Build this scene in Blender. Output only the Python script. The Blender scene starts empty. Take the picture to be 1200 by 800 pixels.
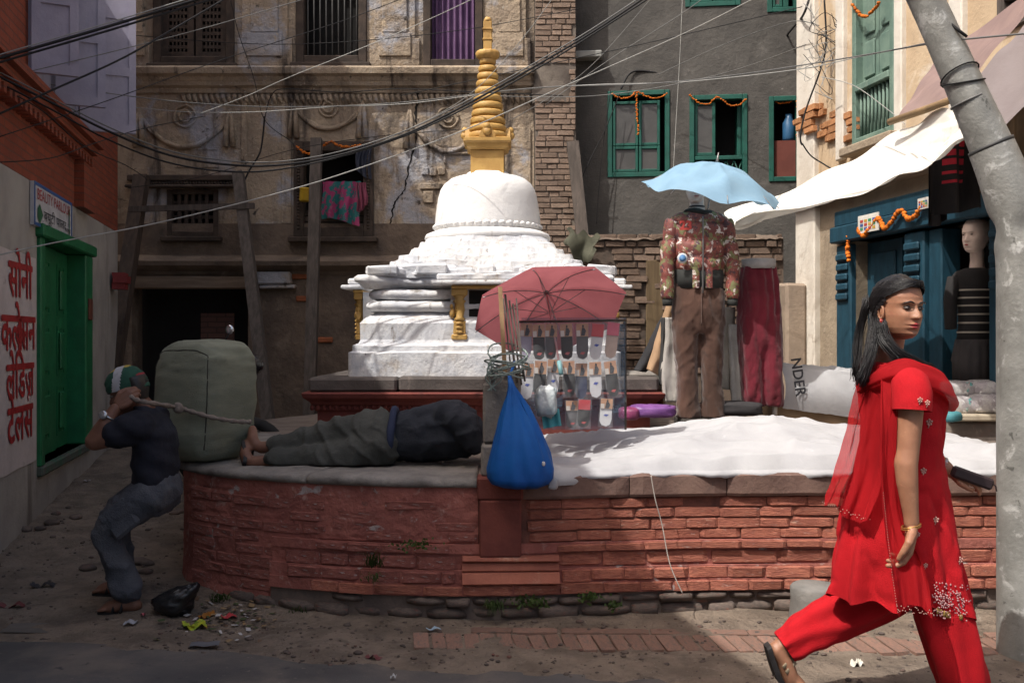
import bpy, bmesh, math, random
from math import sin, cos, pi, radians, sqrt, atan2, exp
from mathutils import Vector, Matrix, noise

# ------------------------------------------------------------------ camera, sky, sun, exposure
SC = bpy.context.scene
COL = SC.collection
cam_data = bpy.data.cameras.new("camera")
cam_data.lens = 35.0
cam_data.sensor_width = 36.0
cam_data.shift_y = -0.004
cam_data.clip_start = 0.05
cam_data.clip_end = 600.0
cam = bpy.data.objects.new("camera", cam_data)
cam.location = (0, 0, 1.4)
cam.rotation_euler = (radians(90), 0, 0)
COL.objects.link(cam)
SC.camera = cam

SUN_EL = radians(56)
SUN_AZ = radians(40)          # the sun stands to the left and this much towards the camera
SUN_DIR = Vector((-cos(SUN_EL) * cos(SUN_AZ), -cos(SUN_EL) * sin(SUN_AZ), sin(SUN_EL)))
world = bpy.data.worlds.new("World")
SC.world = world
world.use_nodes = True
wn = world.node_tree
bg = wn.nodes["Background"]
sky = wn.nodes.new("ShaderNodeTexSky")
sky.sky_type = 'NISHITA'
sky.sun_disc = False
sky.sun_elevation = SUN_EL
sky.sun_rotation = atan2(SUN_DIR.x, SUN_DIR.y)
sky.air_density = 1.0
sky.dust_density = 7.0
wn.links.new(sky.outputs[0], bg.inputs[0])
bg.inputs[1].default_value = 0.138
sun_data = bpy.data.lights.new("sun", 'SUN')
sun_data.energy = 3.2
sun_data.angle = radians(0.5)
sun_data.color = (1.0, 0.96, 0.90)
sun = bpy.data.objects.new("sun", sun_data)
sun.rotation_euler = SUN_DIR.to_track_quat('Z', 'Y').to_euler()
sun.location = (-6, -3, 12)
COL.objects.link(sun)
SC.view_settings.view_transform = 'Standard'
SC.view_settings.look = 'None'
SC.view_settings.exposure = 0.54
SC.view_settings.gamma = 1.0
SC.view_settings.use_curve_mapping = False
SC.cycles.use_denoising = True
SC.cycles.max_bounces = 7
SC.cycles.diffuse_bounces = 4
SC.cycles.caustics_reflective = False
SC.cycles.caustics_refractive = False
SC.cycles.sample_clamp_indirect = 6.0

# ------------------------------------------------------------------ geometry helpers
F = 1200 * 35 / 36
HY = 395.0
EYE = 1.4
R = random.Random(7)


def P(px, py, d):
    """a point seen at that place of the photograph, d metres into the scene"""
    return Vector(((px - 600) / F * d, d, EYE - (py - HY) / F * d))


def nz(p, s=1.0, seed=0.0):
    return noise.noise(Vector((p[0] * s + seed, p[1] * s + seed * 1.7, p[2] * s - seed)))


def fbm(p, s=1.0, seed=0.0, o=4):
    a, t, k = 1.0, 0.0, 0.0
    for i in range(o):
        t += a * nz(p, s, seed + i * 3.1)
        k += a
        a *= 0.5
        s *= 2.1
    return t / k


class MB:
    def __init__(s):
        s.v, s.f, s.m, s.sm = [], [], [], []

    def add(s, vs, fs, mi=0, smooth=False):
        b = len(s.v)
        s.v += [Vector(v) for v in vs]
        s.f += [tuple(i + b for i in f) for f in fs]
        s.m += [mi] * len(fs)
        s.sm += [smooth] * len(fs)
        return s

    def box(s, x0, x1, y0, y1, z0, z1, mi=0):
        vs = [(x0, y0, z0), (x1, y0, z0), (x1, y1, z0), (x0, y1, z0), (x0, y0, z1), (x1, y0, z1), (x1, y1, z1), (x0, y1, z1)]
        return s.add(vs, [(0, 3, 2, 1), (4, 5, 6, 7), (0, 1, 5, 4), (1, 2, 6, 5), (2, 3, 7, 6), (3, 0, 4, 7)], mi)

    def cbox(s, x0, x1, y0, y1, z0, z1, c=0.01, mi=0):
        """box with chamfered edges"""
        c = min(c, abs(x1 - x0) * .45, abs(y1 - y0) * .45, abs(z1 - z0) * .45)
        vs = []
        idx = {}
        for ix, X in ((0, (x0, x0 + c)), (1, (x1, x1 - c))):
            for iy, Y in ((0, (y0, y0 + c)), (1, (y1, y1 - c))):
                for iz, Z in ((0, (z0, z0 + c)), (1, (z1, z1 - c))):
                    for k in range(3):
                        idx[(ix, iy, iz, k)] = len(vs)
                        vs.append((X[0] if k == 0 else X[1], Y[0] if k == 1 else Y[1], Z[0] if k == 2 else Z[1]))
        fs = []
        I = lambda a, b, cc, k: idx[(a, b, cc, k)]
        for a in (0, 1):
            fs.append([I(a, 0, 0, 0), I(a, 1, 0, 0), I(a, 1, 1, 0), I(a, 0, 1, 0)][::1 if a else -1])
            fs.append([I(0, a, 0, 1), I(0, a, 1, 1), I(1, a, 1, 1), I(1, a, 0, 1)][::1 if a else -1])
            fs.append([I(0, 0, a, 2), I(1, 0, a, 2), I(1, 1, a, 2), I(0, 1, a, 2)][::1 if a else -1])
        for a in (0, 1):
            for b in (0, 1):
                q = [I(a, b, 0, 0), I(a, b, 1, 0), I(a, b, 1, 1), I(a, b, 0, 1)]
                fs.append(q if (a ^ b) == 0 and False else (q[::-1] if (a == b) else q))
                q = [I(a, 0, b, 0), I(a, 1, b, 0), I(a, 1, b, 2), I(a, 0, b, 2)]
                fs.append(q if (a == b) else q[::-1])
                q = [I(0, a, b, 1), I(1, a, b, 1), I(1, a, b, 2), I(0, a, b, 2)]
                fs.append(q[::-1] if (a == b) else q)
                for cc in (0, 1):
                    t = [I(a, b, cc, 0), I(a, b, cc, 1), I(a, b, cc, 2)]
                    fs.append(t if (a + b + cc) % 2 == 1 else t[::-1])
        return s.add(vs, fs, mi)

    def bar(s, a, b, w, h, up=(0, 0, 1), mi=0):
        a, b = Vector(a), Vector(b)
        d = (b - a).normalized()
        x = d.cross(Vector(up))
        if x.length < 1e-4:
            x = d.cross(Vector((1, 0, 0)))
        x.normalize()
        y = x.cross(d)
        vs = []
        for p in (a, b):
            for sx, sy in ((-1, -1), (1, -1), (1, 1), (-1, 1)):
                vs.append(p + x * sx * w / 2 + y * sy * h / 2)
        return s.add(vs, [(3, 2, 1, 0), (4, 5, 6, 7), (0, 1, 5, 4), (1, 2, 6, 5), (2, 3, 7, 6), (3, 0, 4, 7)], mi)

    def loft(s, rings, mi=0, smooth=True, cap=True, closed=True):
        n = len(rings[0])
        vs = [p for r in rings for p in r]
        fs = []
        for i in range(len(rings) - 1):
            for j in range(n if closed else n - 1):
                k = (j + 1) % n
                fs.append((i * n + j, i * n + k, (i + 1) * n + k, (i + 1) * n + j))
        if cap and closed:
            fs.append(tuple(range(n - 1, -1, -1)))
            fs.append(tuple((len(rings) - 1) * n + j for j in range(n)))
        return s.add(vs, fs, mi, smooth)

    def tube(s, pts, r, n=8, mi=0, smooth=True, flat=1.0, up=None, cap=True):
        pts = [Vector(p) for p in pts]
        rs = r if isinstance(r, (list, tuple)) else [r] * len(pts)
        rings = []
        prev = Vector(up) if up is not None else None
        for i, p in enumerate(pts):
            d = (pts[min(i + 1, len(pts) - 1)] - pts[max(i - 1, 0)])
            if d.length < 1e-9:
                d = Vector((0, 0, 1))
            d.normalize()
            if prev is None:
                prev = Vector((0, 0, 1)) if abs(d.z) < .9 else Vector((0, 1, 0))
            x = prev - d * prev.dot(d)
            if x.length < 1e-6:
                x = d.orthogonal()
            x.normalize()
            prev = x
            y = d.cross(x)
            rings.append([p + (x * cos(2 * pi * k / n) + y * sin(2 * pi * k / n) * flat) * rs[i] for k in range(n)])
        return s.loft(rings, mi, smooth, cap)

    def lathe(s, prof, c=(0, 0, 0), n=32, mi=0, smooth=True, fn=None):
        rings = []
        for r, z in prof:
            ring = []
            for k in range(n):
                a = 2 * pi * k / n
                rr = r if fn is None else fn(r, z, a)
                ring.append(Vector((c[0] + rr * cos(a), c[1] + rr * sin(a), c[2] + z)))
            rings.append(ring)
        return s.loft(rings, mi, smooth)

    def ell(s, c, rx, ry, rz, n=12, m=8, mi=0, rot=None):
        c = Vector(c)
        rings = []
        for i in range(m + 1):
            t = pi * (i / m) if 0 < i < m else (0.02 if i == 0 else pi - .02)
            ring = []
            for k in range(n):
                a = 2 * pi * k / n
                p = Vector((rx * sin(t) * cos(a), ry * sin(t) * sin(a), -rz * cos(t)))
                ring.append(c + (rot @ p if rot is not None else p))
            rings.append(ring)
        return s.loft(rings, mi, True)

    def grid(s, fn, nu, nv, mi=0, smooth=True, thick=0.0):
        vs = [Vector(fn(i / nu, j / nv)) for j in range(nv + 1) for i in range(nu + 1)]
        W = nu + 1
        fs = [(j * W + i, j * W + i + 1, (j + 1) * W + i + 1, (j + 1) * W + i) for j in range(nv) for i in range(nu)]
        return s.add(vs, fs, mi, smooth)

    def extr(s, poly, a, b, fn, mi=0):
        """prism: 2D polygon (u,v) placed by fn(u,v,w) between w=a and w=b"""
        n = len(poly)
        vs = [fn(u, v, a) for u, v in poly] + [fn(u, v, b) for u, v in poly]
        fs = [tuple(range(n)), tuple(range(2 * n - 1, n - 1, -1))]
        for i in range(n):
            j = (i + 1) % n
            fs.append((j, i, i + n, j + n))
        return s.add(vs, fs, mi)

    def jitter(s, amp, sc=3.0, seed=0.0, start=0):
        for i in range(start, len(s.v)):
            v = s.v[i]
            s.v[i] = v + Vector((fbm(v, sc, seed), fbm(v, sc, seed + 11), fbm(v, sc, seed + 23))) * amp
        return s

    def xf(s, M, start=0):
        for i in range(start, len(s.v)):
            s.v[i] = M @ s.v[i]
        return s

    def mesh(s, name, mats, fixn=True):
        me = bpy.data.meshes.new(name)
        me.from_pydata([tuple(v) for v in s.v], [], s.f)
        for m in (mats if isinstance(mats, (list, tuple)) else [mats]):
            me.materials.append(m)
        me.polygons.foreach_set("material_index", s.m)
        me.polygons.foreach_set("use_smooth", s.sm)
        if fixn:
            bm = bmesh.new()
            bm.from_mesh(me)
            bmesh.ops.recalc_face_normals(bm, faces=bm.faces)
            bm.to_mesh(me)
            bm.free()
        me.update()
        return me


WM = {}      # world matrix of every object built here


def tag(o, label=None, cat=None, group=None, kind=None):
    if label: o["label"] = label
    if cat: o["category"] = cat
    if group: o["group"] = group
    if kind: o["kind"] = kind
    return o


def link(o, parent=None):
    COL.objects.link(o)
    if parent is not None:
        o.parent = parent
    return o


def thing(name, label, cat, loc=(0, 0, 0), rz=0.0, group=None, kind=None):
    o = bpy.data.objects.new(name, None)
    o.empty_display_size = 0.1
    o.location = loc
    o.rotation_euler = (0, 0, rz)
    link(o)
    WM[o.name] = Matrix.Translation(Vector(loc)) @ Matrix.Rotation(rz, 4, 'Z')
    return tag(o, label, cat, group, kind)


def obj(name, mb, mats, parent=None, label=None, cat=None, group=None, kind=None, local=False, fixn=True, center=False):
    """one mesh object; world coordinates unless local (then those of the parent's frame)"""
    PM = WM[parent.name] if parent is not None else Matrix.Identity(4)
    M = PM.copy()
    if local:
        mb.xf(PM)
    if parent is None or center:
        xs = [v.x for v in mb.v]; ys = [v.y for v in mb.v]; zs = [v.z for v in mb.v]
        M = Matrix.Translation(((min(xs) + max(xs)) / 2, (min(ys) + max(ys)) / 2, min(zs)))
        if parent is not None:
            M = M @ PM.to_3x3().to_4x4()
    mb.xf(M.inverted())
    o = bpy.data.objects.new(name, mb.mesh(name, mats, fixn))
    link(o, parent)
    o.matrix_local = (PM.inverted() @ M) if parent is not None else M
    WM[o.name] = M
    return tag(o, label, cat, group, kind)


def inst(name, me, M, parent=None, **kw):
    """an object sharing mesh data, placed by world matrix"""
    o = bpy.data.objects.new(name, me)
    link(o, parent)
    o.matrix_local = (WM[parent.name].inverted() @ M) if parent is not None else M
    WM[o.name] = M
    return tag(o, **kw)


TMP = bpy.data.scenes.new("workbench")


def fuse(mb, vox=0.01, smooth=4, fac=0.5):
    """voxel union of overlapping closed shapes, smoothed; returns a new builder"""
    me = mb.mesh("fuse", [], True) if False else None
    me = bpy.data.meshes.new("fuse")
    me.from_pydata([tuple(v) for v in mb.v], [], mb.f)
    bm = bmesh.new(); bm.from_mesh(me); bmesh.ops.recalc_face_normals(bm, faces=bm.faces); bm.to_mesh(me); bm.free()
    o = bpy.data.objects.new("fuse", me)
    TMP.collection.objects.link(o)
    m = o.modifiers.new("r", 'REMESH'); m.mode = 'VOXEL'; m.voxel_size = vox
    if smooth:
        k = o.modifiers.new("s", 'SMOOTH'); k.iterations = smooth; k.factor = fac
    vl = TMP.view_layers[0]
    with bpy.context.temp_override(scene=TMP, view_layer=vl):
        dg = bpy.context.evaluated_depsgraph_get()
        ev = bpy.data.meshes.new_from_object(o.evaluated_get(dg))
    out = MB()
    out.add([v.co.copy() for v in ev.vertices], [tuple(p.vertices) for p in ev.polygons], 0, True)
    bpy.data.objects.remove(o); bpy.data.meshes.remove(me); bpy.data.meshes.remove(ev)
    return out


def vnormals(mb):
    ns = [Vector((0, 0, 0)) for _ in mb.v]
    for f in mb.f:
        n = (mb.v[f[1]] - mb.v[f[0]]).cross(mb.v[f[2]] - mb.v[f[0]])
        for i in f: ns[i] = ns[i] + n
    return [n.normalized() if n.length > 0 else Vector((0, 0, 1)) for n in ns]


def wrinkle(mb, fn):
    """move every vertex along its normal by fn(point)"""
    ns = vnormals(mb)
    for i, v in enumerate(mb.v):
        mb.v[i] = v + ns[i] * fn(v)
    return mb


def catmull(pts, n=8):
    pts = [Vector(p) for p in pts]
    out = []
    for i in range(len(pts) - 1):
        p0 = pts[max(i - 1, 0)]; p1 = pts[i]; p2 = pts[i + 1]; p3 = pts[min(i + 2, len(pts) - 1)]
        for k in range(n):
            t = k / n
            out.append(.5 * ((2 * p1) + (p2 - p0) * t + (2 * p0 - 5 * p1 + 4 * p2 - p3) * t * t + (3 * p1 - p0 - 3 * p2 + p3) * t ** 3))
    out.append(pts[-1])
    return out


def lerp(a, b, t):
    return a + (b - a) * t


def interp(x, xs, ys):
    if x <= xs[0]: return ys[0]
    for i in range(len(xs) - 1):
        if x <= xs[i + 1]:
            return lerp(ys[i], ys[i + 1], (x - xs[i]) / (xs[i + 1] - xs[i]))
    return ys[-1]


def sstep(a, b, x):
    t = max(0.0, min(1.0, (x - a) / (b - a)))
    return t * t * (3 - 2 * t)


# ------------------------------------------------------------------ materials
MATS = {}


def mat(name, c, c2=None, scale=5.0, rough=0.85, bump=0.25, bscale=60.0, stains=(), var=0.0, spec=0.3, metallic=0.0,
        brick=None, trans=0.0, stretch=(1, 1, 1), lo=0.35, hi=0.65, bdist=0.01, rough2=None, weave=0.0, sheen=0.0, big=0.0, sss=0.0):
    if name in MATS:
        return MATS[name]
    m = bpy.data.materials.new(name)
    m.use_nodes = True
    nt = m.node_tree
    N, L = nt.nodes, nt.links
    b = N["Principled BSDF"]
    b.inputs["Roughness"].default_value = rough
    b.inputs["Specular IOR Level"].default_value = spec
    b.inputs["Metallic"].default_value = metallic
    if sss:
        b.inputs["Subsurface Weight"].default_value = sss
        b.inputs["Subsurface Radius"].default_value = (.012, .004, .002)
        b.inputs["Subsurface Scale"].default_value = 1.0
    if sheen:
        b.inputs["Sheen Weight"].default_value = sheen
    tc = N.new("ShaderNodeTexCoord")
    mp = N.new("ShaderNodeMapping")
    mp.inputs["Scale"].default_value = stretch
    L.new(tc.outputs["Object"], mp.inputs[0])
    oi = N.new("ShaderNodeObjectInfo")
    if var:
        off = N.new("ShaderNodeVectorMath"); off.operation = 'SCALE'
        cmb = N.new("ShaderNodeCombineXYZ")
        for i in range(3): L.new(oi.outputs["Random"], cmb.inputs[i])
        L.new(cmb.outputs[0], off.inputs[0]); off.inputs["Scale"].default_value = 37.0
        L.new(off.outputs[0], mp.inputs["Location"])
    vec = mp.outputs[0]

    def ntex(sc, det=6, rgh=0.6, v=None, dist=0.0):
        t = N.new("ShaderNodeTexNoise")
        t.inputs["Scale"].default_value = sc
        t.inputs["Detail"].default_value = det
        t.inputs["Roughness"].default_value = rgh
        t.inputs["Distortion"].default_value = dist
        L.new(v or vec, t.inputs["Vector"])
        return t.outputs[0]

    def ramp(x, a, bb):
        r = N.new("ShaderNodeMapRange")
        r.interpolation_type = 'SMOOTHSTEP'
        r.inputs[1].default_value = a; r.inputs[2].default_value = bb
        L.new(x, r.inputs[0])
        return r.outputs[0]

    def mix(f, a, bb):
        x = N.new("ShaderNodeMix"); x.data_type = 'RGBA'
        if isinstance(f, float): x.inputs[0].default_value = f
        else: L.new(f, x.inputs[0])
        for k, val in ((6, a), (7, bb)):
            if isinstance(val, (tuple, list)): x.inputs[k].default_value = (*val[:3], 1)
            else: L.new(val, x.inputs[k])
        return x.outputs[2]

    col = mix(ramp(ntex(scale), lo, hi), c, c2 or tuple(x * .75 for x in c))
    heights = []
    if brick:
        bt = N.new("ShaderNodeTexBrick")
        bt.inputs["Color1"].default_value = (*brick['c1'], 1)
        bt.inputs["Color2"].default_value = (*brick['c2'], 1)
        bt.inputs["Mortar"].default_value = (*brick['mortar'], 1)
        bt.inputs["Scale"].default_value = 1.0
        bt.inputs["Mortar Size"].default_value = brick.get('ms', .008)
        bt.inputs["Mortar Smooth"].default_value = .3
        bt.inputs["Brick Width"].default_value = brick.get('w', .22)
        bt.inputs["Row Height"].default_value = brick.get('h', .062)
        sp = N.new("ShaderNodeSeparateXYZ"); L.new(tc.outputs["Object"], sp.inputs[0])
        cb = N.new("ShaderNodeCombineXYZ")
        L.new(sp.outputs[brick.get('ax', 0)], cb.inputs[0]); L.new(sp.outputs[2], cb.inputs[1])
        wob = N.new("ShaderNodeMix"); wob.data_type = 'VECTOR'; wob.inputs[0].default_value = .012
        nv = N.new("ShaderNodeTexNoise"); nv.inputs["Scale"].default_value = 6.0; L.new(tc.outputs["Object"], nv.inputs["Vector"])
        L.new(cb.outputs[0], wob.inputs[4]); L.new(nv.outputs[1], wob.inputs[5])
        L.new(wob.outputs[1], bt.inputs["Vector"])
        col = mix(.35, bt.outputs[0], col)
        inv = N.new("ShaderNodeMath"); inv.operation = 'MULTIPLY'; inv.inputs[1].default_value = -1.2
        L.new(bt.outputs[1], inv.inputs[0]); heights.append((inv.outputs[0], 1.0))
    for i, st in enumerate(stains):
        sc_, lo_, hi_ = st[1], st[2], st[3]
        v = vec
        if len(st) > 4:
            m2 = N.new("ShaderNodeMapping"); m2.inputs["Scale"].default_value = st[4]
            m2.inputs["Location"].default_value = (i * 3.3, i * 1.7, i * 5.1)
            L.new(vec, m2.inputs[0]); v = m2.outputs[0]
        col = mix(ramp(ntex(sc_, 7, .65, v, .4), lo_, hi_), col, st[0])
    if var:
        hs = N.new("ShaderNodeHueSaturation")
        mr = N.new("ShaderNodeMapRange"); mr.inputs[3].default_value = 1 - var; mr.inputs[4].default_value = 1 + var
        L.new(oi.outputs["Random"], mr.inputs[0]); L.new(mr.outputs[0], hs.inputs["Value"])
        L.new(col, hs.inputs["Color"]); col = hs.outputs[0]
    L.new(col, b.inputs["Base Color"])
    rr = N.new("ShaderNodeMapRange")
    rr.inputs[3].default_value = max(0, rough - .1); rr.inputs[4].default_value = min(1, rough + .1) if rough2 is None else rough2
    L.new(ntex(scale * 2.3), rr.inputs[0]); L.new(rr.outputs[0], b.inputs["Roughness"])
    if bump:
        heights.append((ntex(bscale, 8, .65), 1.0))
        if big: heights.append((ntex(bscale * .15, 5, .6), big))
        if weave:
            w = N.new("ShaderNodeTexWave"); w.inputs["Scale"].default_value = weave; w.bands_direction = 'Z'
            L.new(vec, w.inputs[0]); heights.append((w.outputs[1], .6))
        h = None
        for hh, k in heights:
            ml = N.new("ShaderNodeMath"); ml.operation = 'MULTIPLY'; ml.inputs[1].default_value = k; L.new(hh, ml.inputs[0])
            if h is None: h = ml.outputs[0]
            else:
                ad = N.new("ShaderNodeMath"); ad.operation = 'ADD'; L.new(h, ad.inputs[0]); L.new(ml.outputs[0], ad.inputs[1]); h = ad.outputs[0]
        bp = N.new("ShaderNodeBump"); bp.inputs["Strength"].default_value = bump; bp.inputs["Distance"].default_value = bdist
        L.new(h, bp.inputs["Height"]); L.new(bp.outputs[0], b.inputs["Normal"])
    if trans:
        tr = N.new("ShaderNodeBsdfTranslucent"); L.new(col, tr.inputs[0])
        ms = N.new("ShaderNodeMixShader"); ms.inputs[0].default_value = trans
        L.new(b.outputs[0], ms.inputs[1]); L.new(tr.outputs[0], ms.inputs[2])
        L.new(ms.outputs[0], N["Material Output"].inputs[0])
    MATS[name] = m
    return m


def plain(name, c, rough=.6, spec=.4, metallic=0.0, bump=.08, bscale=80, var=0.0):
    return mat(name, c, tuple(x * .82 for x in c), 9, rough, bump, bscale, spec=spec, metallic=metallic, var=var)


def glassy(name, c=(.9, .92, .95), alpha=.25, rough=.15):
    if name in MATS: return MATS[name]
    m = bpy.data.materials.new(name); m.use_nodes = True
    nt = m.node_tree; N, L = nt.nodes, nt.links
    b = N["Principled BSDF"]
    b.inputs["Base Color"].default_value = (*c, 1); b.inputs["Roughness"].default_value = rough
    b.inputs["Alpha"].default_value = alpha
    t = N.new("ShaderNodeTexNoise"); t.inputs["Scale"].default_value = 35
    bp = N.new("ShaderNodeBump"); bp.inputs["Strength"].default_value = .5; bp.inputs["Distance"].default_value = .01
    tc = N.new("ShaderNodeTexCoord"); L.new(tc.outputs["Object"], t.inputs["Vector"])
    L.new(t.outputs[0], bp.inputs["Height"]); L.new(bp.outputs[0], b.inputs["Normal"])
    MATS[name] = m
    return m


def text_mb(s, size=1.0, depth=0.0, bold=0.0, font=None):
    """flat lettering as mesh data in the x-z plane, baseline at the origin"""
    cu = bpy.data.curves.new("lettering", 'FONT')
    cu.body = s
    cu.size = size
    cu.align_x = 'CENTER'
    cu.offset = bold
    cu.resolution_u = 3
    o = bpy.data.objects.new("lettering_source", cu)
    TMP.collection.objects.link(o)
    with bpy.context.temp_override(scene=TMP, view_layer=TMP.view_layers[0]):
        dg = bpy.context.evaluated_depsgraph_get()
        me = bpy.data.meshes.new_from_object(o.evaluated_get(dg))
    mb = MB()
    mb.add([(v.co.x, 0, v.co.y) for v in me.vertices], [tuple(p.vertices) for p in me.polygons])
    bpy.data.objects.remove(o); bpy.data.curves.remove(cu); bpy.data.meshes.remove(me)
    return mb


class Frame:
    """a wall's own frame: x along the wall, -y out of it, z up; root is the thing"""

    def __init__(s, root, loc, rz):
        s.root, s.loc, s.rz = root, Vector(loc), rz
        s.M = Matrix.Translation(s.loc) @ Matrix.Rotation(rz, 4, 'Z')
        s.inv = s.M.inverted()

    def px(s, px, py, o=0.0):
        """wall coordinates (x, z) of a place in the photograph, on the plane o metres proud of the wall"""
        c = s.inv @ Vector((0, 0, EYE))
        q = s.inv @ P(px, py, 1.0)
        t = (-o - c.y) / (q.y - c.y)
        r = c + (q - c) * t
        return r.x, r.z

    def rect(s, x0, y0, x1, y1, o=0.0):
        a = s.px(x0, y1, o); b = s.px(x1, y0, o)
        return a[0], b[0], a[1], b[1]


def wall_with_holes(mb, x0, x1, z0, z1, holes, depth=.25, mi=0, o=0.0, step=.5):
    """front face of a wall split round its openings, with reveals; frame coordinates"""
    xs = sorted(set([x0, x1] + [h[0] for h in holes] + [h[1] for h in holes]))
    zs = sorted(set([z0, z1] + [h[2] for h in holes] + [h[3] for h in holes]))
    xs = [x for x in xs if x0 <= x <= x1]; zs = [z for z in zs if z0 <= z <= z1]
    for i in range(len(xs) - 1):
        for j in range(len(zs) - 1):
            cx, cz = (xs[i] + xs[i + 1]) / 2, (zs[j] + zs[j + 1]) / 2
            if any(h[0] < cx < h[1] and h[2] < cz < h[3] for h in holes):
                continue
            mb.add([(xs[i], -o, zs[j]), (xs[i + 1], -o, zs[j]), (xs[i + 1], -o, zs[j + 1]), (xs[i], -o, zs[j + 1])], [(0, 1, 2, 3)], mi)
    for h in holes:
        a, b, c, d = max(h[0], x0), min(h[1], x1), max(h[2], z0), min(h[3], z1)
        for (p, q) in (((a, c), (a, d)), ((a, d), (b, d)), ((b, d), (b, c)), ((b, c), (a, c))):
            mb.add([(p[0], -o, p[1]), (q[0], -o, q[1]), (q[0], depth, q[1]), (p[0], depth, p[1])], [(0, 1, 2, 3)], mi)
    return mb


def face_head(h=.227, n=110, m=110):
    """head sculpted from section tables; x forward, y side, z up, chin at -.115, crown at .112 for h=.227"""
    zs = [-.115, -.108, -.095, -.075, -.055, -.03, -.005, .012, .035, .065, .09, .105, .112]
    fr = [.045, .066, .079, .084, .086, .086, .085, .089, .087, .077, .056, .03, .004]
    bk = [.012, -.008, -.03, -.055, -.073, -.087, -.095, -.097, -.096, -.087, -.068, -.044, -.004]
    hw = [.012, .030, .044, .056, .063, .069, .071, .072, .072, .066, .052, .034, .004]
    mb = MB()
    rings = []

    def g(v, c, s): return exp(-((v - c) / s) ** 2)
    for i in range(m + 1):
        t_ = i / m
        z = lerp(-.115, .112, t_)
        f_, b_, w_ = interp(z, zs, fr), interp(z, zs, bk), interp(z, zs, hw)
        cx_ = (f_ + b_) / 2; rx_ = (f_ - b_) / 2
        ring = []
        for k in range(n):
            a_ = 2 * pi * k / n
            ca, sa = cos(a_), sin(a_)
            e = 2.25
            q_ = (abs(ca) ** e + abs(sa) ** e) ** (-1 / e)
            x = cx_ + rx_ * ca * q_; y = w_ * sa * q_
            if ca > 0:
                wt = min(1, ca * 2.2)
                ay = abs(y)
                dx = 0
                # nose: narrow bridge widening to tip and wings
                bridge = sstep(.010, -.034, z) * sstep(-.050, -.038, z)
                dx += (.004 + .020 * bridge) * g(y, 0, .0085 + .004 * bridge) * sstep(-.050, -.040, z) * sstep(.022, .0, z)
                dx += .007 * g(ay, .0125, .006) * g(z, -.037, .007)
                # sockets, brows, lids
                dx += -.0125 * g(ay, .030, .017) * g(z, -.002, .011)
                dx += .0045 * g(ay, .028, .02) * g(z, .015, .006)
                dx += .0065 * g(ay, .031, .0125) * g(z, -.003, .0065)
                # cheeks, mouth, chin
                dx += .005 * g(ay, .038, .018) * g(z, -.034, .016)
                dx += .0085 * g(y, 0, .020) * g(z, -.0605, .0045) + .0085 * g(y, 0, .017) * g(z, -.0725, .0048)
                dx += -.006 * g(y, 0, .022) * g(z, -.0663, .0022)
                dx += -.004 * g(y, 0, .02) * g(z, -.083, .005)
                dx += .007 * g(y, 0, .02) * g(z, -.100, .011)
                dx += .006 * g(y, 0, .03) * g(z, -.066, .018)
                x += dx * wt
            ring.append(Vector((x, y, z)) * (h / .227))
        rings.append(ring)
    mb.loft(rings)
    return mb


def frame_mat(o, fwd, up):
    f_ = Vector(fwd).normalized(); u_ = Vector(up); u_ = (u_ - f_ * u_.dot(f_)).normalized(); s_ = u_.cross(f_)
    M = Matrix((f_, s_, u_)).transposed().to_4x4()
    return Matrix.Translation(o) @ M


# ------------------------------------------------------------------ shared materials
M_dirt = mat("dirt", (.27, .215, .165), (.165, .13, .1), 5, .95, 1.0, 40, stains=[((.10, .08, .068), 3.5, .56, .74), ((.3, .25, .2), 9, .6, .75), ((.07, .055, .05), 28, .62, .7), ((.33, .28, .23), 45, .64, .7)], big=2.0, bdist=.03)
M_asphalt = mat("asphalt", (.11, .105, .102), (.08, .077, .076), 1.5, .9, .7, 160, stains=[((.19, .16, .135), 1.2, .46, .72), ((.05, .05, .05), 7, .6, .7), ((.2, .17, .15), 30, .62, .7)], bdist=.008)
M_red = mat("red_painted_brick", (.41, .15, .098), (.29, .1, .07), 3.2, .9, .9, 9, stains=[((.5, .3, .22), 4, .58, .74), ((.16, .07, .055), 3, .62, .76), ((.5, .4, .35), 1.6, .62, .8)], var=.16, bdist=.012)
M_redplaster = mat("red_limewash", (.36, .13, .102), (.26, .09, .073), 4, .92, .6, 32, stains=[((.42, .36, .34), 5.5, .60, .65), ((.15, .075, .062), 7, .6, .74), ((.44, .26, .22), 12, .56, .72)], big=2.0, bdist=.02)
M_joint = mat("earth_joint", (.25, .1, .07), (.11, .05, .04), 6, .95, .5, 60)
M_stone = mat("weathered_stone", (.2, .165, .14), (.13, .105, .09), 5, .9, .5, 45, stains=[((.28, .24, .2), 8, .6, .75), ((.07, .06, .055), 6, .6, .75), ((.2, .1, .08), 3, .6, .8)], var=.12, big=1.5, bdist=.01)
M_greystone = mat("grey_stone", (.26, .24, .215), (.18, .165, .15), 6, .92, 1.0, 28, stains=[((.08, .075, .07), 5, .58, .75), ((.27, .24, .2), 9, .62, .76)], var=.12, big=1.5)
M_rubble = mat("river_stone", (.15, .115, .095), (.1, .08, .07), 7, .9, .5, 50, stains=[((.2, .09, .07), 4, .55, .7), ((.06, .05, .045), 8, .6, .75)], var=.2)
M_pave = mat("worn_brick_paving", (.27, .155, .115), (.21, .13, .1), 9, .92, .5, 60, stains=[((.15, .12, .1), 5, .5, .68)], var=.18)
M_wood = mat("old_timber", (.075, .052, .038), (.045, .032, .025), 4, .85, .4, 30, stretch=(6, 6, .7), stains=[((.11, .085, .065), 5, .6, .75)], var=.1)
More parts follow.
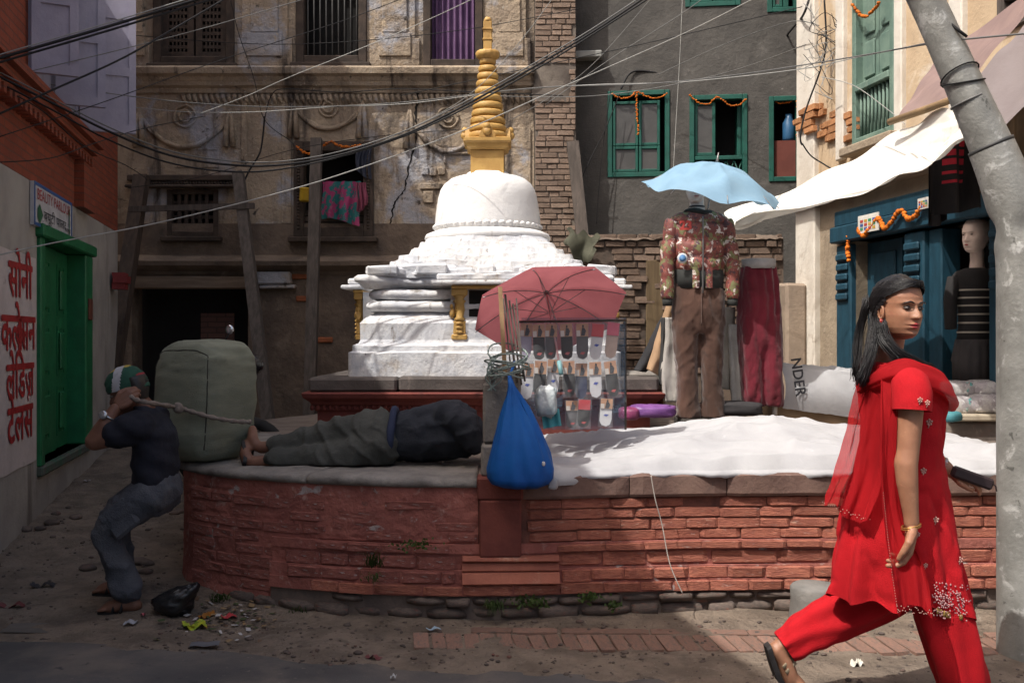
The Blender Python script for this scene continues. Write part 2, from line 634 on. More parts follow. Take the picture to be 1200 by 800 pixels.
M_greywood = mat("grey_timber", (.1, .082, .07), (.06, .05, .043), 4, .88, .4, 30, stretch=(7, 7, .6), stains=[((.15, .125, .105), 5, .6, .75)], var=.08)
M_dark = mat("dark_interior", (.012, .011, .010), (.008, .007, .007), 3, .95, .1, 20)  # near-black colour stands in for the darkness of unlit rooms
M_black = plain("black_wire", (.010, .010, .011), .6, .25)
M_greywire = plain("grey_wire", (.13, .13, .125), .55, .4)
M_silver = plain("light_wire", (.32, .32, .30), .5, .4)
M_marigold = mat("marigold", (.6, .17, .012), (.4, .09, .008), 40, .8, .3, 200, var=.2)
M_gold = mat("ochre_gold_paint", (.47, .29, .085), (.38, .22, .06), 8, .55, .3, 50, stains=[((.2, .1, .025), 9, .6, .76), ((.6, .4, .12), 14, .62, .76)], spec=.45)
M_white = mat("whitewash", (.66, .655, .645), (.55, .56, .585), 4, .9, .6, 30, stains=[((.43, .45, .49), 2.2, .5, .66), ((.2, .18, .165), 12, .63, .69), ((.45, .4, .35), 5, .56, .72), ((.26, .24, .22), 4, .62, .72, (1, 1, 3)), ((.3, .28, .26), 6, .6, .72, (2.5, 2.5, .3))], big=2.5, bdist=.012)
M_dome = mat("whitewash_clean", (.70, .695, .685), (.63, .63, .63), 3, .9, .35, 35, stains=[((.5, .49, .48), 6, .56, .74, (1, 1, .3)), ((.36, .34, .32), 9, .62, .76, (1.2, 1.2, .2)), ((.45, .45, .46), 2.5, .55, .7)], big=2.5)


# ------------------------------------------------------------------ ground and road
def ground_h(x, y):
    h = 0.0
    if y > 5.0 and x < 2.5:
        h += .062 * (y - 5.0) * sstep(2.5, -1.0, x)
    if x < -2.2:
        h += .05 * sstep(-2.2, -3.6, x) * sstep(4.6, 6.0, y)
    n = fbm((x, y, 0), 1.6, 3.3, 4) * .035 + fbm((x, y, 0), 7, 9.3, 3) * .022
    k = sstep(road_edge(x) - .25, road_edge(x) + .25, y)
    return h + n * k * (1.0 if y < 12 else .3) - .006


def road_edge(x):
    return interp(x, [-12, -2.7, -1.54, -.74, 0, .7, 1.5, 2.3, 12], [4.9, 4.67, 4.52, 4.30, 4.18, 4.1, 3.95, 3.8, 3.6]) + .05 * fbm((x, 0, 0), 3, 5)


def axis(a, b, fine0, fine1, st, coarse):
    out = []
    x = a
    while x < fine0: out.append(x); x += coarse
    x = fine0
    while x < fine1: out.append(x); x += st
    x = fine1
    while x <= b: out.append(x); x += coarse
    return out


gx = axis(-90, 90, -6, 5, .075, 6)
gy = axis(-60, 120, 2.6, 9, .075, 6)
g = MB()
W = len(gx)
g.add([(x, y, ground_h(x, y)) for y in gy for x in gx], [(j * W + i, j * W + i + 1, (j + 1) * W + i + 1, (j + 1) * W + i) for j in range(len(gy) - 1) for i in range(W - 1)], 0, True)
ground = obj("ground", g, M_dirt, kind="structure")
rx = axis(-60, 60, -5, 5, .1, 5)
g = MB()
NR = 14
vs = []
for x in rx:
    e = road_edge(x)
    for k in range(NR + 1):
        y = -40 if k == 0 else lerp(-1.5, e, ((k - 1) / (NR - 1)) ** .6)
        vs.append((x, y, .006 + .006 * fbm((x, y, 0), 2, 1) - (.012 if k == NR else 0)))
W = NR + 1
g.add(vs, [(i * W + k, i * W + k + 1, (i + 1) * W + k + 1, (i + 1) * W + k) for i in range(len(rx) - 1) for k in range(NR)], 0, True)
road = obj("road", g, M_asphalt, kind="structure")


# ------------------------------------------------------------------ bricks: a few worn shapes shared by all
def brick_meshes(name, m, n, rough, seed, bev=.12):
    out = []
    for k in range(n):
        bm = bmesh.new()
        bmesh.ops.create_cube(bm, size=1.0)
        rr = random.Random(seed + k)
        bmesh.ops.bevel(bm, geom=bm.edges[:], offset=bev * rr.uniform(.3, 1.0), segments=1, affect='EDGES')
        for v in bm.verts:
            v.co += Vector((rr.uniform(-1, 1) * rough * .5, rr.uniform(-1, 1) * rough, rr.uniform(-1, 1) * rough))
        me = bpy.data.meshes.new(name)
        bm.to_mesh(me); bm.free()
        me.materials.append(m)
        out.append(me)
    return out


BR_red = brick_meshes("brick", M_red, 7, .035, 100)
BR_left = brick_meshes("brick", M_redplaster, 5, .05, 150)
BR_rub = brick_meshes("stone", M_rubble, 6, .09, 200, .3)
for me in BR_rub:
    for p in me.polygons: p.use_smooth = True

# ------------------------------------------------------------------ the brick platform
plan = catmull([(-2.25, 7.6, 0), (-2.08, 6.6, 0), (-1.96, 6.0, 0), (-1.80, 5.6, 0), (-1.35, 5.27, 0), (-.69, 5.06, 0), (-.1, 5.02, 0), (.45, 5.09, 0), (1.1, 5.15, 0), (2.4, 5.17, 0), (4.4, 5.22, 0)], 14)
acc = [0]
for i in range(1, len(plan)):
    acc.append(acc[-1] + (plan[i] - plan[i - 1]).length)


def wall_at(t, out=0.0, z=0.0):
    for i in range(len(acc) - 1):
        if t <= acc[i + 1] or i == len(acc) - 2:
            k = (t - acc[i]) / (acc[i + 1] - acc[i])
            p = plan[i].lerp(plan[i + 1], k)
            d = (plan[i + 1] - plan[i]).normalized()
            break
    n = Vector((d.y, -d.x, 0))
    q = p + n * out
    return Vector((q.x, q.y, z)), d, n


def t_of_x(x):
    lo, hi = acc[14 * 3], acc[-1]
    for _ in range(40):
        m = (lo + hi) / 2
        if wall_at(m)[0].x < x: lo = m
        else: hi = m
    return lo


T0_, T1_ = t_of_x(-1.25), t_of_x(3.4)
platform = thing("brick_platform", "low curved red brick platform carrying the white stupa and market goods", "platform", (0.6, 7.0, 0))
core = MB()
ring = [p for p in plan] + [Vector((4.4, 11.0, 0)), Vector((-1.0, 11.0, 0)), Vector((-2.3, 8.5, 0))]
n = len(ring)
core.add([(p.x, p.y + (.004 if p.y < 7 else 0), -.1) for p in ring] + [(p.x, p.y + (.004 if p.y < 7 else 0), .672) for p in ring],
         [tuple(range(n)), tuple(range(n, 2 * n))] + [(i, (i + 1) % n, (i + 1) % n + n, i + n) for i in range(n)])
obj("core", core, M_joint, platform)
obj("top_bed", MB().add([(p.x, p.y + (.03 if p.y < 7 else 0), .679) for p in ring], [tuple(range(len(ring)))]), M_stone, platform)
for z0_, z1_, o_ in ((-.1, .106, .028), (.1065, .166, .044), (.1665, .234, .036), (.2345, .313, .014), (.3135, .36, .024)):
    sk_ = MB()
    ts = [lerp(T0_, T1_, i / 70) for i in range(71)]
    sk_.loft([[wall_at(t_, o, z)[0] for o, z in ((-.05, z0_), (o_, z0_), (o_, z1_), (-.05, z1_))] for t_ in ts], 0, False)
    obj("joint_bed", sk_, M_rubble if z0_ < 0 else M_redplaster, platform)


def lay(t0, t1, z0, z1, out, lens, meshes, name, gap=.008, deep=.1, tilt=.012, miss=0.0, jig=.006, rnd=R):
    t = t0 + rnd.uniform(0, .03)
    while t < t1 - .04:
        ln = min(rnd.uniform(*lens), t1 - t)
        if rnd.random() >= miss:
            c, d, nn = wall_at(t + ln / 2, out - deep / 2 + rnd.uniform(-jig, jig), (z0 + z1) / 2 + rnd.uniform(-1, 1) * .003)
            hh = (z1 - z0 - gap) * rnd.uniform(.92, 1.0)
            M = Matrix.Translation(c) @ Matrix.Rotation(atan2(d.y, d.x) + rnd.uniform(-tilt, tilt), 4, 'Z') @ Matrix.Rotation(rnd.uniform(-tilt, tilt) * .6, 4, 'Y') @ Matrix.Diagonal((ln - gap, deep, hh, 1))
            inst(name, rnd.choice(meshes), M, platform)
        t += ln


T = t_of_x
xl, xr = -.92, 3.25
lay(T(-1.5), T(xr), -.02, .055, .05, (.14, .27), BR_rub, "stone", .012, .12, .05, .03, .014)
lay(T(xl), T(xr), .05, .105, .055, (.12, .24), BR_rub, "stone", .012, .12, .04, .12, .012)
lay(T(xl - .1), T(xr), .105, .165, .06, (.15, .25), BR_red, "brick", .006, .12, .015, .02, .007)
lay(T(xl - .25), T(-.28), .165, .232, .05, (.13, .22), BR_left, "brick", .006, .12, .015, .0, .007)
lay(T(.22), T(xr), .165, .232, .05, (.15, .25), BR_red, "brick", .006, .12, .012, .02, .006)
lay(T(xl - .25), T(-.28), .235, .305, .03, (.14, .24), BR_left, "brick", .005, .1, .012, .0, .007)
lay(T(.22), T(xr), .236, .312, .026, (.2, .36), BR_red, "brick", .006, .1, .006, 0, .003)
lay(T(xl - .1), T(-.28), .312, .36, .04, (.14, .24), BR_left, "brick", .005, .1, .012, .0, .007)
lay(T(.22), T(xr), .315, .357, .042, (.18, .3), BR_red, "brick", .004, .1, .008, .02, .004)
lay(T(-.75), T(-.17), .365, .418, .015, (.15, .24), BR_left, "brick", .008, .1, .012, .1, .006)
zz = .362
for k in range(4):
    lay(T(.07), T(xr), zz, zz + .0545, .010, (.16, .26), BR_red, "brick", .003, .1, .006, .015, .0025)
    if k > 0:
        lay(T(-.95), T(-.17), zz, zz + .054, .008, (.16, .3), BR_left, "brick", .007, .1, .01, .3, .006)
    zz += .055
# left flank: bricks standing out here and there of a thick limewashed render
for k in range(8):
    z0 = .06 + k * .064
    lay(T(-1.83), T(-.95), z0, z0 + .06, .012, (.15, .26), BR_left, "brick", .008, .1, .012, .22, .006)
rend = MB()
ta, tb = acc[8], T(-.17)


def rfn(u, v):
    t = lerp(ta, tb, u)
    z = lerp(-.05, .668, v)
    x = wall_at(t)[0].x
    fade = sstep(-.85, -1.25, x) if z < .36 else 1.0
    row = (z / .064) % 1.0
    groove = (-.010 * exp(-(row ** 2) * 90) - .010 * exp(-((row - 1.0) ** 2) * 90)) * max(0, .25 + 2.2 * fbm((t, z, 0), 3, 14))
    col_ = ((t + (.11 if int(z / .064) % 2 else 0)) / .22) % 1.0
    groove -= .008 * exp(-((col_ - .5) ** 2) * 700) * max(0, .2 + 2 * fbm((t, z, 2), 3.5, 8))
    o = .005 + .012 * fbm((t, z, 0), 5, 2) + .008 * fbm((t * 1.0, z * 2.0, 0), 15, 4) + groove * .8
    o += .02 * max(0, .12 - z) * 5
    o = lerp(-.05, o, fade)
    return wall_at(t, o, z)[0]


rend.grid(rfn, 300, 80)
obj("render_coat", rend, M_redplaster, platform, label="rough red limewashed render flaking off the bricks")
# pilaster with the moulded stones below it
c, d, nn = wall_at(T(-.06), 0, 0)
pil = MB().cbox(-.105, .105, -.045, .1, .30, .585, .008).cbox(-.115, .115, -.04, .1, .585, .70, .01)
MP = Matrix.Translation((c.x, c.y, 0)) @ Matrix.Rotation(atan2(d.y, d.x), 4, 'Z')
obj("pilaster", pil.xf(MP), mat("red_stone", (.2, .06, .045), (.15, .045, .036), 6, .85, .4, 45, stains=[((.12, .06, .05), 7, .6, .75)]), platform, center=True)
for (a, b, z0, z1, o) in ((-.25, .235, .277, .305, .055), (-.25, .235, .228, .275, .048), (-.25, .235, .166, .226, .07)):
    m = MB()
    prof = [(-.1, z0), (o - .01, z0), (o, z0 + .008), (o - (.012 if z1 - z0 < .05 else .02), z1 - .006), (o - .03, z1), (-.1, z1)]
    m.extr([(-p[0], p[1]) for p in prof], a, b, lambda u, v, w: Vector((w + .06, u, v)))
    m.jitter(.006, 9, 2)
    obj("moulding", m.xf(MP), M_red, platform, center=True)
# coping slabs on the right, a worn lip on the left
t = T(.03)
k = 0
while t < T(3.3):
    ln = R.uniform(.5, .8)
    m = MB()
    rings = []
    for i in range(9):
        tt = t + (ln - .006) * i / 8
        e = .015 if i in (0, 8) else 0
        prof = [(-.34, .585), (.028 - e, .585), (.036 - e, .60), (.034 - e, .69 - e * .5), (.018 - e, .703 - e * .6), (-.34, .704)]
        rr = []
        for o, z in prof:
            p = wall_at(tt, o, z)[0]
            j = fbm(p, 6, 3) * .012 + fbm(p, 22, 8) * .005
            rr.append(wall_at(tt, o + (j if o > 0 else 0), z + j * .5)[0])
        rings.append(rr)
    m.loft(rings, 0, False)
    obj("coping_slab", m, mat("brown_coping", (.19, .12, .095), (.14, .085, .07), 5, .9, .45, 45, stains=[((.1, .07, .06), 6, .56, .7), ((.24, .18, .15), 9, .6, .74)], var=.1), platform, center=True)
    t += ln
    k += 1
t = acc[6]
while t < T(-.19):
    ln = min(R.uniform(.55, .95), T(-.17) - t)
    m = MB()
    rings = []
    NS = 40
    for i in range(NS + 1):
        tt = t + (ln - .008) * i / NS
        rr = []
        for o, z in [(-.5, .64), (.0, .642), (.026, .65), (.034, .664), (.032, .68), (.018, .692), (-.02, .698), (-.15, .702), (-.3, .70), (-.5, .70)]:
            p = wall_at(tt, o, z)[0]
            j = fbm(p, 3.5, 5) * .035 + fbm(p, 14, 6) * .02 + fbm(p, 40, 2) * .008
            rr.append(wall_at(tt, o + (j if o > -.05 else 0), z + (j * .45 if z > .61 else j * .9))[0])
        rings.append(rr)
    m.loft(rings, 0, True)
    obj("coping_stone", m, M_greystone, platform, center=True)
    t += ln
# stone flags of the platform's top
def flag(x0, x1, y0, y1):
    m = MB()
    m.cbox(x0, x1, y0, y1, .655, .70 + R.uniform(-.008, .01), .012)
    m.jitter(.02, 4, R.random() * 9)
    obj("paving_flag", m, M_stone, platform, center=True)


yy = 5.52
while yy < 8.6:
    dy = R.uniform(.26, .42)
    xx = -1.6 + R.uniform(0, .3)
    while xx < 4.1:
        dx = R.uniform(.4, .75)
        if (xx > 1.9 or xx < -.1) and not (yy > 7.3 and -1.7 < xx < 1.2):
            flag(xx, xx + dx - .012, yy, yy + dy - .012)
        xx += dx
    yy += dy

# ------------------------------------------------------------------ brick paving set in the dirt in front of the wall
paving = tag(bpy.data.objects.new("brick_paving", None), None, None, None, "structure")
link(paving); WM[paving.name] = Matrix.Identity(4)
BR_pave = brick_meshes("brick", M_pave, 5, .025, 300, .08)
pv = random.Random(5)
x = -.42
while x < 2.5:
    w = pv.uniform(.072, .084)
    yc = lerp(4.60, 4.52, (x + .4) / 2.6)
    sink = .005 + max(0, fbm((x, 1, 0), 2.5, 3)) * .02
    M = Matrix.Translation((x, yc + pv.uniform(-.01, .01), -.016 - sink * .8)) @ Matrix.Rotation(.1 + pv.uniform(-.03, .03), 4, 'Z') @ Matrix.Diagonal((w - .010, .23, .05, 1))
    inst("brick", pv.choice(BR_pave), M, paving)
    x += w
x = -.1
while x < 2.5:
    w = pv.uniform(.19, .24)
    yc = lerp(4.775, 4.69, (x + .4) / 2.6)
    M = Matrix.Translation((x, yc, -.0205)) @ Matrix.Rotation(-.03 + pv.uniform(-.02, .02), 4, 'Z') @ Matrix.Diagonal((w - .012, .075, .05, 1))
    inst("brick", pv.choice(BR_pave), M, paving)
    x += w
# ------------------------------------------------------------------ left building: beauty parlour
M_plaster_l = mat("grey_plaster", (.38, .355, .32), (.29, .27, .245), 2.0, .92, .4, 40, stains=[((.15, .13, .115), 2.4, .55, .75, (1, 1, .3)), ((.38, .36, .33), 6, .6, .76), ((.1, .09, .08), 9, .68, .8)], big=2)
M_brick_l = mat("red_brickwork", (.27, .07, .036), (.2, .05, .028), 3, .85, .6, 50, brick=dict(c1=(.3, .07, .032), c2=(.2, .048, .026), mortar=(.12, .06, .042), h=.058, w=.2, ms=.007), stains=[((.12, .04, .03), 3, .58, .78)], bdist=.012)
M_green = mat("green_gloss_paint", (.012, .16, .06), (.01, .12, .045), 6, .5, .25, 40, stains=[((.012, .07, .03), 7, .62, .78, (1, 1, .3)), ((.05, .2, .1), 12, .64, .76)], spec=.4)
M_lav = mat("lavender_paint", (.36, .34, .42), (.3, .285, .36), 4, .7, .25, 40, stains=[((.2, .19, .22), 5, .64, .8)])
M_redink = plain("red_sign_paint", (.36, .02, .022), .6)
M_ink = plain("black_sign_paint", (.02, .02, .025), .6)

UL = Vector((-.22, 1, 0)).normalized()
left = thing("parlour_building", "red brick building with grey plaster ground floor, green door and Nepali lettering", "building", (-3.11, 6.05, 0), atan2(UL.y, UL.x))
FL = Frame(left, (-3.11, 6.05, 0), atan2(UL.y, UL.x))
S_end = 4.15
SL = lambda px: FL.px(px, 395)[0]
dx0, dx1 = SL(44), SL(104)
door_hole = (dx0, dx1, .50, 2.12)
w = wall_with_holes(MB(), -9, S_end, -.3, 2.46, [door_hole], .35)
w.add([(S_end, 0, -.3), (S_end, 4, -.3), (S_end, 4, 2.46), (S_end, 0, 2.46)], [(0, 1, 2, 3)])
obj("plaster_wall", w, M_plaster_l, left, local=True)
w = MB()  # unseen stepped tops, heights shaped to set where the building's shadow falls
w.box(-9, -1.7, -.0, 5, 2.462, 6.1)
w.box(-1.698, .0, -.0, 5, 2.462, 5.0)
w.box(.002, 2.2, -.0, 5, 2.462, 4.55)
w.box(2.202, S_end, -.0, 5, 2.462, 8.2)
obj("brick_wall", w, M_brick_l, left, local=True)
m = MB().box(dx0 - .3, dx1 + .3, .36, 2.0, .3, 2.3)
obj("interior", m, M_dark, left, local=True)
# whitewashed panel behind the lettering
a, b, c_, d_ = -.9, dx0 - .06, .55, 1.95
m = MB().grid(lambda u, v: (lerp(a, b, u) + .02 * fbm((u, v, 0), 9, 3) * (0 if u < .9 else 1), -.003 - .002, lerp(c_, d_, v) + .03 * fbm((u, v, 2), 6, 1)), 12, 12)
obj("whitewash_panel", m, mat("pinkish_whitewash", (.55, .49, .475), (.45, .4, .385), 3, .9, .3, 40, stains=[((.22, .19, .18), 5, .62, .78)]), left, local=True)


def wall_text(parts, x, z, size, matl, name, fr, o, parent, sx=1.0, shear=0.0, bold=0.0):
    """lettering on a wall; parts = [(string, dx, dz, scale)]"""
    mb = MB()
    for s_, dx, dz, k in parts:
        t = text_mb(s_, size * k)
        for ox_, oz_, oy_ in ((0, 0, 0), (bold, 0, .0004), (-bold, 0, .0008), (0, bold, .0012), (0, -bold, .0016)):
            mb.add([Vector((v.x * sx + dx + ox_, -oy_, v.z + dz + oz_)) for v in t.v], t.f)
    for v in mb.v:
        v.x += x; v.z += z; v.y -= o
    return obj(name, mb, matl, parent, local=True, fixn=False, kind="stuff")


def reph(mb, x, z, r):
    pts = [(x - r * .5, 0, z), (x - r * .75, 0, z + r * .6), (x, 0, z + r), (x + r * .6, 0, z + r * .55)]
    for i in range(len(pts) - 1):
        p, q = Vector(pts[i]), Vector(pts[i + 1]); n_ = Vector((-(q - p).z, 0, (q - p).x)).normalized() * r * .17
        mb.add([p - n_, q - n_, q + n_, p + n_], [(0, 1, 2, 3)])


tx = (SL(0) + SL(40)) / 2 + .03
zt = lambda py: FL.px(20, py)[1]
sz = .335
wall_text([("सोनी", 0, 0, 1)], tx, zt(347), sz, M_redink, "lettering", FL, .009, left, .98, bold=.009)
wall_text([("कले", -.2, 0, 1), ("क", .015, 0, 1), ("सन", .2, 0, 1)], tx - .02, zt(409), sz, M_redink, "lettering", FL, .009, left, .92, bold=.008)
wall_text([("लेिडज", 0, 0, 1)], tx, zt(465), sz, M_redink, "lettering", FL, .009, left, .88, bold=.008)
t4 = wall_text([("टेलस", 0, 0, 1)], tx, zt(515), sz, M_redink, "lettering", FL, .009, left, .98, bold=.009)
rp = MB(); reph(rp, tx + .22, zt(515) + .235, .06)
for v in rp.v: v.y = -.009
obj("lettering", rp, M_redink, left, local=True, fixn=False, kind="stuff")

# green door: frame, two leaves, one ajar
fw = .13
m = MB()
m.cbox(dx0 - .02, dx0 + .09, -.03, .16, .50, 2.10, .01)
obj("door_post", m, M_green, left, local=True)
m = MB(); m.cbox(dx1 - .27, dx1 + .02, -.03, .16, .50, 2.10, .01)
obj("door_post", m, M_green, left, local=True)
m = MB(); m.cbox(dx0 - .06, dx1 + .06, -.06, .17, 2.1, 2.19, .012)
obj("door_lintel", m, M_green, left, local=True)
m = MB(); m.cbox(dx0 - .02, dx1 + .02, -.04, .18, .43, .5, .012)
obj("door_sill", m, mat("chipped_green_sill", (.06, .12, .08), (.1, .1, .085), 7, .85, .4, 40), left, local=True)
lx0, lx1 = SL(46), SL(81)


def leaf(x0, x1, y, z0, z1, nm="door_leaf"):
    m = MB().box(x0, x1, y, y + .035, z0, z1)
    lf = obj(nm, m, M_green, left, local=True)
    hs = [(z0 + .10, z0 + .50), (z0 + .58, z0 + .98), (z0 + 1.06, z1 - .1)]
    for a_, b_ in hs:
        mm = MB()
        xa, xb = x0 + (x1 - x0) * .22, x1 - (x1 - x0) * .22
        fr = .022
        mm.box(xa, xb, y - .006, y - .001, a_, a_ + fr).box(xa, xb, y - .006, y - .001, b_ - fr, b_).box(xa, xa + fr * 1.6, y - .006, y - .001, a_ + fr, b_ - fr).box(xb - fr * 1.6, xb, y - .006, y - .001, a_ + fr, b_ - fr)
        mm.cbox(xa + fr * 3, xb - fr * 3, y - .022, y - .001, a_ + .05, b_ - .05, .018)
        obj("raised_panel", mm, M_green, lf, local=False if False else False) if False else obj("raised_panel", mm.xf(FL.M), M_green, lf)
    return lf


leaf(lx0 + .03, lx1, .10, .51, 2.09)
leaf(lx1 + .015, dx1 - .275, .12, .51, 2.09)
m = MB().cbox(dx1 - .2, dx1 - .06, -.045, -.03, 1.55, 1.73, .004)
obj("number_plate", m, plain("brown_plate", (.16, .05, .03)), left, local=True)
# parlour sign
q = [FL.px(*p, .03) for p in ((40, 209), (84, 240), (84, 281), (40, 264))]
sx0, sx1, sz0, sz1 = q[0][0], q[1][0], (q[2][1] + q[3][1]) / 2, (q[0][1] + q[1][1]) / 2
sgn = MB().box(sx0, sx1, -.03, -.004, sz0, sz1)
sign = tag(obj("shop_sign", sgn, plain("white_sign", (.55, .55, .56), .5)), "white BEAUTY PARLOUR sign with blue border over the green door", "sign") if False else None
sgn.xf(FL.M)
sign = obj("shop_sign", sgn, plain("white_sign_board", (.52, .52, .54), .5), label="white BEAUTY PARLOUR sign with blue border over the green door", cat="sign")
bl = plain("blue_sign_paint", (.03, .1, .3), .5)
m = MB()
e = .022
m.box(sx0, sx1, -.034, -.0305, sz0, sz0 + e).box(sx0, sx1, -.034, -.0305, sz1 - e, sz1).box(sx0, sx0 + e, -.034, -.0305, sz0 + e, sz1 - e).box(sx1 - e, sx1, -.034, -.0305, sz0 + e, sz1 - e)
obj("border", m.xf(FL.M), bl, sign)
cxs, wd, ht = (sx0 + sx1) / 2, sx1 - sx0, sz1 - sz0


def sign_text(s_, x, z, size, matl, fx=1.0, bold=0.0):
    t = text_mb(s_, size, bold=bold)
    ws = max(v.x for v in t.v) - min(v.x for v in t.v)
    for v in t.v: v.x = v.x * fx / ws + x; v.z += z; v.y = -.0345
    obj("lettering", t.xf(FL.M), matl, sign, fixn=False, kind="stuff")


sign_text("BEAUTY PARLOUR", cxs, sz0 + ht * .62, ht * .36, M_redink, wd * .88)
sign_text("बयूटी पालर", cxs + wd * .02, sz0 + ht * .2, ht * .33, M_ink, wd * .6)
sign_text("वयवसाय", cxs + wd * .36, sz0 + ht * .16, ht * .16, M_ink, wd * .18)
ar = MB()
ax, az = sx1 - wd * .09, sz0 + ht * .1
ar.add([(ax - .012, -.0345, az), (ax + .012, -.0345, az), (ax + .012, -.0345, az + ht * .55), (ax - .012, -.0345, az + ht * .55)], [(0, 1, 2, 3)])
ar.add([(ax - .035, -.0345, az + ht * .55), (ax + .035, -.0345, az + ht * .55), (ax, -.0345, az + ht * .72)], [(0, 1, 2)])
ax, az = sx0 + wd * .12, sz0 + ht * .3
ar.add([(ax - .06, -.0345, az - .03), (ax, -.0345, az - .07), (ax + .09, -.0345, az), (ax, -.0345, az + .07), (ax - .06, -.0345, az + .03)], [(0, 1, 2, 3, 4)])
obj("arrow", ar.xf(FL.M), plain("green_arrow", (.02, .12, .05)), sign, fixn=False, kind="stuff")
# little red bracket sign further on
m = MB()
bx = SL(128)
m.box(bx, bx + .25, -.16, -.03, 1.93, 2.0).box(bx + .02, bx + .22, -.14, -.02, 2.0, 2.03).box(bx + .02, bx + .22, -.14, -.02, 2.07 - .2, 1.93)
obj("shelf_bracket", m.xf(FL.M), plain("red_enamel", (.22, .03, .03)), label="small red enamel bracket on plaster wall past green door", cat="bracket")
# brick cornice and short brick pier under it
cx0, cx1 = -2.0, SL(101)
for k in range(3):
    m = MB().box(cx0, cx1 + .02 * k, -.05 - .045 * k, .0, 2.90 + k * .06, 2.955 + k * .06)
    obj("cornice_course", m, M_brick_l, left, local=True)
n_d = 26
for i in range(n_d):
    xa = lerp(-.6, cx1 - .1, i / n_d)
    m = MB().box(xa, xa + .06, -.085, 0, 2.84, 2.898)
    obj("dentil_brick", m, M_brick_l, left, local=True)
m = MB().box(SL(87), SL(101), -.075, 0, 2.462, 2.838)
obj("brick_pier", m, M_brick_l, left, local=True)
# lavender window with three opened leaves
wx0, wx1 = SL(33), SL(90)
m = MB().box(wx0, wx1, -.02, .1, 3.12, 3.17).box(wx0, wx0 + .08, -.02, .1, 3.17, 4.4).box(wx1 - .08, wx1, -.02, .1, 3.17, 4.4)
win = obj("window_frame", m, M_lav, left, local=True)
m = MB().box(wx0 + .08, wx1 - .08, -.004, .02, 3.17, 4.4)
obj("window_board", m.xf(FL.M), plain("lavender_board", (.22, .21, .26), .7), win)


def shutter(s0, width, z0, z1, ang):
    """a leaf standing out of the wall; panels recessed between rails"""
    base = FL.M @ Matrix.Translation((s0, -.03, 0)) @ Matrix.Rotation(-pi / 2 + ang, 4, 'Z')
    m = MB().box(0, width, -.012, .012, z0, z1)
    sh = obj("shutter", m.xf(base), M_lav, left)
    zs = [z0 + .0]
    st = .055
    fr = MB()
    for y0, y1 in ((-.024, -.0125), (.0125, .024)):
        fr.box(0, st, y0, y1, z0, z1).box(width - st, width, y0, y1, z0, z1)
        z = z0
        while z < z1 - .05:
            fr.box(st, width - st, y0, y1, z, z + .07)
            z += .47
    obj("rail", fr.xf(base), M_lav, sh)


shutter(SL(31), .29, 3.17, 4.9, .25)
shutter(SL(60), .34, 3.12, 5.0, .22)
shutter(SL(89), .43, 3.10, 4.35, .2)

# ------------------------------------------------------------------ back building: old stucco townhouse
M_stucco = mat("old_stucco", (.36, .285, .205), (.26, .205, .15), 2.2, .93, .8, 26, stains=[((.31, .31, .33), 1.3, .5, .62), ((.12, .095, .074), 2.0, .54, .7, (1.3, 1, .35)), ((.42, .33, .23), 4, .56, .7), ((.06, .05, .042), 7, .6, .7), ((.42, .37, .3), 16, .62, .68), ((.07, .055, .045), 1.1, .54, .66, (3, 1, .5))], big=3, bdist=.022)
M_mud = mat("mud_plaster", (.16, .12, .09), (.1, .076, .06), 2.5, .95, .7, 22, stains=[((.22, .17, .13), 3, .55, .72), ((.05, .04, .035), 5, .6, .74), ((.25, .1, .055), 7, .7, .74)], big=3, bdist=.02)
M_carved = mat("carved_wood", (.07, .05, .038), (.04, .03, .024), 6, .85, .5, 45, stains=[((.1, .078, .06), 5, .6, .76)])
back = thing("stucco_townhouse", "old stucco townhouse with carved wooden windows and garland reliefs behind the stupa", "building", (0, 11, 0))
FB = Frame(back, (0, 11, 0), 0)
BX = lambda px: FB.px(px, 395)[0]
BZ = lambda py: FB.px(600, py)[1]
H1 = (BX(180), BX(275), BZ(76), 6.0)
H2 = (BX(347), BX(430), BZ(75), 6.0)
H3 = (BX(496), BX(566), BZ(79), 6.0)
H4 = (BX(196), BX(256), BZ(277), BZ(222))
H5 = (BX(345), BX(438), BZ(278), BZ(166))
H6 = (BX(155), BX(291), -.3, BZ(337))
xa, xb = BX(60), BX(626)
w = wall_with_holes(MB(), xa, xb, BZ(262), 7.5, [H1, H2, H3, H4, H5], .3)
obj("stucco_wall", w, M_stucco, back, local=True)
w = wall_with_holes(MB(), xa, xb, -.3, BZ(262) - .0, [H6], .3, o=.012)
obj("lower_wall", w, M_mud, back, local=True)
# near-black boxes in place of unlit rooms behind the openings
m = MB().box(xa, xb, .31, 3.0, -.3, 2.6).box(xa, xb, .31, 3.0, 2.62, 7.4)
obj("interior", m, M_dark, back, local=True)
m = MB().box(BX(222), BX(268), .9, 1.0, BZ(400), BZ(366))
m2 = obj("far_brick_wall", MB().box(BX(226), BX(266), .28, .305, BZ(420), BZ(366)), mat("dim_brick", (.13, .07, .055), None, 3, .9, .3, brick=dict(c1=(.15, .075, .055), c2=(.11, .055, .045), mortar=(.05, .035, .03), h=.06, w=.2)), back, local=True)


def mould(x0, x1, prof, name, matl, parent=back, jit=.004, seed=1.0, fr=None, seg=.25):
    """horizontal moulding: profile (out, z) swept along x"""
    n_ = max(2, int((x1 - x0) / seg))
    rings = [[Vector((lerp(x0, x1, i / n_), -o, z)) for o, z in prof] for i in range(n_ + 1)]
    m = MB().loft(rings, 0, False)
    if jit: m.jitter(jit, 4, seed)
    return obj(name, m, matl, parent, local=True)


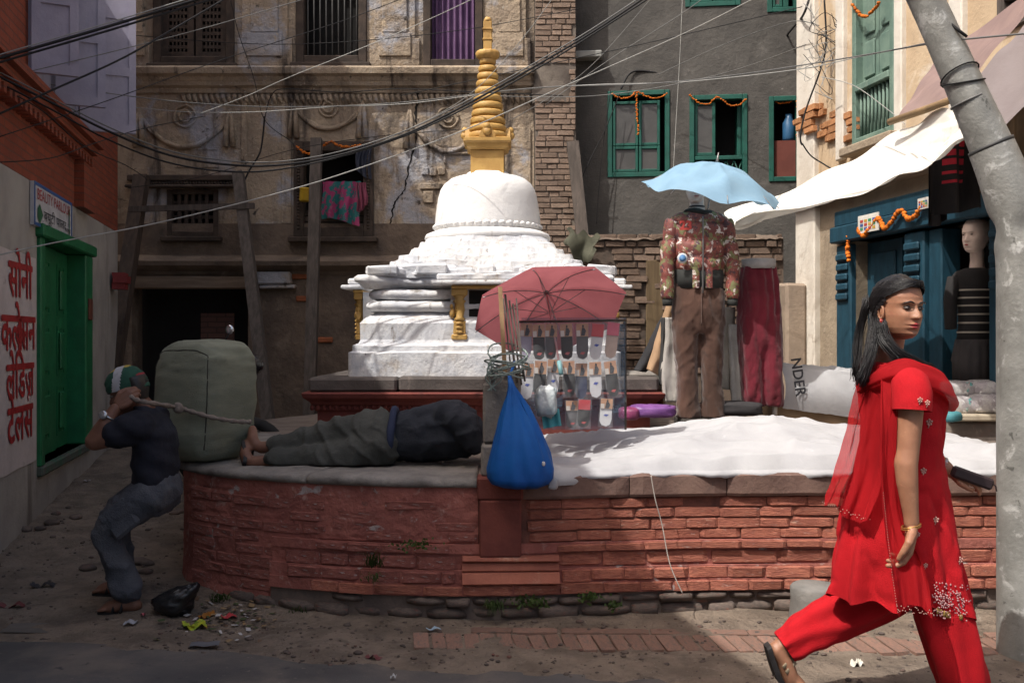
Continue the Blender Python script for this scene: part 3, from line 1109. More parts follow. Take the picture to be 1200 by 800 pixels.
cz = BZ(84)
mould(xa, xb, [(-.05, cz - .24), (.03, cz - .24), (.04, cz - .19), (.08, cz - .17), (.09, cz - .13), (.10, cz - .12), (.12, cz - .08), (.17, cz - .06), (.18, cz - .0), (.14, cz + .03), (-.05, cz + .05)], "cornice", M_stucco)
# scalloped row under the cornice
for i in range(62):
    x = lerp(BX(215), BX(618), i / 61)
    m = MB()
    m.tube([(x, -.012, cz - .26), (x + .015, -.03, cz - .31), (x + .035, -.012, cz - .36)], [.028, .024, .01], 6)
    obj("scallop", m, M_stucco, back, local=True)
# pilasters of the upper floor with stepped feet
for (p0, p1) in ((148, 176), (279, 343), (434, 492), (572, 622)):
    m = MB()
    x0, x1 = BX(p0), BX(p1)
    z0 = cz + .06
    m.cbox(x0, x1, -.035, .01, z0, z0 + .3, .006).cbox(x0 + .05, x1 - .05, -.035, .01, z0 + .3, 6.5, .006)
    ins = (x1 - x0) * .25
    m.cbox(x0 + ins, x1 - ins, -.06, -.036, z0 + .36, 6.4, .006).cbox(x0 + ins * .7, x1 - ins * .7, -.055, -.036, z0 + .1, z0 + .36, .006)
    m.jitter(.006, 3, p0)
    obj("pilaster", m, M_stucco, back, local=True)
# middle-storey raised fields and string
for (p0, y0, p1, y1) in ((206, 174, 256, 196),):
    x0, x1, z0, z1 = FB.rect(p0, y0, p1, y1)
    m = MB()
    for (a_, b_, c_, d_) in ((x0, x1, z0, z0 + .015), (x0, x1, z1 - .015, z1), (x0, x0 + .015, z0 + .015, z1 - .015), (x1 - .015, x1, z0 + .015, z1 - .015)):
        m.box(a_, b_, -.012, .0, c_, d_)
    obj("raised_field", m, M_stucco, back, local=True)
for (p0, p1, y0, y1) in ((283, 290, 118, 262), (330, 342, 118, 262), (626 - 34, 626 - 4, 150, 262), (586, 590, 120, 262)):
    x0, x1, z0, z1 = FB.rect(p0, y0, p1, y1)
    obj("string_course", MB().cbox(x0, x1, -.02, .01, z0, z1, .005).jitter(.006, 5, p0), M_stucco, back, local=True)


def swag(pc, py, hw, drop, rr, name="garland_relief"):
    cx, z = BX(pc), BZ(py)
    for k in range(3):
        pts, rs = [], []
        for i in range(25):
            u = i / 24 * 2 - 1
            pts.append((cx + u * hw, -.012 - .016 * (1 - u * u), z - drop * (1 - u * u) - .02 * k * (1 - u * u) + .022 * k))
            rs.append(.010 + .014 * (1 - u * u))
        m = MB().tube(pts, rs, 6).jitter(.016, 8, k)
        obj(name, m, M_stucco, back, local=True)
    for k, r_ in enumerate((rr * .8, rr * .42)):
        pts = [(cx + r_ * cos(a), -.014 - .006 * k, z + .02 + r_ * sin(a)) for a in [2 * pi * i / 24 for i in range(25)]]
        obj("roundel_relief", MB().tube(pts, .013, 6).jitter(.02, 9, pc), M_stucco, back, local=True)
    for s_ in (-1, 1):
        for q_ in (-.03, .02):
            pts = [(cx + s_ * hw + q_ * .3, -.014, z + .1), (cx + s_ * hw + q_, -.026, z - .05), (cx + s_ * hw + q_ * 1.6, -.018, z - .32)]
            obj("tassel_relief", MB().tube(pts, [.012, .028, .034], 7), M_stucco, back, local=True)


swag(217, 138, .5, .33, .15)
swag(385, 128, .38, .22, .13)
swag(525, 140, .42, .36, .14)
# broken relief blocks right of the crack
for (p0, y0, p1, y1) in ((494, 196, 502, 205), (504, 197, 512, 206), (514, 196, 522, 205), (492, 215, 522, 222), (496, 224, 508, 238), (520, 178, 550, 181), (520, 181, 523, 192), (150, 262, 152, 264)):
    x0, x1, z0, z1 = FB.rect(p0, y0, p1, y1)
    obj("relief_block", MB().cbox(x0, x1, -.03, .01, z0, z1, .008).jitter(.008, 9, p0), M_stucco, back, local=True)
# the long crack: a ragged open strip
cr = [(491, 100), (489, 118), (487, 140), (488, 155), (484, 178), (478, 200), (474, 222), (463, 236), (460, 250), (455, 268)]
m = MB()
L_, R_ = [], []
pts = catmull([(BX(a), 0, BZ(b)) for a, b in cr], 6)
for i, p in enumerate(pts):
    wd_ = (.022 - .012 * i / len(pts)) * R.uniform(.5, 1.5)
    jx = R.uniform(-.012, .012)
    L_.append((p.x - wd_ * .6 + jx, -.004, p.z)); R_.append((p.x + wd_ * .6 + jx, -.004, p.z))
for i in range(len(L_) - 1):
    m.add([L_[i], R_[i], R_[i + 1], L_[i + 1]], [(0, 1, 2, 3)])
obj("crack", m, M_dark, back, local=True, fixn=False)
cr2 = [(432, 62), (436, 84), (444, 96), (458, 112), (470, 132), (476, 146)]
m = MB()
pts = catmull([(BX(a), -.2, BZ(b)) for a, b in cr2], 6)


# windows
def wood_frame(hole, t=.07, out=.03, name="window_frame", deep=.12, m=M_carved, sill=True):
    x0, x1, z0, z1 = hole
    f = MB()
    f.cbox(x0, x0 + t, -out, deep, z0, z1, .008).cbox(x1 - t, x1, -out, deep, z0, z1, .008)
    f.cbox(x0 + t, x1 - t, -out, deep, z0, z0 + t, .008).cbox(x0 + t, x1 - t, -out, deep, z1 - t, z1, .008)
    fr = obj(name, f, m, back, local=True)
    if sill:
        s_ = MB().cbox(x0 - .05, x1 + .05, -out - .07, deep, z0 - .06, z0 - .002, .01)
        obj("sill", s_.xf(FB.M), m, fr)
    return fr


f1 = wood_frame(H1, .09)
hx = (H1[0] + H1[1]) / 2
for k in (0, 1):
    x0 = H1[0] + .09 if k == 0 else hx + .012
    x1 = hx - .012 if k == 0 else H1[1] - .09
    z0, z1 = H1[2] + .09, H1[3] - .09
    m = MB()
    for (a_, b_) in ((x0, x0 + .07), (x1 - .07, x1)):
        m.box(a_, b_, .02, .06, z0, z1)
    z = z0
    while z < z1:
        m.box(x0 + .07, x1 - .07, .02, .06, z, min(z + .06, z1))
        z += .78
    nb = 5
    for i in range(1, nb):
        x = lerp(x0 + .07, x1 - .07, i / nb)
        m.box(x - .008, x + .008, .03, .05, z0, z1)
    z = z0 + .1
    while z < z1:
        m.box(x0 + .07, x1 - .07, .032, .052, z, z + .035)
        z += .075
    obj("lattice_leaf", m.xf(FB.M), M_carved, f1)
f2 = wood_frame(H2, .09)
for i in range(9):
    x = lerp(H2[0] + .12, H2[1] - .12, i / 8)
    obj("bar", MB().tube([(x, .05, H2[2] + .05), (x, .05, H2[3] - .05)], .008, 6).xf(FB.M), M_greywire, f2)
f3 = wood_frame(H3, .085)
cm = MB()
cx0_, cx1_ = H3[0] + .09, H3[1] - .09
cm.grid(lambda u, v: (lerp(cx0_, cx1_, u), .1 + .028 * sin(u * 7 * 2 * pi) + .008 * sin(v * 9 + u * 20), lerp(H3[2] + .09, H3[3] - .35, v)), 84, 6)
obj("curtain", cm.xf(FB.M), mat("violet_cloth", (.15, .085, .17), (.11, .06, .13), 5, .9, .2, 90), f3)
f4 = wood_frame(H4, .055, .02)
m = MB()
x0, x1, z0, z1 = H4[0] + .055, H4[1] - .055, H4[2] + .055, H4[3] - .055
for i in range(1, 6):
    x = lerp(x0, x1, i / 6); m.box(x - .018, x + .018, .0, .03, z0, z1)
obj("lattice", m.xf(FB.M), M_carved, f4)
m = MB()
for i in range(1, 5):
    z = lerp(z0, z1, i / 5); m.box(x0, x1, .032, .055, z - .018, z + .018)
obj("lattice", m.xf(FB.M), M_carved, f4)
m = MB().cbox(BX(152), BX(278), -.09, .0, BZ(213), BZ(206), .01)
obj("carved_lintel", m, M_carved, back, local=True)
for i in range(30):
    x = lerp(BX(168), BX(272), i / 29)
    obj("lintel_bead", MB().ell((x, -.07, BZ(215.5)), .014, .011, .022, 6, 4), M_carved, back, local=True)
m = MB().cbox(BX(150), BX(278), -.11, .0, BZ(221), BZ(217.5), .01)
obj("carved_lintel", m, M_carved, back, local=True)
f5 = wood_frame(H5, .11, .05)
for s_ in (0, 1):
    for i in range(26):
        x = H5[0] + .055 if s_ == 0 else H5[1] - .055
        z = lerp(H5[2] + .1, H5[3] - .1, i / 25)
        obj("bead", MB().ell((x, -.052, z), .02, .014, .016, 6, 4).xf(FB.M), M_carved, f5)
x0, x1 = H5[0] + .11, H5[1] - .11
for k in range(3):
    m = MB().box(x0, x1, .02, .05, H5[2] + .11 + k * .07, H5[2] + .165 + k * .07)
    obj("rail", m.xf(FB.M), M_carved, f5)
# wash hung in that window
def hung(x0, x1, z0, z1, y, name, matl, label, cat, seed=0, group=None):
    def fn(u, v):
        x = lerp(x0, x1, u); z = lerp(z1, z0 + .05 * sin(u * pi + seed), v)
        return FB.M @ Vector((x + .01 * sin(v * 5 + seed), y + .025 * sin(u * 17 + seed) * (.4 + v) + .015 * sin(u * 31 + v * 4), z))
    m = MB().grid(fn, 26, 12)
    return obj(name, m, matl, label=label, cat=cat, group=group)


sh = mat("teal_pink_print", (.02, .13, .13), (.3, .04, .12), 9, .8, .2, 60, lo=.48, hi=.53, stains=[((.35, .1, .16), 16, .6, .64)])
hung(BX(379), BX(424), BZ(262), BZ(214), -.10, "hung_shawl", sh, "teal and pink printed shawl hung over carved window rail", "shawl", 1)
hung(BX(420), BX(432), BZ(245), BZ(216), -.14, "hung_cloth", plain("rose_cloth", (.25, .06, .1), .9), "rose cloth hung beside the printed shawl in carved window", "cloth", 4)
hung(BX(418), BX(436), BZ(206), BZ(172), -.07, "hung_jacket", plain("dark_blue_cloth", (.03, .035, .055), .9), "dark blue jacket hung in the carved window's upper corner", "jacket", 2)
m = MB().lathe([(.0, 0), (.055, 0), (.06, .02), (.055, .13), (.062, .14), (.05, .15), (0, .15)], FB.M @ Vector((BX(360), -.13, BZ(238))), 12)
obj("yellow_can", m, plain("yellow_plastic", (.5, .32, .02), .5), label="small yellow can hung at the carved window's side", cat="can")


def garland(fr, pts, n_, r_, label, group="marigold garlands", o=.05):
    """string of marigold heads along wall points given in the photograph"""
    g_ = [Vector((fr.px(a, b, o)[0], -o, fr.px(a, b, o)[1])) for a, b in pts]
    c_ = catmull(g_, 12)
    root = thing("marigold_garland", label, "garland", fr.M @ c_[0], 0, group)
    m = MB().tube([fr.M @ p for p in c_], .004, 5)
    obj("string", m, M_marigold, root)
    fl = MB()
    tot = len(c_) - 1
    for i in range(n_):
        p = c_[min(tot, int(i / max(1, n_ - 1) * tot))] + Vector((R.uniform(-.006, .006), R.uniform(-.008, .0), R.uniform(-.006, .006)))
        s0 = len(fl.v)
        rr = r_ * R.uniform(.75, 1.15)
        fl.ell(fr.M @ p, rr, rr, rr * .8, 7, 4)
    fl.jitter(r_ * .5, 60, 3)
    obj("flowers", fl, M_marigold, root, kind="stuff")
    return root


garland(FB, [(348, 172), (355, 178), (366, 180), (376, 172)], 16, .019, "faded marigold garland across the carved window with the shawl", o=.09)
garland(FB, [(376, 172), (388, 166), (396, 170), (408, 172), (422, 170)], 20, .019, "marigold garland end beside the jacket in the carved window", o=.1)
# ledge over the ground floor and timber lintel
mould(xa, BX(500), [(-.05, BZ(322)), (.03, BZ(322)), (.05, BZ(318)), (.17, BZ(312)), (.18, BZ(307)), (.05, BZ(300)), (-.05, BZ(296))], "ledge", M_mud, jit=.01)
obj("door_lintel", MB().cbox(BX(140), BX(296), -.10, .1, BZ(338), BZ(324), .012).jitter(.012, 3, 2), mat("pale_timber", (.22, .165, .12), (.15, .11, .08), 4, .9, .4, 30, stretch=(.6, 6, 6)), back, local=True)
obj("stone_bracket", MB().cbox(BX(300), BX(343), -.12, .05, BZ(333), BZ(319), .015).cbox(BX(306), BX(348), -.10, .05, BZ(338), BZ(333.5), .012).jitter(.012, 5, 4), M_stucco, back, local=True)
for (p, y) in ((328, 316), (352, 324), (357, 350), (381, 398)):
    x, z = BX(p), BZ(y)
    obj("brick", MB().cbox(x - .09, x + .09, -.035, .05, z - .03, z + .03, .01).jitter(.01, 9, p), mat("exposed_orange_brick", (.3, .1, .045), None, 9, .9, .4), back, local=True)
# timber shoring in front of the house
prop_root = lambda nm, lab, a, b, w_, m_=M_greywood: obj(nm, MB().bar(a, b, w_, w_ * .9, up=(0, 1, 0)).jitter(.01, 2, w_ * 50), m_, label=lab, cat="timber prop", group="timber props shoring the old house")
prop_root("timber_prop", "broad brown timber prop leaning beside the plaster wall of the parlour", P(113, 562, 9.6), P(166, 207, 10.75), .14, M_wood)
prop_root("timber_prop", "grey timber prop slanting down right of the dark doorway", P(318, 520, 9.7), P(279, 203, 10.75), .11)
prop_root("timber_prop", "upright grey timber post in front of the carved window", P(362, 520, 10.0), P(371, 163, 10.6), .115)
obj("cross_beam", MB().bar(P(152, 245, 10.55), P(298, 241, 10.55), .045, .06, up=(0, 0, 1)), M_greywood, label="thin timber cross beam nailed to the slanting props", cat="beam")

# ------------------------------------------------------------------ brick pier between the two houses
M_pierbrick = mat("weathered_brick", (.25, .18, .135), (.18, .13, .1), 6, .92, .5, 50, stains=[((.3, .24, .19), 5, .58, .74), ((.1, .075, .06), 6, .6, .74)], var=.25)
BR_pier = brick_meshes("brick", M_pierbrick, 6, .04, 400, .1)
pier = thing("brick_pier", "narrow weathered brick pier between the stucco house and grey house", "wall", (.45, 11.1, 0))
obj("mortar_core", MB().box(.25, .70, 10.93, 11.6, .3, 7.4), mat("pale_mortar", (.17, .145, .12), (.12, .1, .085), 4, .95, .5, 40), pier)
pr = random.Random(9)
z = 1.9
while z < 5.4:
    x = .25 + pr.uniform(-.1, 0)
    while x < .69:
        ln = pr.choice((.2, .2, .11))
        x0, x1 = max(x, .25), min(x + ln, .70)
        if x1 - x0 > .05 and not (4.0 < z < 4.35 and x < .6):
            M = Matrix.Translation(((x0 + x1) / 2, 10.96 + pr.uniform(-.008, .008), z + .03)) @ Matrix.Diagonal((x1 - x0 - .009, .09, .050, 1))
            inst("brick", pr.choice(BR_pier), M, pier)
        x += ln
    z += .061
m = MB().grid(lambda u, v: (lerp(.22, .66, u) + .04 * fbm((u * 3, v * 3, 0), 2, 1), 10.90 + .02 * fbm((u * 3, v * 4, 1), 3, 2) + .04 * (abs(u - .5) * 2) ** 4, lerp(3.98, 4.36, v) + .04 * fbm((u * 5, 0, 1), 2, 2)), 12, 10)
obj("mortar_patch", m, mat("pale_mortar", (.2, .17, .14)), pier)
obj("leaning_plank", MB().bar(P(688, 330, 10.5), P(671, 166, 10.75), .13, .05, up=(0, 1, 0)), M_greywood, label="dark grey plank leaning on the corner of the grey house", cat="plank")

# ------------------------------------------------------------------ grey house with green windows
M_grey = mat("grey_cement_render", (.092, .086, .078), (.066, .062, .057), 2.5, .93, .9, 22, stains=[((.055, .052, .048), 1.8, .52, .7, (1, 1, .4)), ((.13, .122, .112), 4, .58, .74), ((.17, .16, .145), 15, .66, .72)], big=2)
M_teal = mat("teal_green_paint", (.008, .085, .062), (.006, .06, .045), 6, .55, .2, 40, stains=[((.02, .13, .1), 9, .62, .76)], spec=.4)
rg = radians(-7)
grey = thing("grey_house", "grey cement rendered house with green framed windows behind the market stall", "building", (.72, 11.3, 0), rg)
FG = Frame(grey, (.72, 11.3, 0), rg)
gr_ = lambda a, b, c, d: FG.rect(a, b, c, d)
wins = [gr_(712, 105, 785, 208), gr_(808, 110, 876, 222), gr_(901, 112, 939, 213)]
ups = [gr_(706, -90, 772, -3), gr_(803, -90, 868, 9), gr_(899, -90, 936, 15)]
w = wall_with_holes(MB(), -.02, 3.6, -.2, 8.0, wins + ups, .22)
w.add([(-.02, 0, -.2), (-.02, 2, -.2), (-.02, 2, 8), (-.02, 0, 8)], [(0, 1, 2, 3)])
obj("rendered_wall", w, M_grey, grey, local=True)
obj("interior", MB().box(0, 3.6, .4, 3, -.2, 8.0), M_dark, grey, local=True)
M_pane = mat("dusty_pane", (.075, .072, .068), (.055, .053, .05), 5, .35, .1, 30, spec=.5)


def green_window(hole, kind):
    x0, x1, z0, z1 = hole
    t = .055
    f = MB()
    f.cbox(x0, x0 + t, -.015, .12, z0, z1, .006).cbox(x1 - t, x1, -.015, .12, z0, z1, .006)
    f.cbox(x0 + t, x1 - t, -.015, .12, z0, z0 + t, .006).cbox(x0 + t, x1 - t, -.015, .12, z1 - t, z1, .006)
    fr = obj("window", f, M_teal, grey, local=True)
    xm = (x0 + x1) / 2
    zm = lerp(z0, z1, .36)
    if kind == 'closed':
        for (a_, b_) in ((x0 + t, xm), (xm, x1 - t - .05)):
            for (c_, d_) in ((z0 + t, zm), (zm, z1 - t - .06)):
                s_ = MB()
                k = .035
                s_.cbox(a_ + .004, a_ + k, .0, .05, c_ + .004, d_, .005).cbox(b_ - k, b_ - .004, .0, .05, c_ + .004, d_, .005).cbox(a_ + k, b_ - k, .0, .05, c_ + .004, c_ + k, .005).cbox(a_ + k, b_ - k, .0, .05, d_ - k, d_ - .002, .005)
                cs = obj("casement", s_.xf(FG.M), M_teal, fr)
        for (a_, b_) in ((x0 + t, xm), (xm, x1 - t - .05)):
            for (c_, d_) in ((z0 + t, zm), (zm, z1 - t - .06)):
                obj("pane", MB().box(a_ + .03, b_ - .03, .02, .03, c_ + .03, d_ - .03).xf(FG.M), M_pane, fr)
    elif kind == 'open':
        # left sash shut, right one swung in, iron grille below
        s_ = MB()
        a_, b_, c_, d_ = x0 + t, xm - .03, zm, z1 - t - .02
        k = .035
        s_.cbox(a_, a_ + k, .02, .06, c_, d_, .005).cbox(b_ - k, b_, .02, .06, c_, d_, .005).cbox(a_ + k, b_ - k, .02, .06, c_, c_ + k, .005).cbox(a_ + k, b_ - k, .02, .06, d_ - k, d_, .005)
        obj("casement", s_.xf(FG.M), M_teal, fr)
        obj("pane", MB().box(a_ + k, b_ - k, .035, .045, c_ + k, d_ - k).xf(FG.M), M_pane, fr)
        obj("transom", MB().cbox(x0 + t, x1 - t, .0, .06, zm - .05, zm - .005, .005).xf(FG.M), M_teal, fr)
        s_ = MB()
        s_.cbox(x1 - t - .045, x1 - t, .13, .5, zm, z1 - t, .005)
        obj("casement", s_.xf(FG.M), M_teal, fr)
        gsum = MB()
        nn_ = 6
        for i in range(nn_):
            xa_, xb_ = lerp(x0 + t, x1 - t, i / nn_), lerp(x0 + t, x1 - t, (i + 1) / nn_)
            gsum.tube([(xa_, .03, z0 + t), (xb_, .03, zm - .05)], .007, 5).tube([(xb_, .03, z0 + t), (xa_, .03, zm - .05)], .007, 5)
        obj("grille", gsum.xf(FG.M), M_teal, fr)
    else:
        obj("board", MB().box(x0 + t, x1 - t, .03, .05, z0 + t, z0 + .46).xf(FG.M), plain("rust_red_board", (.13, .035, .025), .8), fr)
    return fr


green_window(wins[0], 'closed'); green_window(wins[1], 'open'); green_window(wins[2], 'board')
green_window(ups[0], 'closed'); green_window(ups[1], 'closed'); green_window(ups[2], 'closed')
obj("ledge_box", MB().cbox(*[gr_(673, 63, 706, 72)[i] for i in (0, 1)], -.16, .0, gr_(673, 63, 706, 72)[2], gr_(673, 63, 706, 72)[3], .01), plain("cement_box", (.3, .3, .28), .9), grey, local=True)
garland(FG, [(717, 110), (728, 115), (740, 113), (746, 107), (758, 113), (770, 115), (781, 110)], 34, .013, "marigold garland over the closed green window", o=.04)
garland(FG, [(746, 109), (746, 125), (747, 140), (748, 158)], 24, .013, "marigold strand hanging down the closed green window", o=.05)
garland(FG, [(809, 112), (818, 120), (830, 122), (841, 114), (855, 123), (866, 123), (874, 116)], 38, .013, "marigold garland over the green window with iron grille", o=.04)
garland(FG, [(904, 117), (914, 121), (924, 120), (934, 116)], 14, .011, "marigold garland inside the window with red board", o=-.02)
garland(FG, [(934, 118), (935, 135), (934, 150), (935, 168)], 22, .013, "marigold strand hanging beside the window with red board", o=.03)
obj("water_jar", MB().lathe([(0, 0), (.06, 0), (.07, .03), (.07, .2), (.04, .26), (.04, .3), (0, .3)], FG.M @ Vector((FG.px(926, 175)[0], .1, wins[2][2] + .46)), 12), plain("blue_plastic_jar", (.03, .1, .2), .4), label="blue plastic jar in the window with the red board", cat="jar")

# ------------------------------------------------------------------ broken brick garden wall
M_oldbrick = mat("sooty_brick", (.19, .135, .1), (.12, .085, .066), 6, .95, .6, 50, stains=[((.25, .2, .155), 5, .58, .74), ((.05, .04, .035), 5, .58, .72)], var=.25)
BR_old = brick_meshes("brick", M_oldbrick, 6, .05, 500, .12)
ruin = thing("broken_brick_wall", "broken low wall of old bricks with a shut door, behind the clothes dummies", "wall", (1.6, 9.7, .6))
rw = MB().box(P(683, 0, 9.7).x, P(917, 0, 9.7).x, 9.665, 9.95, .5, 2.36)
obj("mortar_core", rw, mat('earth_mortar', (.12, .09, .07), (.07, .055, .045), 5, .95, .6, 40), ruin)
z = 1.05
pr = random.Random(13)
burn = P(709, 312, 9.65)
door_x = (P(757, 0, 9.65).x, P(778, 0, 9.65).x)
while z < 2.4:
    x = P(681, 0, 9.65).x + pr.uniform(-.1, .03)
    while x < P(917, 0, 9.65).x - .03:
        ln = pr.choice((.21, .21, .2, .11))
        x1 = min(x + ln, P(917, 0, 9.65).x)
        cxm = (x + x1) / 2
        hole = (abs(cxm - burn.x - (z - burn.z) * -.5) < .12 and abs(z - burn.z) < .2 and pr.random() < .6) or (door_x[0] < cxm < door_x[1] and z < 2.15) or (z > 2.33 and pr.random() < .35)
        if not hole and x1 - x > .05:
            M = Matrix.Translation((cxm, 9.70 + pr.uniform(-.02, .012), z + .03)) @ Matrix.Rotation(pr.uniform(-.02, .02), 4, 'Y') @ Matrix.Diagonal((x1 - x - .012, .11, pr.uniform(.05, .06), 1))
            inst("brick", pr.choice(BR_old), M, ruin)
        x = x1
    z += .068
obj("door_board", MB().cbox(door_x[0], door_x[1], 9.64, 9.7, .7, 2.15, .01), mat("ochre_old_board", (.14, .1, .055), (.1, .07, .04), 4, .9, .4, 30, stretch=(6, 6, .6)), ruin)
cap = MB()
cap.grid(lambda u, v: (lerp(P(678, 0, 9.65).x, P(917, 0, 9.65).x, u), lerp(9.62, 9.98, v), 2.40 + .05 * fbm((u * 9, v, 0), 1.5, 2) + .02 * fbm((u * 30, v * 3, 0), 1, 2) - .05 * (2 * v - 1) ** 4), 60, 6)
obj("earth_capping", cap, M_mud, ruin)
stub = MB().cbox(P(917, 0, 9.3).x + .02, P(946, 0, 9.3).x, 9.25, 9.7, .6, EYE + 65 * 9.3 / F, .03)
stub.jitter(.04, 3, 5)
obj("wall_stub", stub, mat("tan_render", (.3, .235, .175), (.22, .17, .13), 3, .93, .5, 35, stains=[((.14, .1, .08), 5, .6, .75)]), label="stub of tan rendered wall beside the red trousers", cat="wall")
def rag(u, v):
    a_ = P(lerp(664, 700, u), lerp(268, 276, u), 9.55)
    return Vector((a_.x + .03 * sin(v * 6), 9.55 - .06 * sin(u * 9) * v, a_.z - v * .33 * (1 - abs(u - .5)) + .03 * sin(u * 14)))
obj("rag", MB().grid(rag, 16, 10), mat("olive_rag", (.1, .1, .07), (.07, .07, .05), 6, .95, .3, 60), label="olive rag thrown over the broken brick wall's end", cat="rag")
# ------------------------------------------------------------------ right building: cream shop house
M_cream = mat("cream_limewash", (.5, .38, .25), (.42, .31, .2), 2.2, .92, .45, 35, stains=[((.6, .53, .43), 2.6, .5, .7), ((.27, .2, .14), 4, .6, .76), ((.48, .24, .1), 5, .66, .74)], big=2.5)
M_palewall = mat("pale_limewash", (.62, .58, .51), (.52, .47, .4), 3, .92, .45, 35, stains=[((.36, .3, .24), 4, .58, .75), ((.7, .66, .6), 7, .6, .75)], big=2.5)
M_tanwall = mat("tan_mud_render", (.31, .25, .18), (.24, .19, .135), 3, .93, .5, 30, stains=[((.15, .115, .085), 4, .58, .74), ((.42, .36, .28), 6, .62, .78)], big=2.5, bdist=.015)
M_blue = mat("blue_door_paint", (.013, .055, .085), (.009, .038, .06), 5, .6, .3, 40, stains=[((.05, .13, .17), 10, .62, .76), ((.025, .035, .04), 7, .64, .76)], stretch=(3, 3, 1))  # base colour darkened for the shade on the shop front
M_sage = mat("sage_green_paint", (.15, .22, .175), (.1, .16, .13), 5, .7, .3, 40, stains=[((.22, .27, .22), 9, .6, .76), ((.06, .08, .07), 7, .62, .76)])
UR = Vector((.171, -1, 0)).normalized()
rrz = atan2(UR.y, UR.x)
right = thing("shop_house", "cream plastered shop house with green window and blue carved shop front", "building", (2.77, 9.5, 0), rrz)
FR = Frame(right, (2.77, 9.5, 0), rrz)
RX = lambda px: FR.px(px, 395)[0]
RZ = lambda px, py, o=0: FR.px(px, py, o)[1]
gx0, gx1 = RX(1003), RX(1052)
gz0, gz1 = RZ(1010, 170), 4.75
shop = (RX(1003), RX(1165) + .25, .72, 2.22)
w2 = (RX(1172), RX(1172) + 1.2, RZ(1175, 40), 4.9)
w = wall_with_holes(MB(), 0, 6.0, 2.62, 7.0, [(gx0, gx1, gz0, gz1), w2], .25)
w.add([(0, 0, .3), (0, 4, .3), (0, 4, 7), (0, 0, 7)], [(0, 1, 2, 3)])
obj("upper_wall", w, M_cream, right, local=True)
w = wall_with_holes(MB(), 0, 6.0, .3, 2.62, [shop], .3)
obj("lower_wall", w, M_tanwall, right, local=True)
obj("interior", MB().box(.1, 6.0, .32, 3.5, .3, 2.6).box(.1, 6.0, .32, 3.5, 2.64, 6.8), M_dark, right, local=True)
# pale corner pilaster and strips
m = MB().cbox(-.03, .36, -.06, .02, .4, 2.6, .012).jitter(.008, 4, 1)
obj("corner_pilaster", m, M_palewall, right, local=True)
m = MB().cbox(-.03, .33, -.05, .02, 2.78, 7.0, .012).jitter(.006, 4, 2)
obj("corner_pilaster", m, M_palewall, right, local=True)
obj("string_course", MB().cbox(-.06, 4.5, -.15, .02, 2.62, 2.70, .015).cbox(-.08, 4.5, -.2, .02, 2.701, 2.77, .015).jitter(.01, 4, 6), M_tanwall, right, local=True)
for (a_, b_) in ((RX(1052) + .01, RX(1062)), (RX(984), RX(993))):
    obj("window_pilaster", MB().cbox(a_, b_, -.045, .02, 2.95, 7.0, .01), M_palewall, right, local=True)
obj("window_pilaster", MB().cbox(RX(1118), RX(1134), -.05, .02, 2.95, 7.0, .01), M_palewall, right, local=True)
# patches where the limewash has come off the bricks
pt = random.Random(3)
BR_patch = brick_meshes("brick", mat("orange_exposed_brick", (.42, .2, .085), (.32, .15, .07), 7, .93, .5, 40, var=.2), 4, .05, 600, .15)
for i in range(34):
    px = pt.uniform(941, 1003); py = 140 + pt.uniform(-14, 18) + .10 * (px - 941)
    x, z = FR.px(px, py)
    z = round(z / .065) * .065
    M = FR.M @ Matrix.Translation((x, -.012 - (.05 if x < .33 else 0), z)) @ Matrix.Diagonal((pt.uniform(.12, .2), .05, .055, 1))
    inst("brick", pt.choice(BR_patch), M, right)
# green window: frame, carved upper leaves, balustrade
f = MB()
t = .06
f.cbox(gx0, gx0 + t, -.04, .14, gz0, gz1, .008).cbox(gx1 - t, gx1, -.04, .14, gz0, gz1, .008).cbox(gx0 + t, gx1 - t, -.04, .14, gz0, gz0 + t, .008)
gw = obj("window", f, M_sage, right, local=True)
zr = RZ(1020, 95)
zt_ = RZ(1020, 5)
obj("rail", MB().cbox(gx0 + t, gx1 - t, -.05, .12, zr - .06, zr, .008).xf(FR.M), M_sage, gw)
for i in range(9):
    x = lerp(gx0 + t + .03, gx1 - t - .03, i / 8)
    obj("baluster", MB().tube([(x, -.0, gz0 + t), (x, 0, zr - .06)], .013, 6).xf(FR.M), M_sage, gw)
obj("back_board", MB().box(gx0 + t, gx1 - t, .1, .12, gz0 + t, zr - .06).xf(FR.M), M_sage, gw)
xm = (gx0 + gx1) / 2
for (a_, b_) in ((gx0 + t, xm - .004), (xm + .004, gx1 - t)):
    s_ = MB().box(a_, b_, .03, .055, zr, gz1 - .02)
    lf = obj("shutter", s_.xf(FR.M), M_sage, gw)
    z = zr + .05
    while z < gz1 - .2:
        pm_ = MB().cbox(a_ + .05, b_ - .05, .012, .029, z, z + .3, .012)
        obj("panel", pm_.xf(FR.M), M_sage, lf)
        z += .36
obj("window_sill", MB().cbox(gx0 - .08, gx1 + .08, -.12, .1, gz0 - .08, gz0 - .003, .012), M_tanwall, right, local=True)
x0, x1, z0, z1 = w2
f = MB().cbox(x0, x0 + .07, -.03, .14, z0, z1, .008).cbox(x0 + .07, x1, -.03, .14, z0, z0 + .07, .008).cbox(x0 + .07, x1, -.03, .1, z0 + .2, z0 + .25, .008)
gw2 = obj("window", f, M_greywood, right, local=True)
for i in range(10):
    x = lerp(x0 + .12, x1 - .1, i / 9)
    obj("bar", MB().tube([(x, .03, z0 + .05), (x, .03, z1)], .01, 6).xf(FR.M), M_dark, gw2)
garland(FR, [(999, 6), (1006, 14), (1014, 20), (1024, 12), (1030, 4)], 18, .018, "marigold tuft at the top of the sage green window", o=.06)
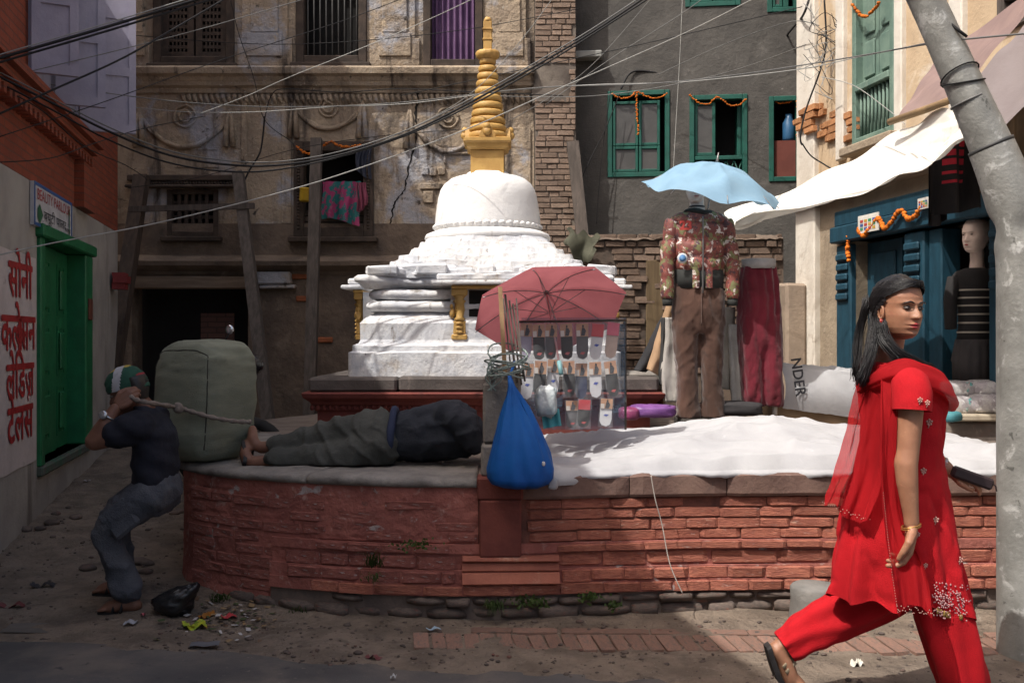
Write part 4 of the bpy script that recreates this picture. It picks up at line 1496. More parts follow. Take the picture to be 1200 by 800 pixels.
# blue shop front: posts, beam, carved capitals, folded leaves
def post(pa, pb, o0=-.05, nm="door_post"):
    a_, b_ = RX(pa), RX(pb)
    pst = obj(nm, MB().cbox(a_, b_, o0, .14, .72, 2.2, .012), M_blue, right, local=True)
    for k in range(5):
        z = 1.72 + k * .085
        mm = MB().cbox(a_ + .03, b_ - .03, o0 - .03 + .004 * (k % 2), o0 - .001, z, z + .06, .012)
        obj("carving", mm.xf(FR.M), M_blue, pst)


post(986, 1003); post(1066, 1089)
post(1166, 1190)
obj("door_beam", MB().cbox(RX(984), RX(1166) + .4, -.10, .14, 2.22, 2.36, .012), M_blue, right, local=True)
obj("door_beam", MB().cbox(RX(984), RX(1166) + .4, -.055, .14, 2.362, 2.5, .012), M_blue, right, local=True)
a_, b_ = RX(1004), RX(1044)
lf = obj("door_leaf", MB().box(a_, b_, .1, .14, .72, 2.2), M_blue, right, local=True)
for z in (.85, 1.3, 1.75):
    obj("panel", MB().cbox(a_ + .08, b_ - .08, .08, .099, z, z + .36, .012).xf(FR.M), M_blue, lf)
obj("door_leaf", MB().cbox(RX(1091), RX(1106), -.02, .14, .72, 2.2, .01), M_blue, right, local=True)
obj("shop_floor", MB().box(RX(986), RX(1200) + 1, -.3, 1.5, .4, .72), M_stone, right, local=True)
garland(FR, [(1007, 268), (1012, 276), (1020, 268), (1030, 256), (1036, 266), (1044, 262), (1056, 246), (1064, 256), (1074, 252), (1084, 236)], 54, .022, "thick marigold garland looped along the blue door beam", o=.13)
garland(FR, [(995, 276), (994, 290), (995, 305)], 16, .022, "short marigold tassel on the blue door post", o=.08)
garland(FR, [(1118, 232), (1126, 240), (1136, 232)], 10, .02, "marigold cluster beside the hanging striped sweater", o=.13)
def small_card(pa, ya, pb, yb, name, label, cat, c=(.62, .6, .55)):
    x0, x1, z0, z1 = FR.rect(pa, ya, pb, yb, .14)
    cd = obj(name, MB().box(x0, x1, -.145, -.137, z0, z1).xf(FR.M), plain("card_" + name, c, .7), label=label, cat=cat)
    cols = [(.05, .25, .12), (.05, .1, .3), (.4, .05, .04), (.5, .3, .05)]
    for i in range(4):
        for j in range(3):
            xa_ = lerp(x0, x1, .12 + i * .2); za_ = lerp(z0, z1, .15 + j * .22)
            obj("print_square", MB().box(xa_, xa_ + (x1 - x0) * .14, -.148, -.146, za_, za_ + (z1 - z0) * .15).xf(FR.M), plain("print%d" % ((i + j) % 4), cols[(i + j) % 4]), cd)
small_card(1006, 248, 1030, 274, "wall_calendar", "small paper calendar with coloured squares on blue door beam", "calendar")
small_card(1076, 230, 1089, 246, "paper_notice", "pale paper notice on the blue beam beside the striped sweater", "notice", (.55, .52, .48))

# ------------------------------------------------------------------ awnings over the shop
M_awn = mat("white_awning_cloth", (.80, .78, .72), (.76, .73, .66), 4, .9, .25, 60, trans=.12, stains=[((.6, .55, .42), 2.5, .58, .75)])
A = [P(848, 251, 8.1), P(940, 214, 7.5), P(1010, 176, 6.9), P(1075, 142, 6.2), P(1118, 125, 5.6)]
Bq = [P(862, 257, 7.7), P(940, 240, 7.0), P(1010, 222, 6.4), P(1075, 196, 5.8), P(1135, 160, 5.3)]
ca, cb = catmull(A, 8), catmull(Bq, 8)


def awn(u, v):
    i = u * (len(ca) - 1); k = min(int(i), len(ca) - 2); f_ = i - k
    a_ = ca[k].lerp(ca[k + 1], f_); b_ = cb[k].lerp(cb[k + 1], f_)
    p = a_.lerp(b_, v)
    p.z += -.09 * sin(v * pi) * (1 - .4 * u) + .02 * sin(v * 19 + u * 9 + 2 * sin(u * 7)) + .013 * sin(v * 37 - u * 16) + .012 * sin(u * 23 + v * 5)
    return p


obj("cloth_awning", MB().grid(awn, 48, 22), M_awn, label="white cloth awning stretched low from shop wall towards blue umbrella", cat="awning")
M_pink = mat("faded_pink_tarp", (.33, .235, .215), (.28, .2, .19), 4, .8, .25, 60, trans=.35, stains=[((.42, .3, .27), 3, .55, .75), ((.3, .2, .1), 5, .66, .78)])
M_mauve = mat("mauve_tarp", (.3, .26, .26), (.26, .22, .22), 4, .8, .25, 60, trans=.4)


def quad_cloth(a_, b_, c_, d_, sag, wv=.01):
    def fn(u, v):
        p = a_.lerp(b_, u).lerp(d_.lerp(c_, u), v)
        p.z += -sag * sin(u * pi) * sin(v * pi) + wv * sin(u * 14 + v * 9)
        return p
    return MB().grid(fn, 24, 24)


PT = [P(1050, 142, 6.3), P(1098, 66, 6.7), P(1215, -12, 5.6), P(1215, 20, 5.0), P(1112, 116, 5.5)]
obj("pink_tarpaulin", quad_cloth(P(1050, 141, 6.4), P(1100, 64, 6.9), P(1240, -30, 5.5), P(1122, 112, 5.6), .04), M_pink, label="faded pink tarpaulin slung above the white awning", cat="tarpaulin")
obj("mauve_tarpaulin", quad_cloth(P(1122, 113, 5.58), P(1205, 25, 5.48), P(1300, 45, 4.9), P(1150, 168, 5.2), .05), M_mauve, label="mauve grey tarpaulin beside the pole above shop front", cat="tarpaulin")
obj("awning_pole", MB().tube([P(1042, 143, 6.35), P(1080, 130, 6.0), P(1128, 112, 5.55)], [.022, .025, .022], 8).jitter(.01, 9, 1), mat("bamboo_wood", (.3, .2, .1), (.2, .13, .07), 5, .8, .3), label="short wooden pole along the tarpaulin's lower edge", cat="pole")
# brown fabric hanging behind the pole in the shop's upper opening
obj("brown_curtain", MB().grid(lambda u, v: P(lerp(1148, 1215, u), lerp(120, 225, v), 5.9) + Vector((0, .03 * sin(u * 20), 0)), 30, 6), mat("brown_sacking", (.12, .085, .05), (.085, .06, .035), 4, .9, .3), label="brown sacking hung in shade behind the leaning pole", cat="curtain")

# ------------------------------------------------------------------ garments and dummy at the shop door
def garment_sheet(name, px0, px1, y0, y1, d, matl, label, cat, fold=.03, taper=0.0, bands=None):
    def fn(u, v):
        xx = lerp(px0 + taper * v, px1 - taper * v, u)
        p = P(xx, lerp(y0, y1, v) + 4 * sin(u * 5) * v, d)
        p.y += fold * sin(u * 13) * (.3 + v) - .05 * sin(u * pi)
        return p
    m = MB().grid(fn, 24, 24)
    if bands:
        for k in range(len(m.f)):
            m.m[k] = bands((k % 24 + .5) / 24, (k // 24 + .5) / 24)
    return obj(name, m, matl, label=label, cat=cat)


M_blackk = plain("black_knit", (.014, .013, .014), .95)
garment_sheet("striped_sweater", 1090, 1150, 166, 248, 6.1, [M_blackk, plain("red_knit", (.410, .02, .04), .95)], "black sweater with red bars hanging from the shop awning", "sweater", .05,
              bands=lambda u, v: 1 if (.22 < u < .40 or .48 < u < .64) and v < .66 and int(v * 15) % 2 == 0 else 0)
garment_sheet("black_coat", 1088, 1108, 172, 262, 6.25, M_blackk, "long black garment hanging left of the red barred sweater", "coat", .03)

M_skin_d = plain("dummy_skin", (.78, .62, .53), .4, .4, bump=.02)


def ring_ell(c, rx, ry, n=28, ang=0.0, fn=None):
    c = Vector(c)
    out = []
    for k in range(n):
        a = 2 * pi * k / n
        kx = 1 if fn is None else fn(a)
        x, y = rx * cos(a) * kx, ry * sin(a) * kx
        out.append(c + Vector((x * cos(ang) - y * sin(ang), x * sin(ang) + y * cos(ang), 0)))
    return out


dm = P(1144, 395, 6.95)
dx_, dy_ = dm.x, dm.y
dummy = thing("shop_dummy", "bald pale shop dummy in black striped top and dark skirt at blue door", "mannequin", (dx_, dy_, .7))
sc_ = 6.95 / F
hz_ = lambda py: EYE - (py - HY) * sc_
DHM = frame_mat(Vector((dx_, dy_, hz_(275))), (-.86, -.5, 0), (0, 0, 1))
hd = MB()
hd.loft([ring_ell((dx_ + .01, dy_ + .01, z), r1, r2) for z, r1, r2 in ((hz_(340), .17, .09), (hz_(328), .15, .08), (hz_(316), .055, .052), (hz_(306), .045, .045), (hz_(290), .045, .05))])
hd = fuse(hd, .010, 2)
fh_ = face_head(.255, 60, 60).xf(DHM)
hd.add(fh_.v, fh_.f, 0, True)
obj("body", hd, M_skin_d, dummy)
for sd_ in (-1, 1):
    obj("painted_eye", MB().ell(DHM @ Vector((.097, sd_ * .033, -.004)), .009, .009, .004, 8, 5), M_ink, dummy)
obj("painted_lips", MB().ell(DHM @ Vector((.108, 0, -.075)), .012, .012, .005, 8, 5), plain("painted_lip", (.35, .06, .06)), dummy)
tp = MB().loft([ring_ell((dx_, dy_, hz_(y)), a_, b_, 32) for y, a_, b_ in ((400, .135, .1), (380, .12, .09), (360, .125, .1), (340, .15, .12), (325, .175, .1), (318, .14, .075), (314, .08, .05))])
tpo = obj("striped_top", tp, [plain("black_jersey", (.02, .018, .018), .9), plain("cream_stripe", (.4, .36, .3), .9)], dummy)
nn_ = 32
tp2 = MB()
for y in (340, 349, 358, 368, 378, 389):
    k = interp(y, [318, 325, 340, 360, 380, 400], [.14, .175, .15, .125, .12, .135]); q = interp(y, [318, 325, 340, 360, 380, 400], [.075, .1, .12, .1, .09, .1])
    tp2.loft([ring_ell((dx_, dy_, hz_(y) - .006), k + .004, q + .004, 32), ring_ell((dx_, dy_, hz_(y) + .006), k + .004, q + .004, 32)], 0, True, False)
obj("stripe", tp2, plain("cream_stripe", (.4, .36, .3), .9), tpo, kind="stuff")
for s_ in (-1, 1):
    am = MB().tube([(dx_ + s_ * .15, dy_, hz_(326)), (dx_ + s_ * .19, dy_ - .02, hz_(350)), (dx_ + s_ * .2, dy_ - .05, hz_(385))], [.05, .045, .04], 10)
    obj("sleeve", am, plain("black_jersey", (.02, .018, .018), .9), dummy)
sk = MB().loft([ring_ell((dx_, dy_, hz_(y)), a_, b_, 64, 0, (lambda kk: lambda a: 1 + kk * sin(a * 16))(k_)) for y, a_, b_, k_ in ((445, .15, .12, .05), (424, .155, .12, .04), (422, .16, .125, .05), (405, .145, .11, .03), (397, .14, .105, 0))])
obj("skirt", sk, plain("charcoal_skirt", (.045, .04, .04), .9), dummy)

# ------------------------------------------------------------------ bent metal pole
M_pole = mat("galvanised_steel", (.29, .29, .27), (.2, .2, .185), 4, .6, .35, 40, metallic=.25, stains=[((.15, .145, .13), 3.5, .5, .7, (1, 1, .35)), ((.46, .46, .44), 9, .56, .68), ((.2, .13, .08), 6, .64, .74), ((.1, .1, .09), 14, .64, .7)], big=2, spec=.5)
D0 = 4.42
q = [P(1203, 790, D0), P(1203, 700, D0), P(1203, 500, D0), P(1202, 330, D0), P(1197, 280, D0), P(1187, 240, D0 + .01), P(1175, 205, D0 + .02), P(1161, 170, D0 + .03), P(1122, 82, D0 + .05), P(1085, 0, D0 + .08), P(1020, -130, D0 + .12), P(950, -280, D0 + .18)]
pole = thing("metal_pole", "dented galvanised steel pole bent over to the left beside the woman", "pole", (q[0].x, q[0].y, 0))
seg1 = catmull(q[:8], 6)
def pr_(p):
    return interp(p.z, [0, 1.5, 1.85, 2.15, 2.6, 3.2, 5], [.122, .122, .116, .102, .084, .076, .066]) 
m = MB().tube(seg1, [pr_(p) for p in seg1], 28)
for i, v in enumerate(m.v):
    dz = P(0, 268, D0).z
    ax_ = min(seg1, key=lambda p: (p - v).length)
    d_ = v - ax_
    k = exp(-((v.z - dz) / .05) ** 2) * .13
    side = max(0, d_.normalized().x * .6 - d_.normalized().y * .3)
    m.v[i] = v - d_ * k * (1 + 1.2 * sin(atan2(d_.y, d_.x) * 3)) * .8 - d_ * .12 * side * exp(-((v.z - dz - .06) / .04) ** 2)
obj("lower_tube", m, M_pole, pole)
seg2 = catmull([q[7] + (q[7] - q[8]).normalized() * .03] + q[7:], 6)
m = MB().tube(seg2, [pr_(p) * .93 for p in seg2], 28)
obj("upper_tube", m, M_pole, pole)
d_ = (q[8] - q[7]).normalized()
obj("joint_collar", MB().tube([q[7] - d_ * .012, q[7] + d_ * .004], pr_(q[7]) * 1.015, 28), plain("dark_joint", (.05, .05, .05), .6), pole)
pc = P(1136, 118, D0 + .04)
obj("weld_seam", MB().tube([pc - d_ * .004, pc + d_ * .004], pr_(pc) * .937, 28), plain("seam_metal", (.13, .13, .125), .6), pole)
wr = MB()
for k in range(2):
    pc = q[8] + d_ * (-.06 + .035 * k)
    t1 = d_.orthogonal().normalized(); t2 = d_.cross(t1)
    tl = R.uniform(-.04, .04)
    wr.tube([pc + (t1 * cos(a) + t2 * sin(a)) * (pr_(pc) * .93 + .006) + d_ * tl * sin(a + k) for a in [2 * pi * i / 20 for i in range(21)]], .004, 6)
obj("wire_wrap", wr, M_black, pole, kind="stuff")

# ------------------------------------------------------------------ overhead cables
def cable(pts, r_, label, m_=M_black, name="overhead_cable", n=6, group="overhead cables", sub=10):
    return obj(name, MB().tube(catmull([P(*p) for p in pts], sub), r_, n), m_, label=label, cat="cable", group=group)


cable([(-40, 82, 5.0), (0, 68, 5.1), (120, 33, 5.4), (240, -3, 5.8), (340, -30, 6.2)], 0.0082, "thick black cable crossing above the parlour building")
cable([(-40, 87, 5.0), (0, 73, 5.1), (120, 38, 5.4), (240, 2, 5.8), (340, -25, 6.2)], 0.0061, "second black cable just under the thick one above the parlour")
cable([(-40, 78, 5.02), (0, 64, 5.12), (120, 29, 5.42), (240, -7, 5.82), (340, -34, 6.2)], 0.0034, "pale wire lashed along the thick black cable", M_silver)
cable([(-40, 152, 5.5), (0, 133, 5.6), (60, 106, 5.8), (140, 70, 6.1), (200, 36, 6.4), (265, -2, 6.8), (330, -40, 7.2)], 0.0061, "thin black cable rising steeply past the lavender shutters")
cable([(-40, 70, 5.6), (0, 90, 5.8), (60, 120, 6.0), (130, 155, 6.3), (200, 182, 6.6), (270, 193, 6.8), (330, 193, 6.9), (400, 181, 7.0), (480, 155, 7.0), (560, 115, 7.0), (640, 70, 7.0), (700, 34, 7.0), (760, -6, 7.0), (820, -50, 7.0)], 0.0082, "heavy black cable sagging across the street in front of the spire")
cable([(-40, 66, 5.62), (0, 85, 5.82), (60, 115, 6.02), (130, 150, 6.32), (200, 177, 6.62), (270, 188.5, 6.82), (330, 189, 6.92), (400, 177, 7.02), (480, 151, 7.02), (560, 111, 7.02), (640, 66, 7.02), (700, 30, 7.02), (760, -10, 7.02), (820, -54, 7.0)], 0.0048, "pale cable running along the heavy sagging cable", M_greywire)
cable([(-40, 85, 5.7), (0, 98, 5.9), (60, 128, 6.1), (130, 165, 6.4), (200, 191, 6.7), (270, 201, 6.9), (330, 198, 7.0), (400, 183, 7.1), (480, 157, 7.1), (560, 119, 7.1), (640, 74, 7.1), (700, 37, 7.1), (770, -8, 7.1)], 0.0061, "lower black cable of the sagging bundle across the street")
cable([(0, 92, 7.0), (60, 99, 7.3), (140, 111, 8.0), (220, 120, 8.3), (310, 125, 8.6), (400, 124, 8.8), (480, 119, 8.6), (560, 110, 8.2), (640, 102, 7.8), (760, 98, 7.4), (860, 88, 6.8), (980, 70, 5.9), (1085, 52, 4.75), (1130, 46, 4.4), (1240, 36, 4.0)], 0.0041, "grey wire strung level across the house fronts to the pole", M_greywire)
cable([(140, 124, 9.0), (220, 131, 9.0), (300, 131, 9.0), (390, 125, 9.0), (480, 121, 8.8), (600, 106, 8.4), (700, 99, 8.2), (800, 96, 8.0), (930, 82, 7.4), (1010, 66, 6.2), (1088, 50, 4.8)], 0.0034, "second level wire strung to the bent pole", M_silver)
cable([(-20, 303, 5.2), (60, 285, 5.6), (180, 262, 6.2), (300, 233, 6.6), (400, 204, 6.9), (540, 154, 7.2), (650, 106, 7.5), (800, 40, 8.0), (890, -5, 8.2)], 0.0041, "twisted white rope strung upwards past the spire", M_silver)
cable([(0, 92, 6.4), (150, 56, 7.0), (250, 30, 7.4), (360, -2, 7.8), (420, -20, 8)], 0.0034, "grey wire rising in front of the lattice window", M_greywire)
cable([(235, 133, 8.8), (290, 112, 8.7), (340, 90, 8.6), (420, 58, 8.5), (500, 24, 8.4), (560, -4, 8.3)], 0.0034, "pale wire rising from the garland relief to purple curtain", M_silver)
cable([(448, 166, 8.4), (540, 118, 7.6), (600, 60, 7.4), (650, -5, 7.2)], 0.0027, "thin pale wire crossing the spire's neck", M_silver)
cable([(800, -10, 9.5), (797, 60, 9.5), (793, 130, 9.5), (789, 200, 9.5)], 0.0034, "thin pale wire hanging down the grey house", M_silver)
cable([(600, 140, 8.5), (650, 110, 8.6), (700, 70, 8.8), (765, -4, 9.0)], 0.0027, "thin wire rising to the right of the gilded spire", M_greywire)
cable([(0, 190, 5.8), (60, 185, 6.2), (110, 168, 6.8), (170, 150, 8.0), (240, 136, 9.6)], 0.0034, "slack black wire looping from brick wall to garland relief")
cable([(0, 102, 6.0), (50, 130, 6.3), (100, 172, 6.8), (150, 195, 8.5), (180, 215, 10.6)], 0.0041, "black wire dropping to the timber props")
cable([(310, 136, 10.8), (308, 160, 10.85), (304, 180, 10.85), (292, 200, 10.85), (285, 215, 10.85)], 0.0095, "bundle of black wires clipped down the stucco wall")
cable([(270, 0, 10.7), (280, 40, 10.75), (297, 90, 10.7), (310, 140, 10.85), (340, 165, 10.85), (352, 178, 10.6)], 0.0041, "black wire running down between stucco pilasters")
cable([(310, 140, 10.88), (318, 112, 10.85), (335, 104, 10.75), (400, 108, 10.75), (470, 104, 10.75), (560, 108, 10.75), (660, 112, 10.7)], 0.0054, "black wire tacked along under the old cornice")
cable([(728, 104, 11.15), (742, 84, 11.2), (780, 87, 11.2), (820, 95, 11.25), (850, 102, 11.3), (880, 92, 11.3), (905, 66, 11.2), (925, 38, 10.9), (940, 20, 9.3), (948, 0, 9.2)], 0.0109, "thick black cable tacked across the grey house")
cable([(726, 110, 11.1), (710, 150, 11.1), (690, 190, 11.05), (680, 214, 11.05)], 0.0061, "black wire looping down the grey house wall")
cable([(716, 104, 11.1), (708, 160, 11.1), (702, 220, 11.1), (699, 262, 11.1)], 0.0048, "second black wire down the grey house wall")
cable([(770, 88, 10.9), (830, 60, 10.6), (880, 40, 10.2), (930, 25, 9.3), (960, 30, 8.9)], 0.0041, "slack grey wire from grey house to the cream corner", M_greywire)
cable([(940, 170, 8.95), (938, 160, 8.95), (944, 130, 8.95), (962, 80, 8.9), (968, 50, 8.9), (966, 0, 8.9)], 0.0082, "black cable running down the cream house corner")
cable([(940, 168, 8.95), (950, 182, 8.95), (965, 192, 8.9), (978, 200, 8.6)], 0.0068, "black cable end looping over the corner ledge")
cable([(962, 90, 8.7), (1000, 100, 8.3), (1040, 128, 7.6), (1060, 145, 6.8)], 0.0034, "pale wire slanting across the sage green window", M_silver)
cable([(1060, -5, 4.5), (1100, 18, 4.45), (1124, 36, 4.4), (1133, 43, 4.4)], 0.0068, "black cable stub bent off the pole's top")
for (p_, l_, m_) in (([(0, 160, 6), (120, 120, 7.2), (260, 70, 8.2), (400, 25, 8.8), (480, -5, 9)], "faint black wire slanting up over the lattice window", M_black), ([(140, 40, 9.5), (330, 52, 9.6), (520, 38, 9.6), (680, 10, 9.6)], "thin black wire slack between stucco house and grey house", M_black),
                 ([(470, 112, 9), (600, 84, 8.8), (760, 50, 8.6), (940, 8, 8.4)], "thin dark wire rising from spire to the cream corner", M_black), ([(560, 112, 8.9), (700, 112, 8.7), (840, 88, 8.3), (945, 52, 8.7)], "dark slack wire over the closed green window", M_greywire),
                 ([(150, 220, 10.4), (240, 206, 10.4), (340, 176, 10.4), (440, 160, 10.4), (560, 150, 10.3)], "fine dark wire along the stucco wall above the lintel", M_black), ([(640, 122, 9.6), (720, 66, 9.5), (790, 22, 9.4), (830, -6, 9.3)], "fine wire rising over the grey house's ledge box", M_greywire)):
    cable(p_, .0035, l_, m_)
tg = MB()
tr_ = random.Random(21)
for k in range(16):
    c0 = P(tr_.uniform(940, 985), tr_.uniform(15, 75), 8.85)
    pts = [c0]
    for j in range(6):
        pts.append(pts[-1] + Vector((tr_.uniform(-.16, .16), tr_.uniform(-.05, .03), tr_.uniform(-.16, .16))))
    tg.tube(catmull(pts, 6), tr_.uniform(.002, .004), 5, mi=tr_.randrange(3))
obj("wire_tangle", tg, [M_black, M_greywire, M_silver], label="tangle of thin wires at the cream house corner", cat="wires", kind="stuff")
# ------------------------------------------------------------------ the stupa
CX, CY = -.206 * 1.0, 8.45
stupa = thing("white_stupa", "whitewashed stupa with gilded ringed spire on red brick pedestal", "stupa", (CX, CY, .7))
ZF = lambda py, d=7.42: EYE - (py - HY) * d / F


def sq_rings(levels, seg=14, ax=0.0):
    """rings of a square plan (half width, z, corner rounding)"""
    out = []
    for hw, z, rd in levels:
        ring = []
        for side in range(4):
            for k in range(seg):
                u = -1 + 2 * k / seg
                x, y = {0: (u, -1), 1: (1, u), 2: (-u, 1), 3: (-1, -u)}[side]
                r_ = sqrt(x * x + y * y)
                k_ = 1 / (abs(x) ** rd + abs(y) ** rd) ** (1 / rd)
                ring.append(Vector((CX + x * hw * k_, CY + y * hw * k_, z)))
        out.append(ring)
    return out


# red pedestal with dark slab
M_pedred = mat("dark_red_terracotta", (.17, .045, .035), (.12, .032, .027), 6, .85, .35, 45, stains=[((.08, .03, .027), 5, .58, .75)])
ph = 1.27
pz = lambda py: ZF(py, 7.18)
m = MB().loft(sq_rings([(ph - .04, .66, 40), (ph - .04, .86, 40), (ph - .02, .875, 40), (ph - .02, .905, 40), (ph + .0, .915, 40), (ph + .01, .935, 40), (ph + .05, .965, 40), (ph + .06, .995, 40), (ph + .03, 1.005, 40)]), 0, False)
ped = obj("pedestal", m, M_pedred, stupa)
for i in range(56):
    x = CX - ph + .03 + i * .044
    obj("dentil", MB().ell((x, CY - ph + .018, .892), .016, .012, .022, 6, 4), M_pedred, ped)
sl_ = ((-1.02, -.42), (-.41, .30), (.31, 1.02))
xs = [-ph, -.62, .05, .66, ph]
for i in range(4):
    m = MB().cbox(CX + xs[i] + .003, CX + xs[i + 1] - .003, CY - ph, CY - ph + .5, 1.006, 1.112, .018).jitter(.02, 3, i)
    obj("top_slab", m, mat("dark_slab_stone", (.1, .085, .078), (.07, .06, .055), 5, .9, .5, 45, stains=[((.15, .125, .11), 7, .6, .75)]), stupa)
m = MB().box(CX - ph + .01, CX - ph + .5, CY - ph + .502, CY + ph, 1.006, 1.108).box(CX + ph - .5, CX + ph - .01, CY - ph + .502, CY + ph, 1.006, 1.108).box(CX - ph + .501, CX + ph - .501, CY - ph + .502, CY + ph, 1.006, 1.10)
obj("top_slab", m, mat("dark_slab_stone", (.1, .085, .078)), stupa)

# white base: plinth steps, waisted body, rolls, corniced roof, stepped roof
z0 = 1.108
lv = [(1.03, z0, 30), (1.03, z0 + .21, 30), (1.0, z0 + .225, 30), (1.0, z0 + .275, 30), (.965, z0 + .30, 30), (.955, z0 + .33, 30), (.955, z0 + .48, 24), (.93, z0 + .52, 20), (.86, z0 + .57, 18), (.83, z0 + .60, 18)]
zz = z0 + .60
m = MB().loft(sq_rings(lv, 60), 0, False, True)
m.jitter(.014, 5, 3).jitter(.006, 16, 5)
obj("plinth", m, M_white, stupa, label="whitewashed stepped plinth with chipped edges")


def roll(hw, zc, r_, seed):
    """a half-round moulding running round all four sides"""
    mm = MB().loft(sq_rings([(hw - r_ * (1 - cos(a_)), zc + r_ * sin(a_), 26) for a_ in [-pi / 2 + pi * i / 8 for i in range(9)]], 50), 0, True)
    mm.jitter(.016, 5, seed).jitter(.006, 22, 3)
    obj("roll_moulding", mm, M_white, stupa)


m = MB().loft(sq_rings([(.76, z0 + .585, 20), (.78, z0 + .80, 20), (.78, z0 + .86, 20)], 30), 0, True).jitter(.016, 6, 9)
obj("neck", m, M_white, stupa)
roll(.915, z0 + .635, .05, 3)
roll(.895, z0 + .745, .048, 8)
# cornice slab with upturned corner tips
m = MB()
seg = 30
rings = []
for hw, z, up in ((.84, z0 + .80, .0), (.87, z0 + .825, .02), (.895, z0 + .83, .03), (.90, z0 + .865, .03), (.88, z0 + .90, .02), (.80, z0 + .93, 0)):
    ring = sq_rings([(hw, z, 30)], seg)[0]
    for v in ring:
        u = min(abs(v.x - CX), abs(v.y - CY)) / hw
        v.z += up * max(0, u - .6) * 2.5
        k = 1 + .13 * max(0, u - .84) / .16
        v.x = CX + (v.x - CX) * k; v.y = CY + (v.y - CY) * k
    rings.append(ring)
m.loft(rings)
m.jitter(.02, 6, 4).jitter(.01, 20, 6)
obj("cornice", m, M_white, stupa)
# broken stepped roof up to the dome's foot
lev = []
zz = z0 + .91
hw = .87
steps = [(.90, z0 + .90), (.90, z0 + .945), (.84, z0 + .95), (.835, z0 + .99), (.77, z0 + .995), (.765, z0 + 1.035), (.705, z0 + 1.04), (.695, z0 + 1.085), (.635, z0 + 1.09), (.62, z0 + 1.14), (.575, z0 + 1.145), (.56, z0 + 1.19), (.53, z0 + 1.195), (.515, z0 + 1.235), (.50, z0 + 1.24)]
m = MB().loft(sq_rings([(h_, z, lerp(14, 2.2, i / (len(steps) - 1))) for i, (h_, z) in enumerate(steps)], 60), 0, False)
m.jitter(.026, 5, 12).jitter(.009, 18, 2)
obj("stepped_roof", m, M_white, stupa, label="broken stepped roof with crumbling whitewashed edges")
# loose whitewashed lumps on the roof's edge
rr_ = random.Random(4)
for i in range(26):
    u = rr_.uniform(-.85, .85)
    side = rr_.choice((0, 0, 0, 3, 1))
    o = rr_.uniform(.80, .90)
    x, y = {0: (u, -o), 3: (-o, -u), 1: (o, u)}[side]
    sx_ = rr_.uniform(.05, .13)
    mm = MB().cbox(CX + x - sx_, CX + x + sx_, CY + y - .05, CY + y + .05, z0 + .92, z0 + .92 + rr_.uniform(.04, .085), .015).jitter(.03, 9, i)
    obj("roof_stone", mm, M_white, stupa)
STUPA_BASE = [o for o in stupa.children]
zr_ = z0 + 1.095
m = MB().lathe([(.48, -.02), (.52, .0), (.535, .03), (.52, .06), (.485, .075), (.46, .085), (.44, .09)], (CX, CY, zr_), 64)
m.jitter(.006, 6, 2)
obj("ring_moulding", m, M_dome, stupa)
zd = zr_ + .085
prof = [(.445, 0), (.452, .03), (.448, .08), (.438, .16), (.428, .24), (.418, .31), (.40, .37), (.37, .42), (.32, .46), (.26, .485), (.20, .497), (.18, .51), (.17, .525), (.0, .526)]
m = MB().lathe([(r_, z * .96) for r_, z in prof], (CX, CY, zd), 72)
m.jitter(.010, 4, 7).jitter(.004, 15, 9)
dome = obj("dome", m, M_dome, stupa)
for i in range(44):
    a_ = 2 * pi * i / 44
    mm = MB().ell((CX + .436 * cos(a_), CY + .436 * sin(a_), zd + .04), .034, .034, .022, 8, 5)
    obj("lotus_petal", mm, M_dome, dome)
# harmika and spire
zh = zd + .48
m = MB().cbox(CX - .14, CX + .14, CY - .14, CY + .14, zh, zh + .20, .006).jitter(.004, 8, 2)
obj("gilded_block", m, M_gold, stupa)
m = MB().loft(sq_rings([(.145, zh + .20, 40), (.175, zh + .22, 40), (.18, zh + .25, 40), (.2, zh + .265, 40), (.2, zh + .29, 40), (.17, zh + .30, 40)], 10), 0, False).jitter(.005, 8, 3)
obj("gilded_plate", m, M_gold, stupa)
zs = zh + .295
obj("spire_core", MB().lathe([(.135, 0), (.12, .1), (.05, .66), (.04, .7)], (CX, CY, zs), 24), mat("ring_gap_shade", (.06, .03, .01)), stupa)  # core coloured dark as the shade in the gaps between the rings
nr = 11
for i in range(nr):
    t_ = i / (nr - 1)
    rad = lerp(.168, .07, t_)
    zc = zs + .035 + .635 * t_
    hh = lerp(.0275, .0255, t_)
    m = MB().lathe([(rad - .05, -hh), (rad - .008, -hh), (rad, -hh * .5), (rad, hh * .5), (rad - .008, hh), (rad - .05, hh)], (CX, CY, zc), 36).jitter(.004, 9, i)
    obj("spire_ring", m, M_gold, stupa)
for side in range(4):
    a_ = side * pi / 2
    dv = Vector((sin(a_), -cos(a_), 0)); tv = Vector((cos(a_), sin(a_), 0))
    c_ = Vector((CX, CY, zs)) + dv * .165
    mm = MB().extr([(-.07, 0), (.07, 0), (.058, .04), (.035, .075), (.023, .1), (0, .112), (-.023, .1), (-.035, .075), (-.058, .04)], -.02, .025, lambda u, v, w: c_ + tv * u + Vector((0, 0, v)) + dv * w)
    mm.ell(c_ + dv * .03 + Vector((0, 0, .09)), .028, .02, .03, 8, 6)
    mm.ell(c_ + dv * .03 + Vector((0, 0, .045)), .035, .02, .035, 8, 6)
    obj("antefix", mm, M_gold, stupa)
zp = zs + .71
m = MB().lathe([(.05, -.03), (.07, -.02), (.09, .0), (.098, .03), (.085, .05), (.045, .06)], (CX, CY, zp), 40, fn=lambda r_, z, a: r_ * (1 + .09 * abs(sin(a * 6)) if r_ > .08 else 1))
obj("lotus_cup", m, M_gold, stupa)
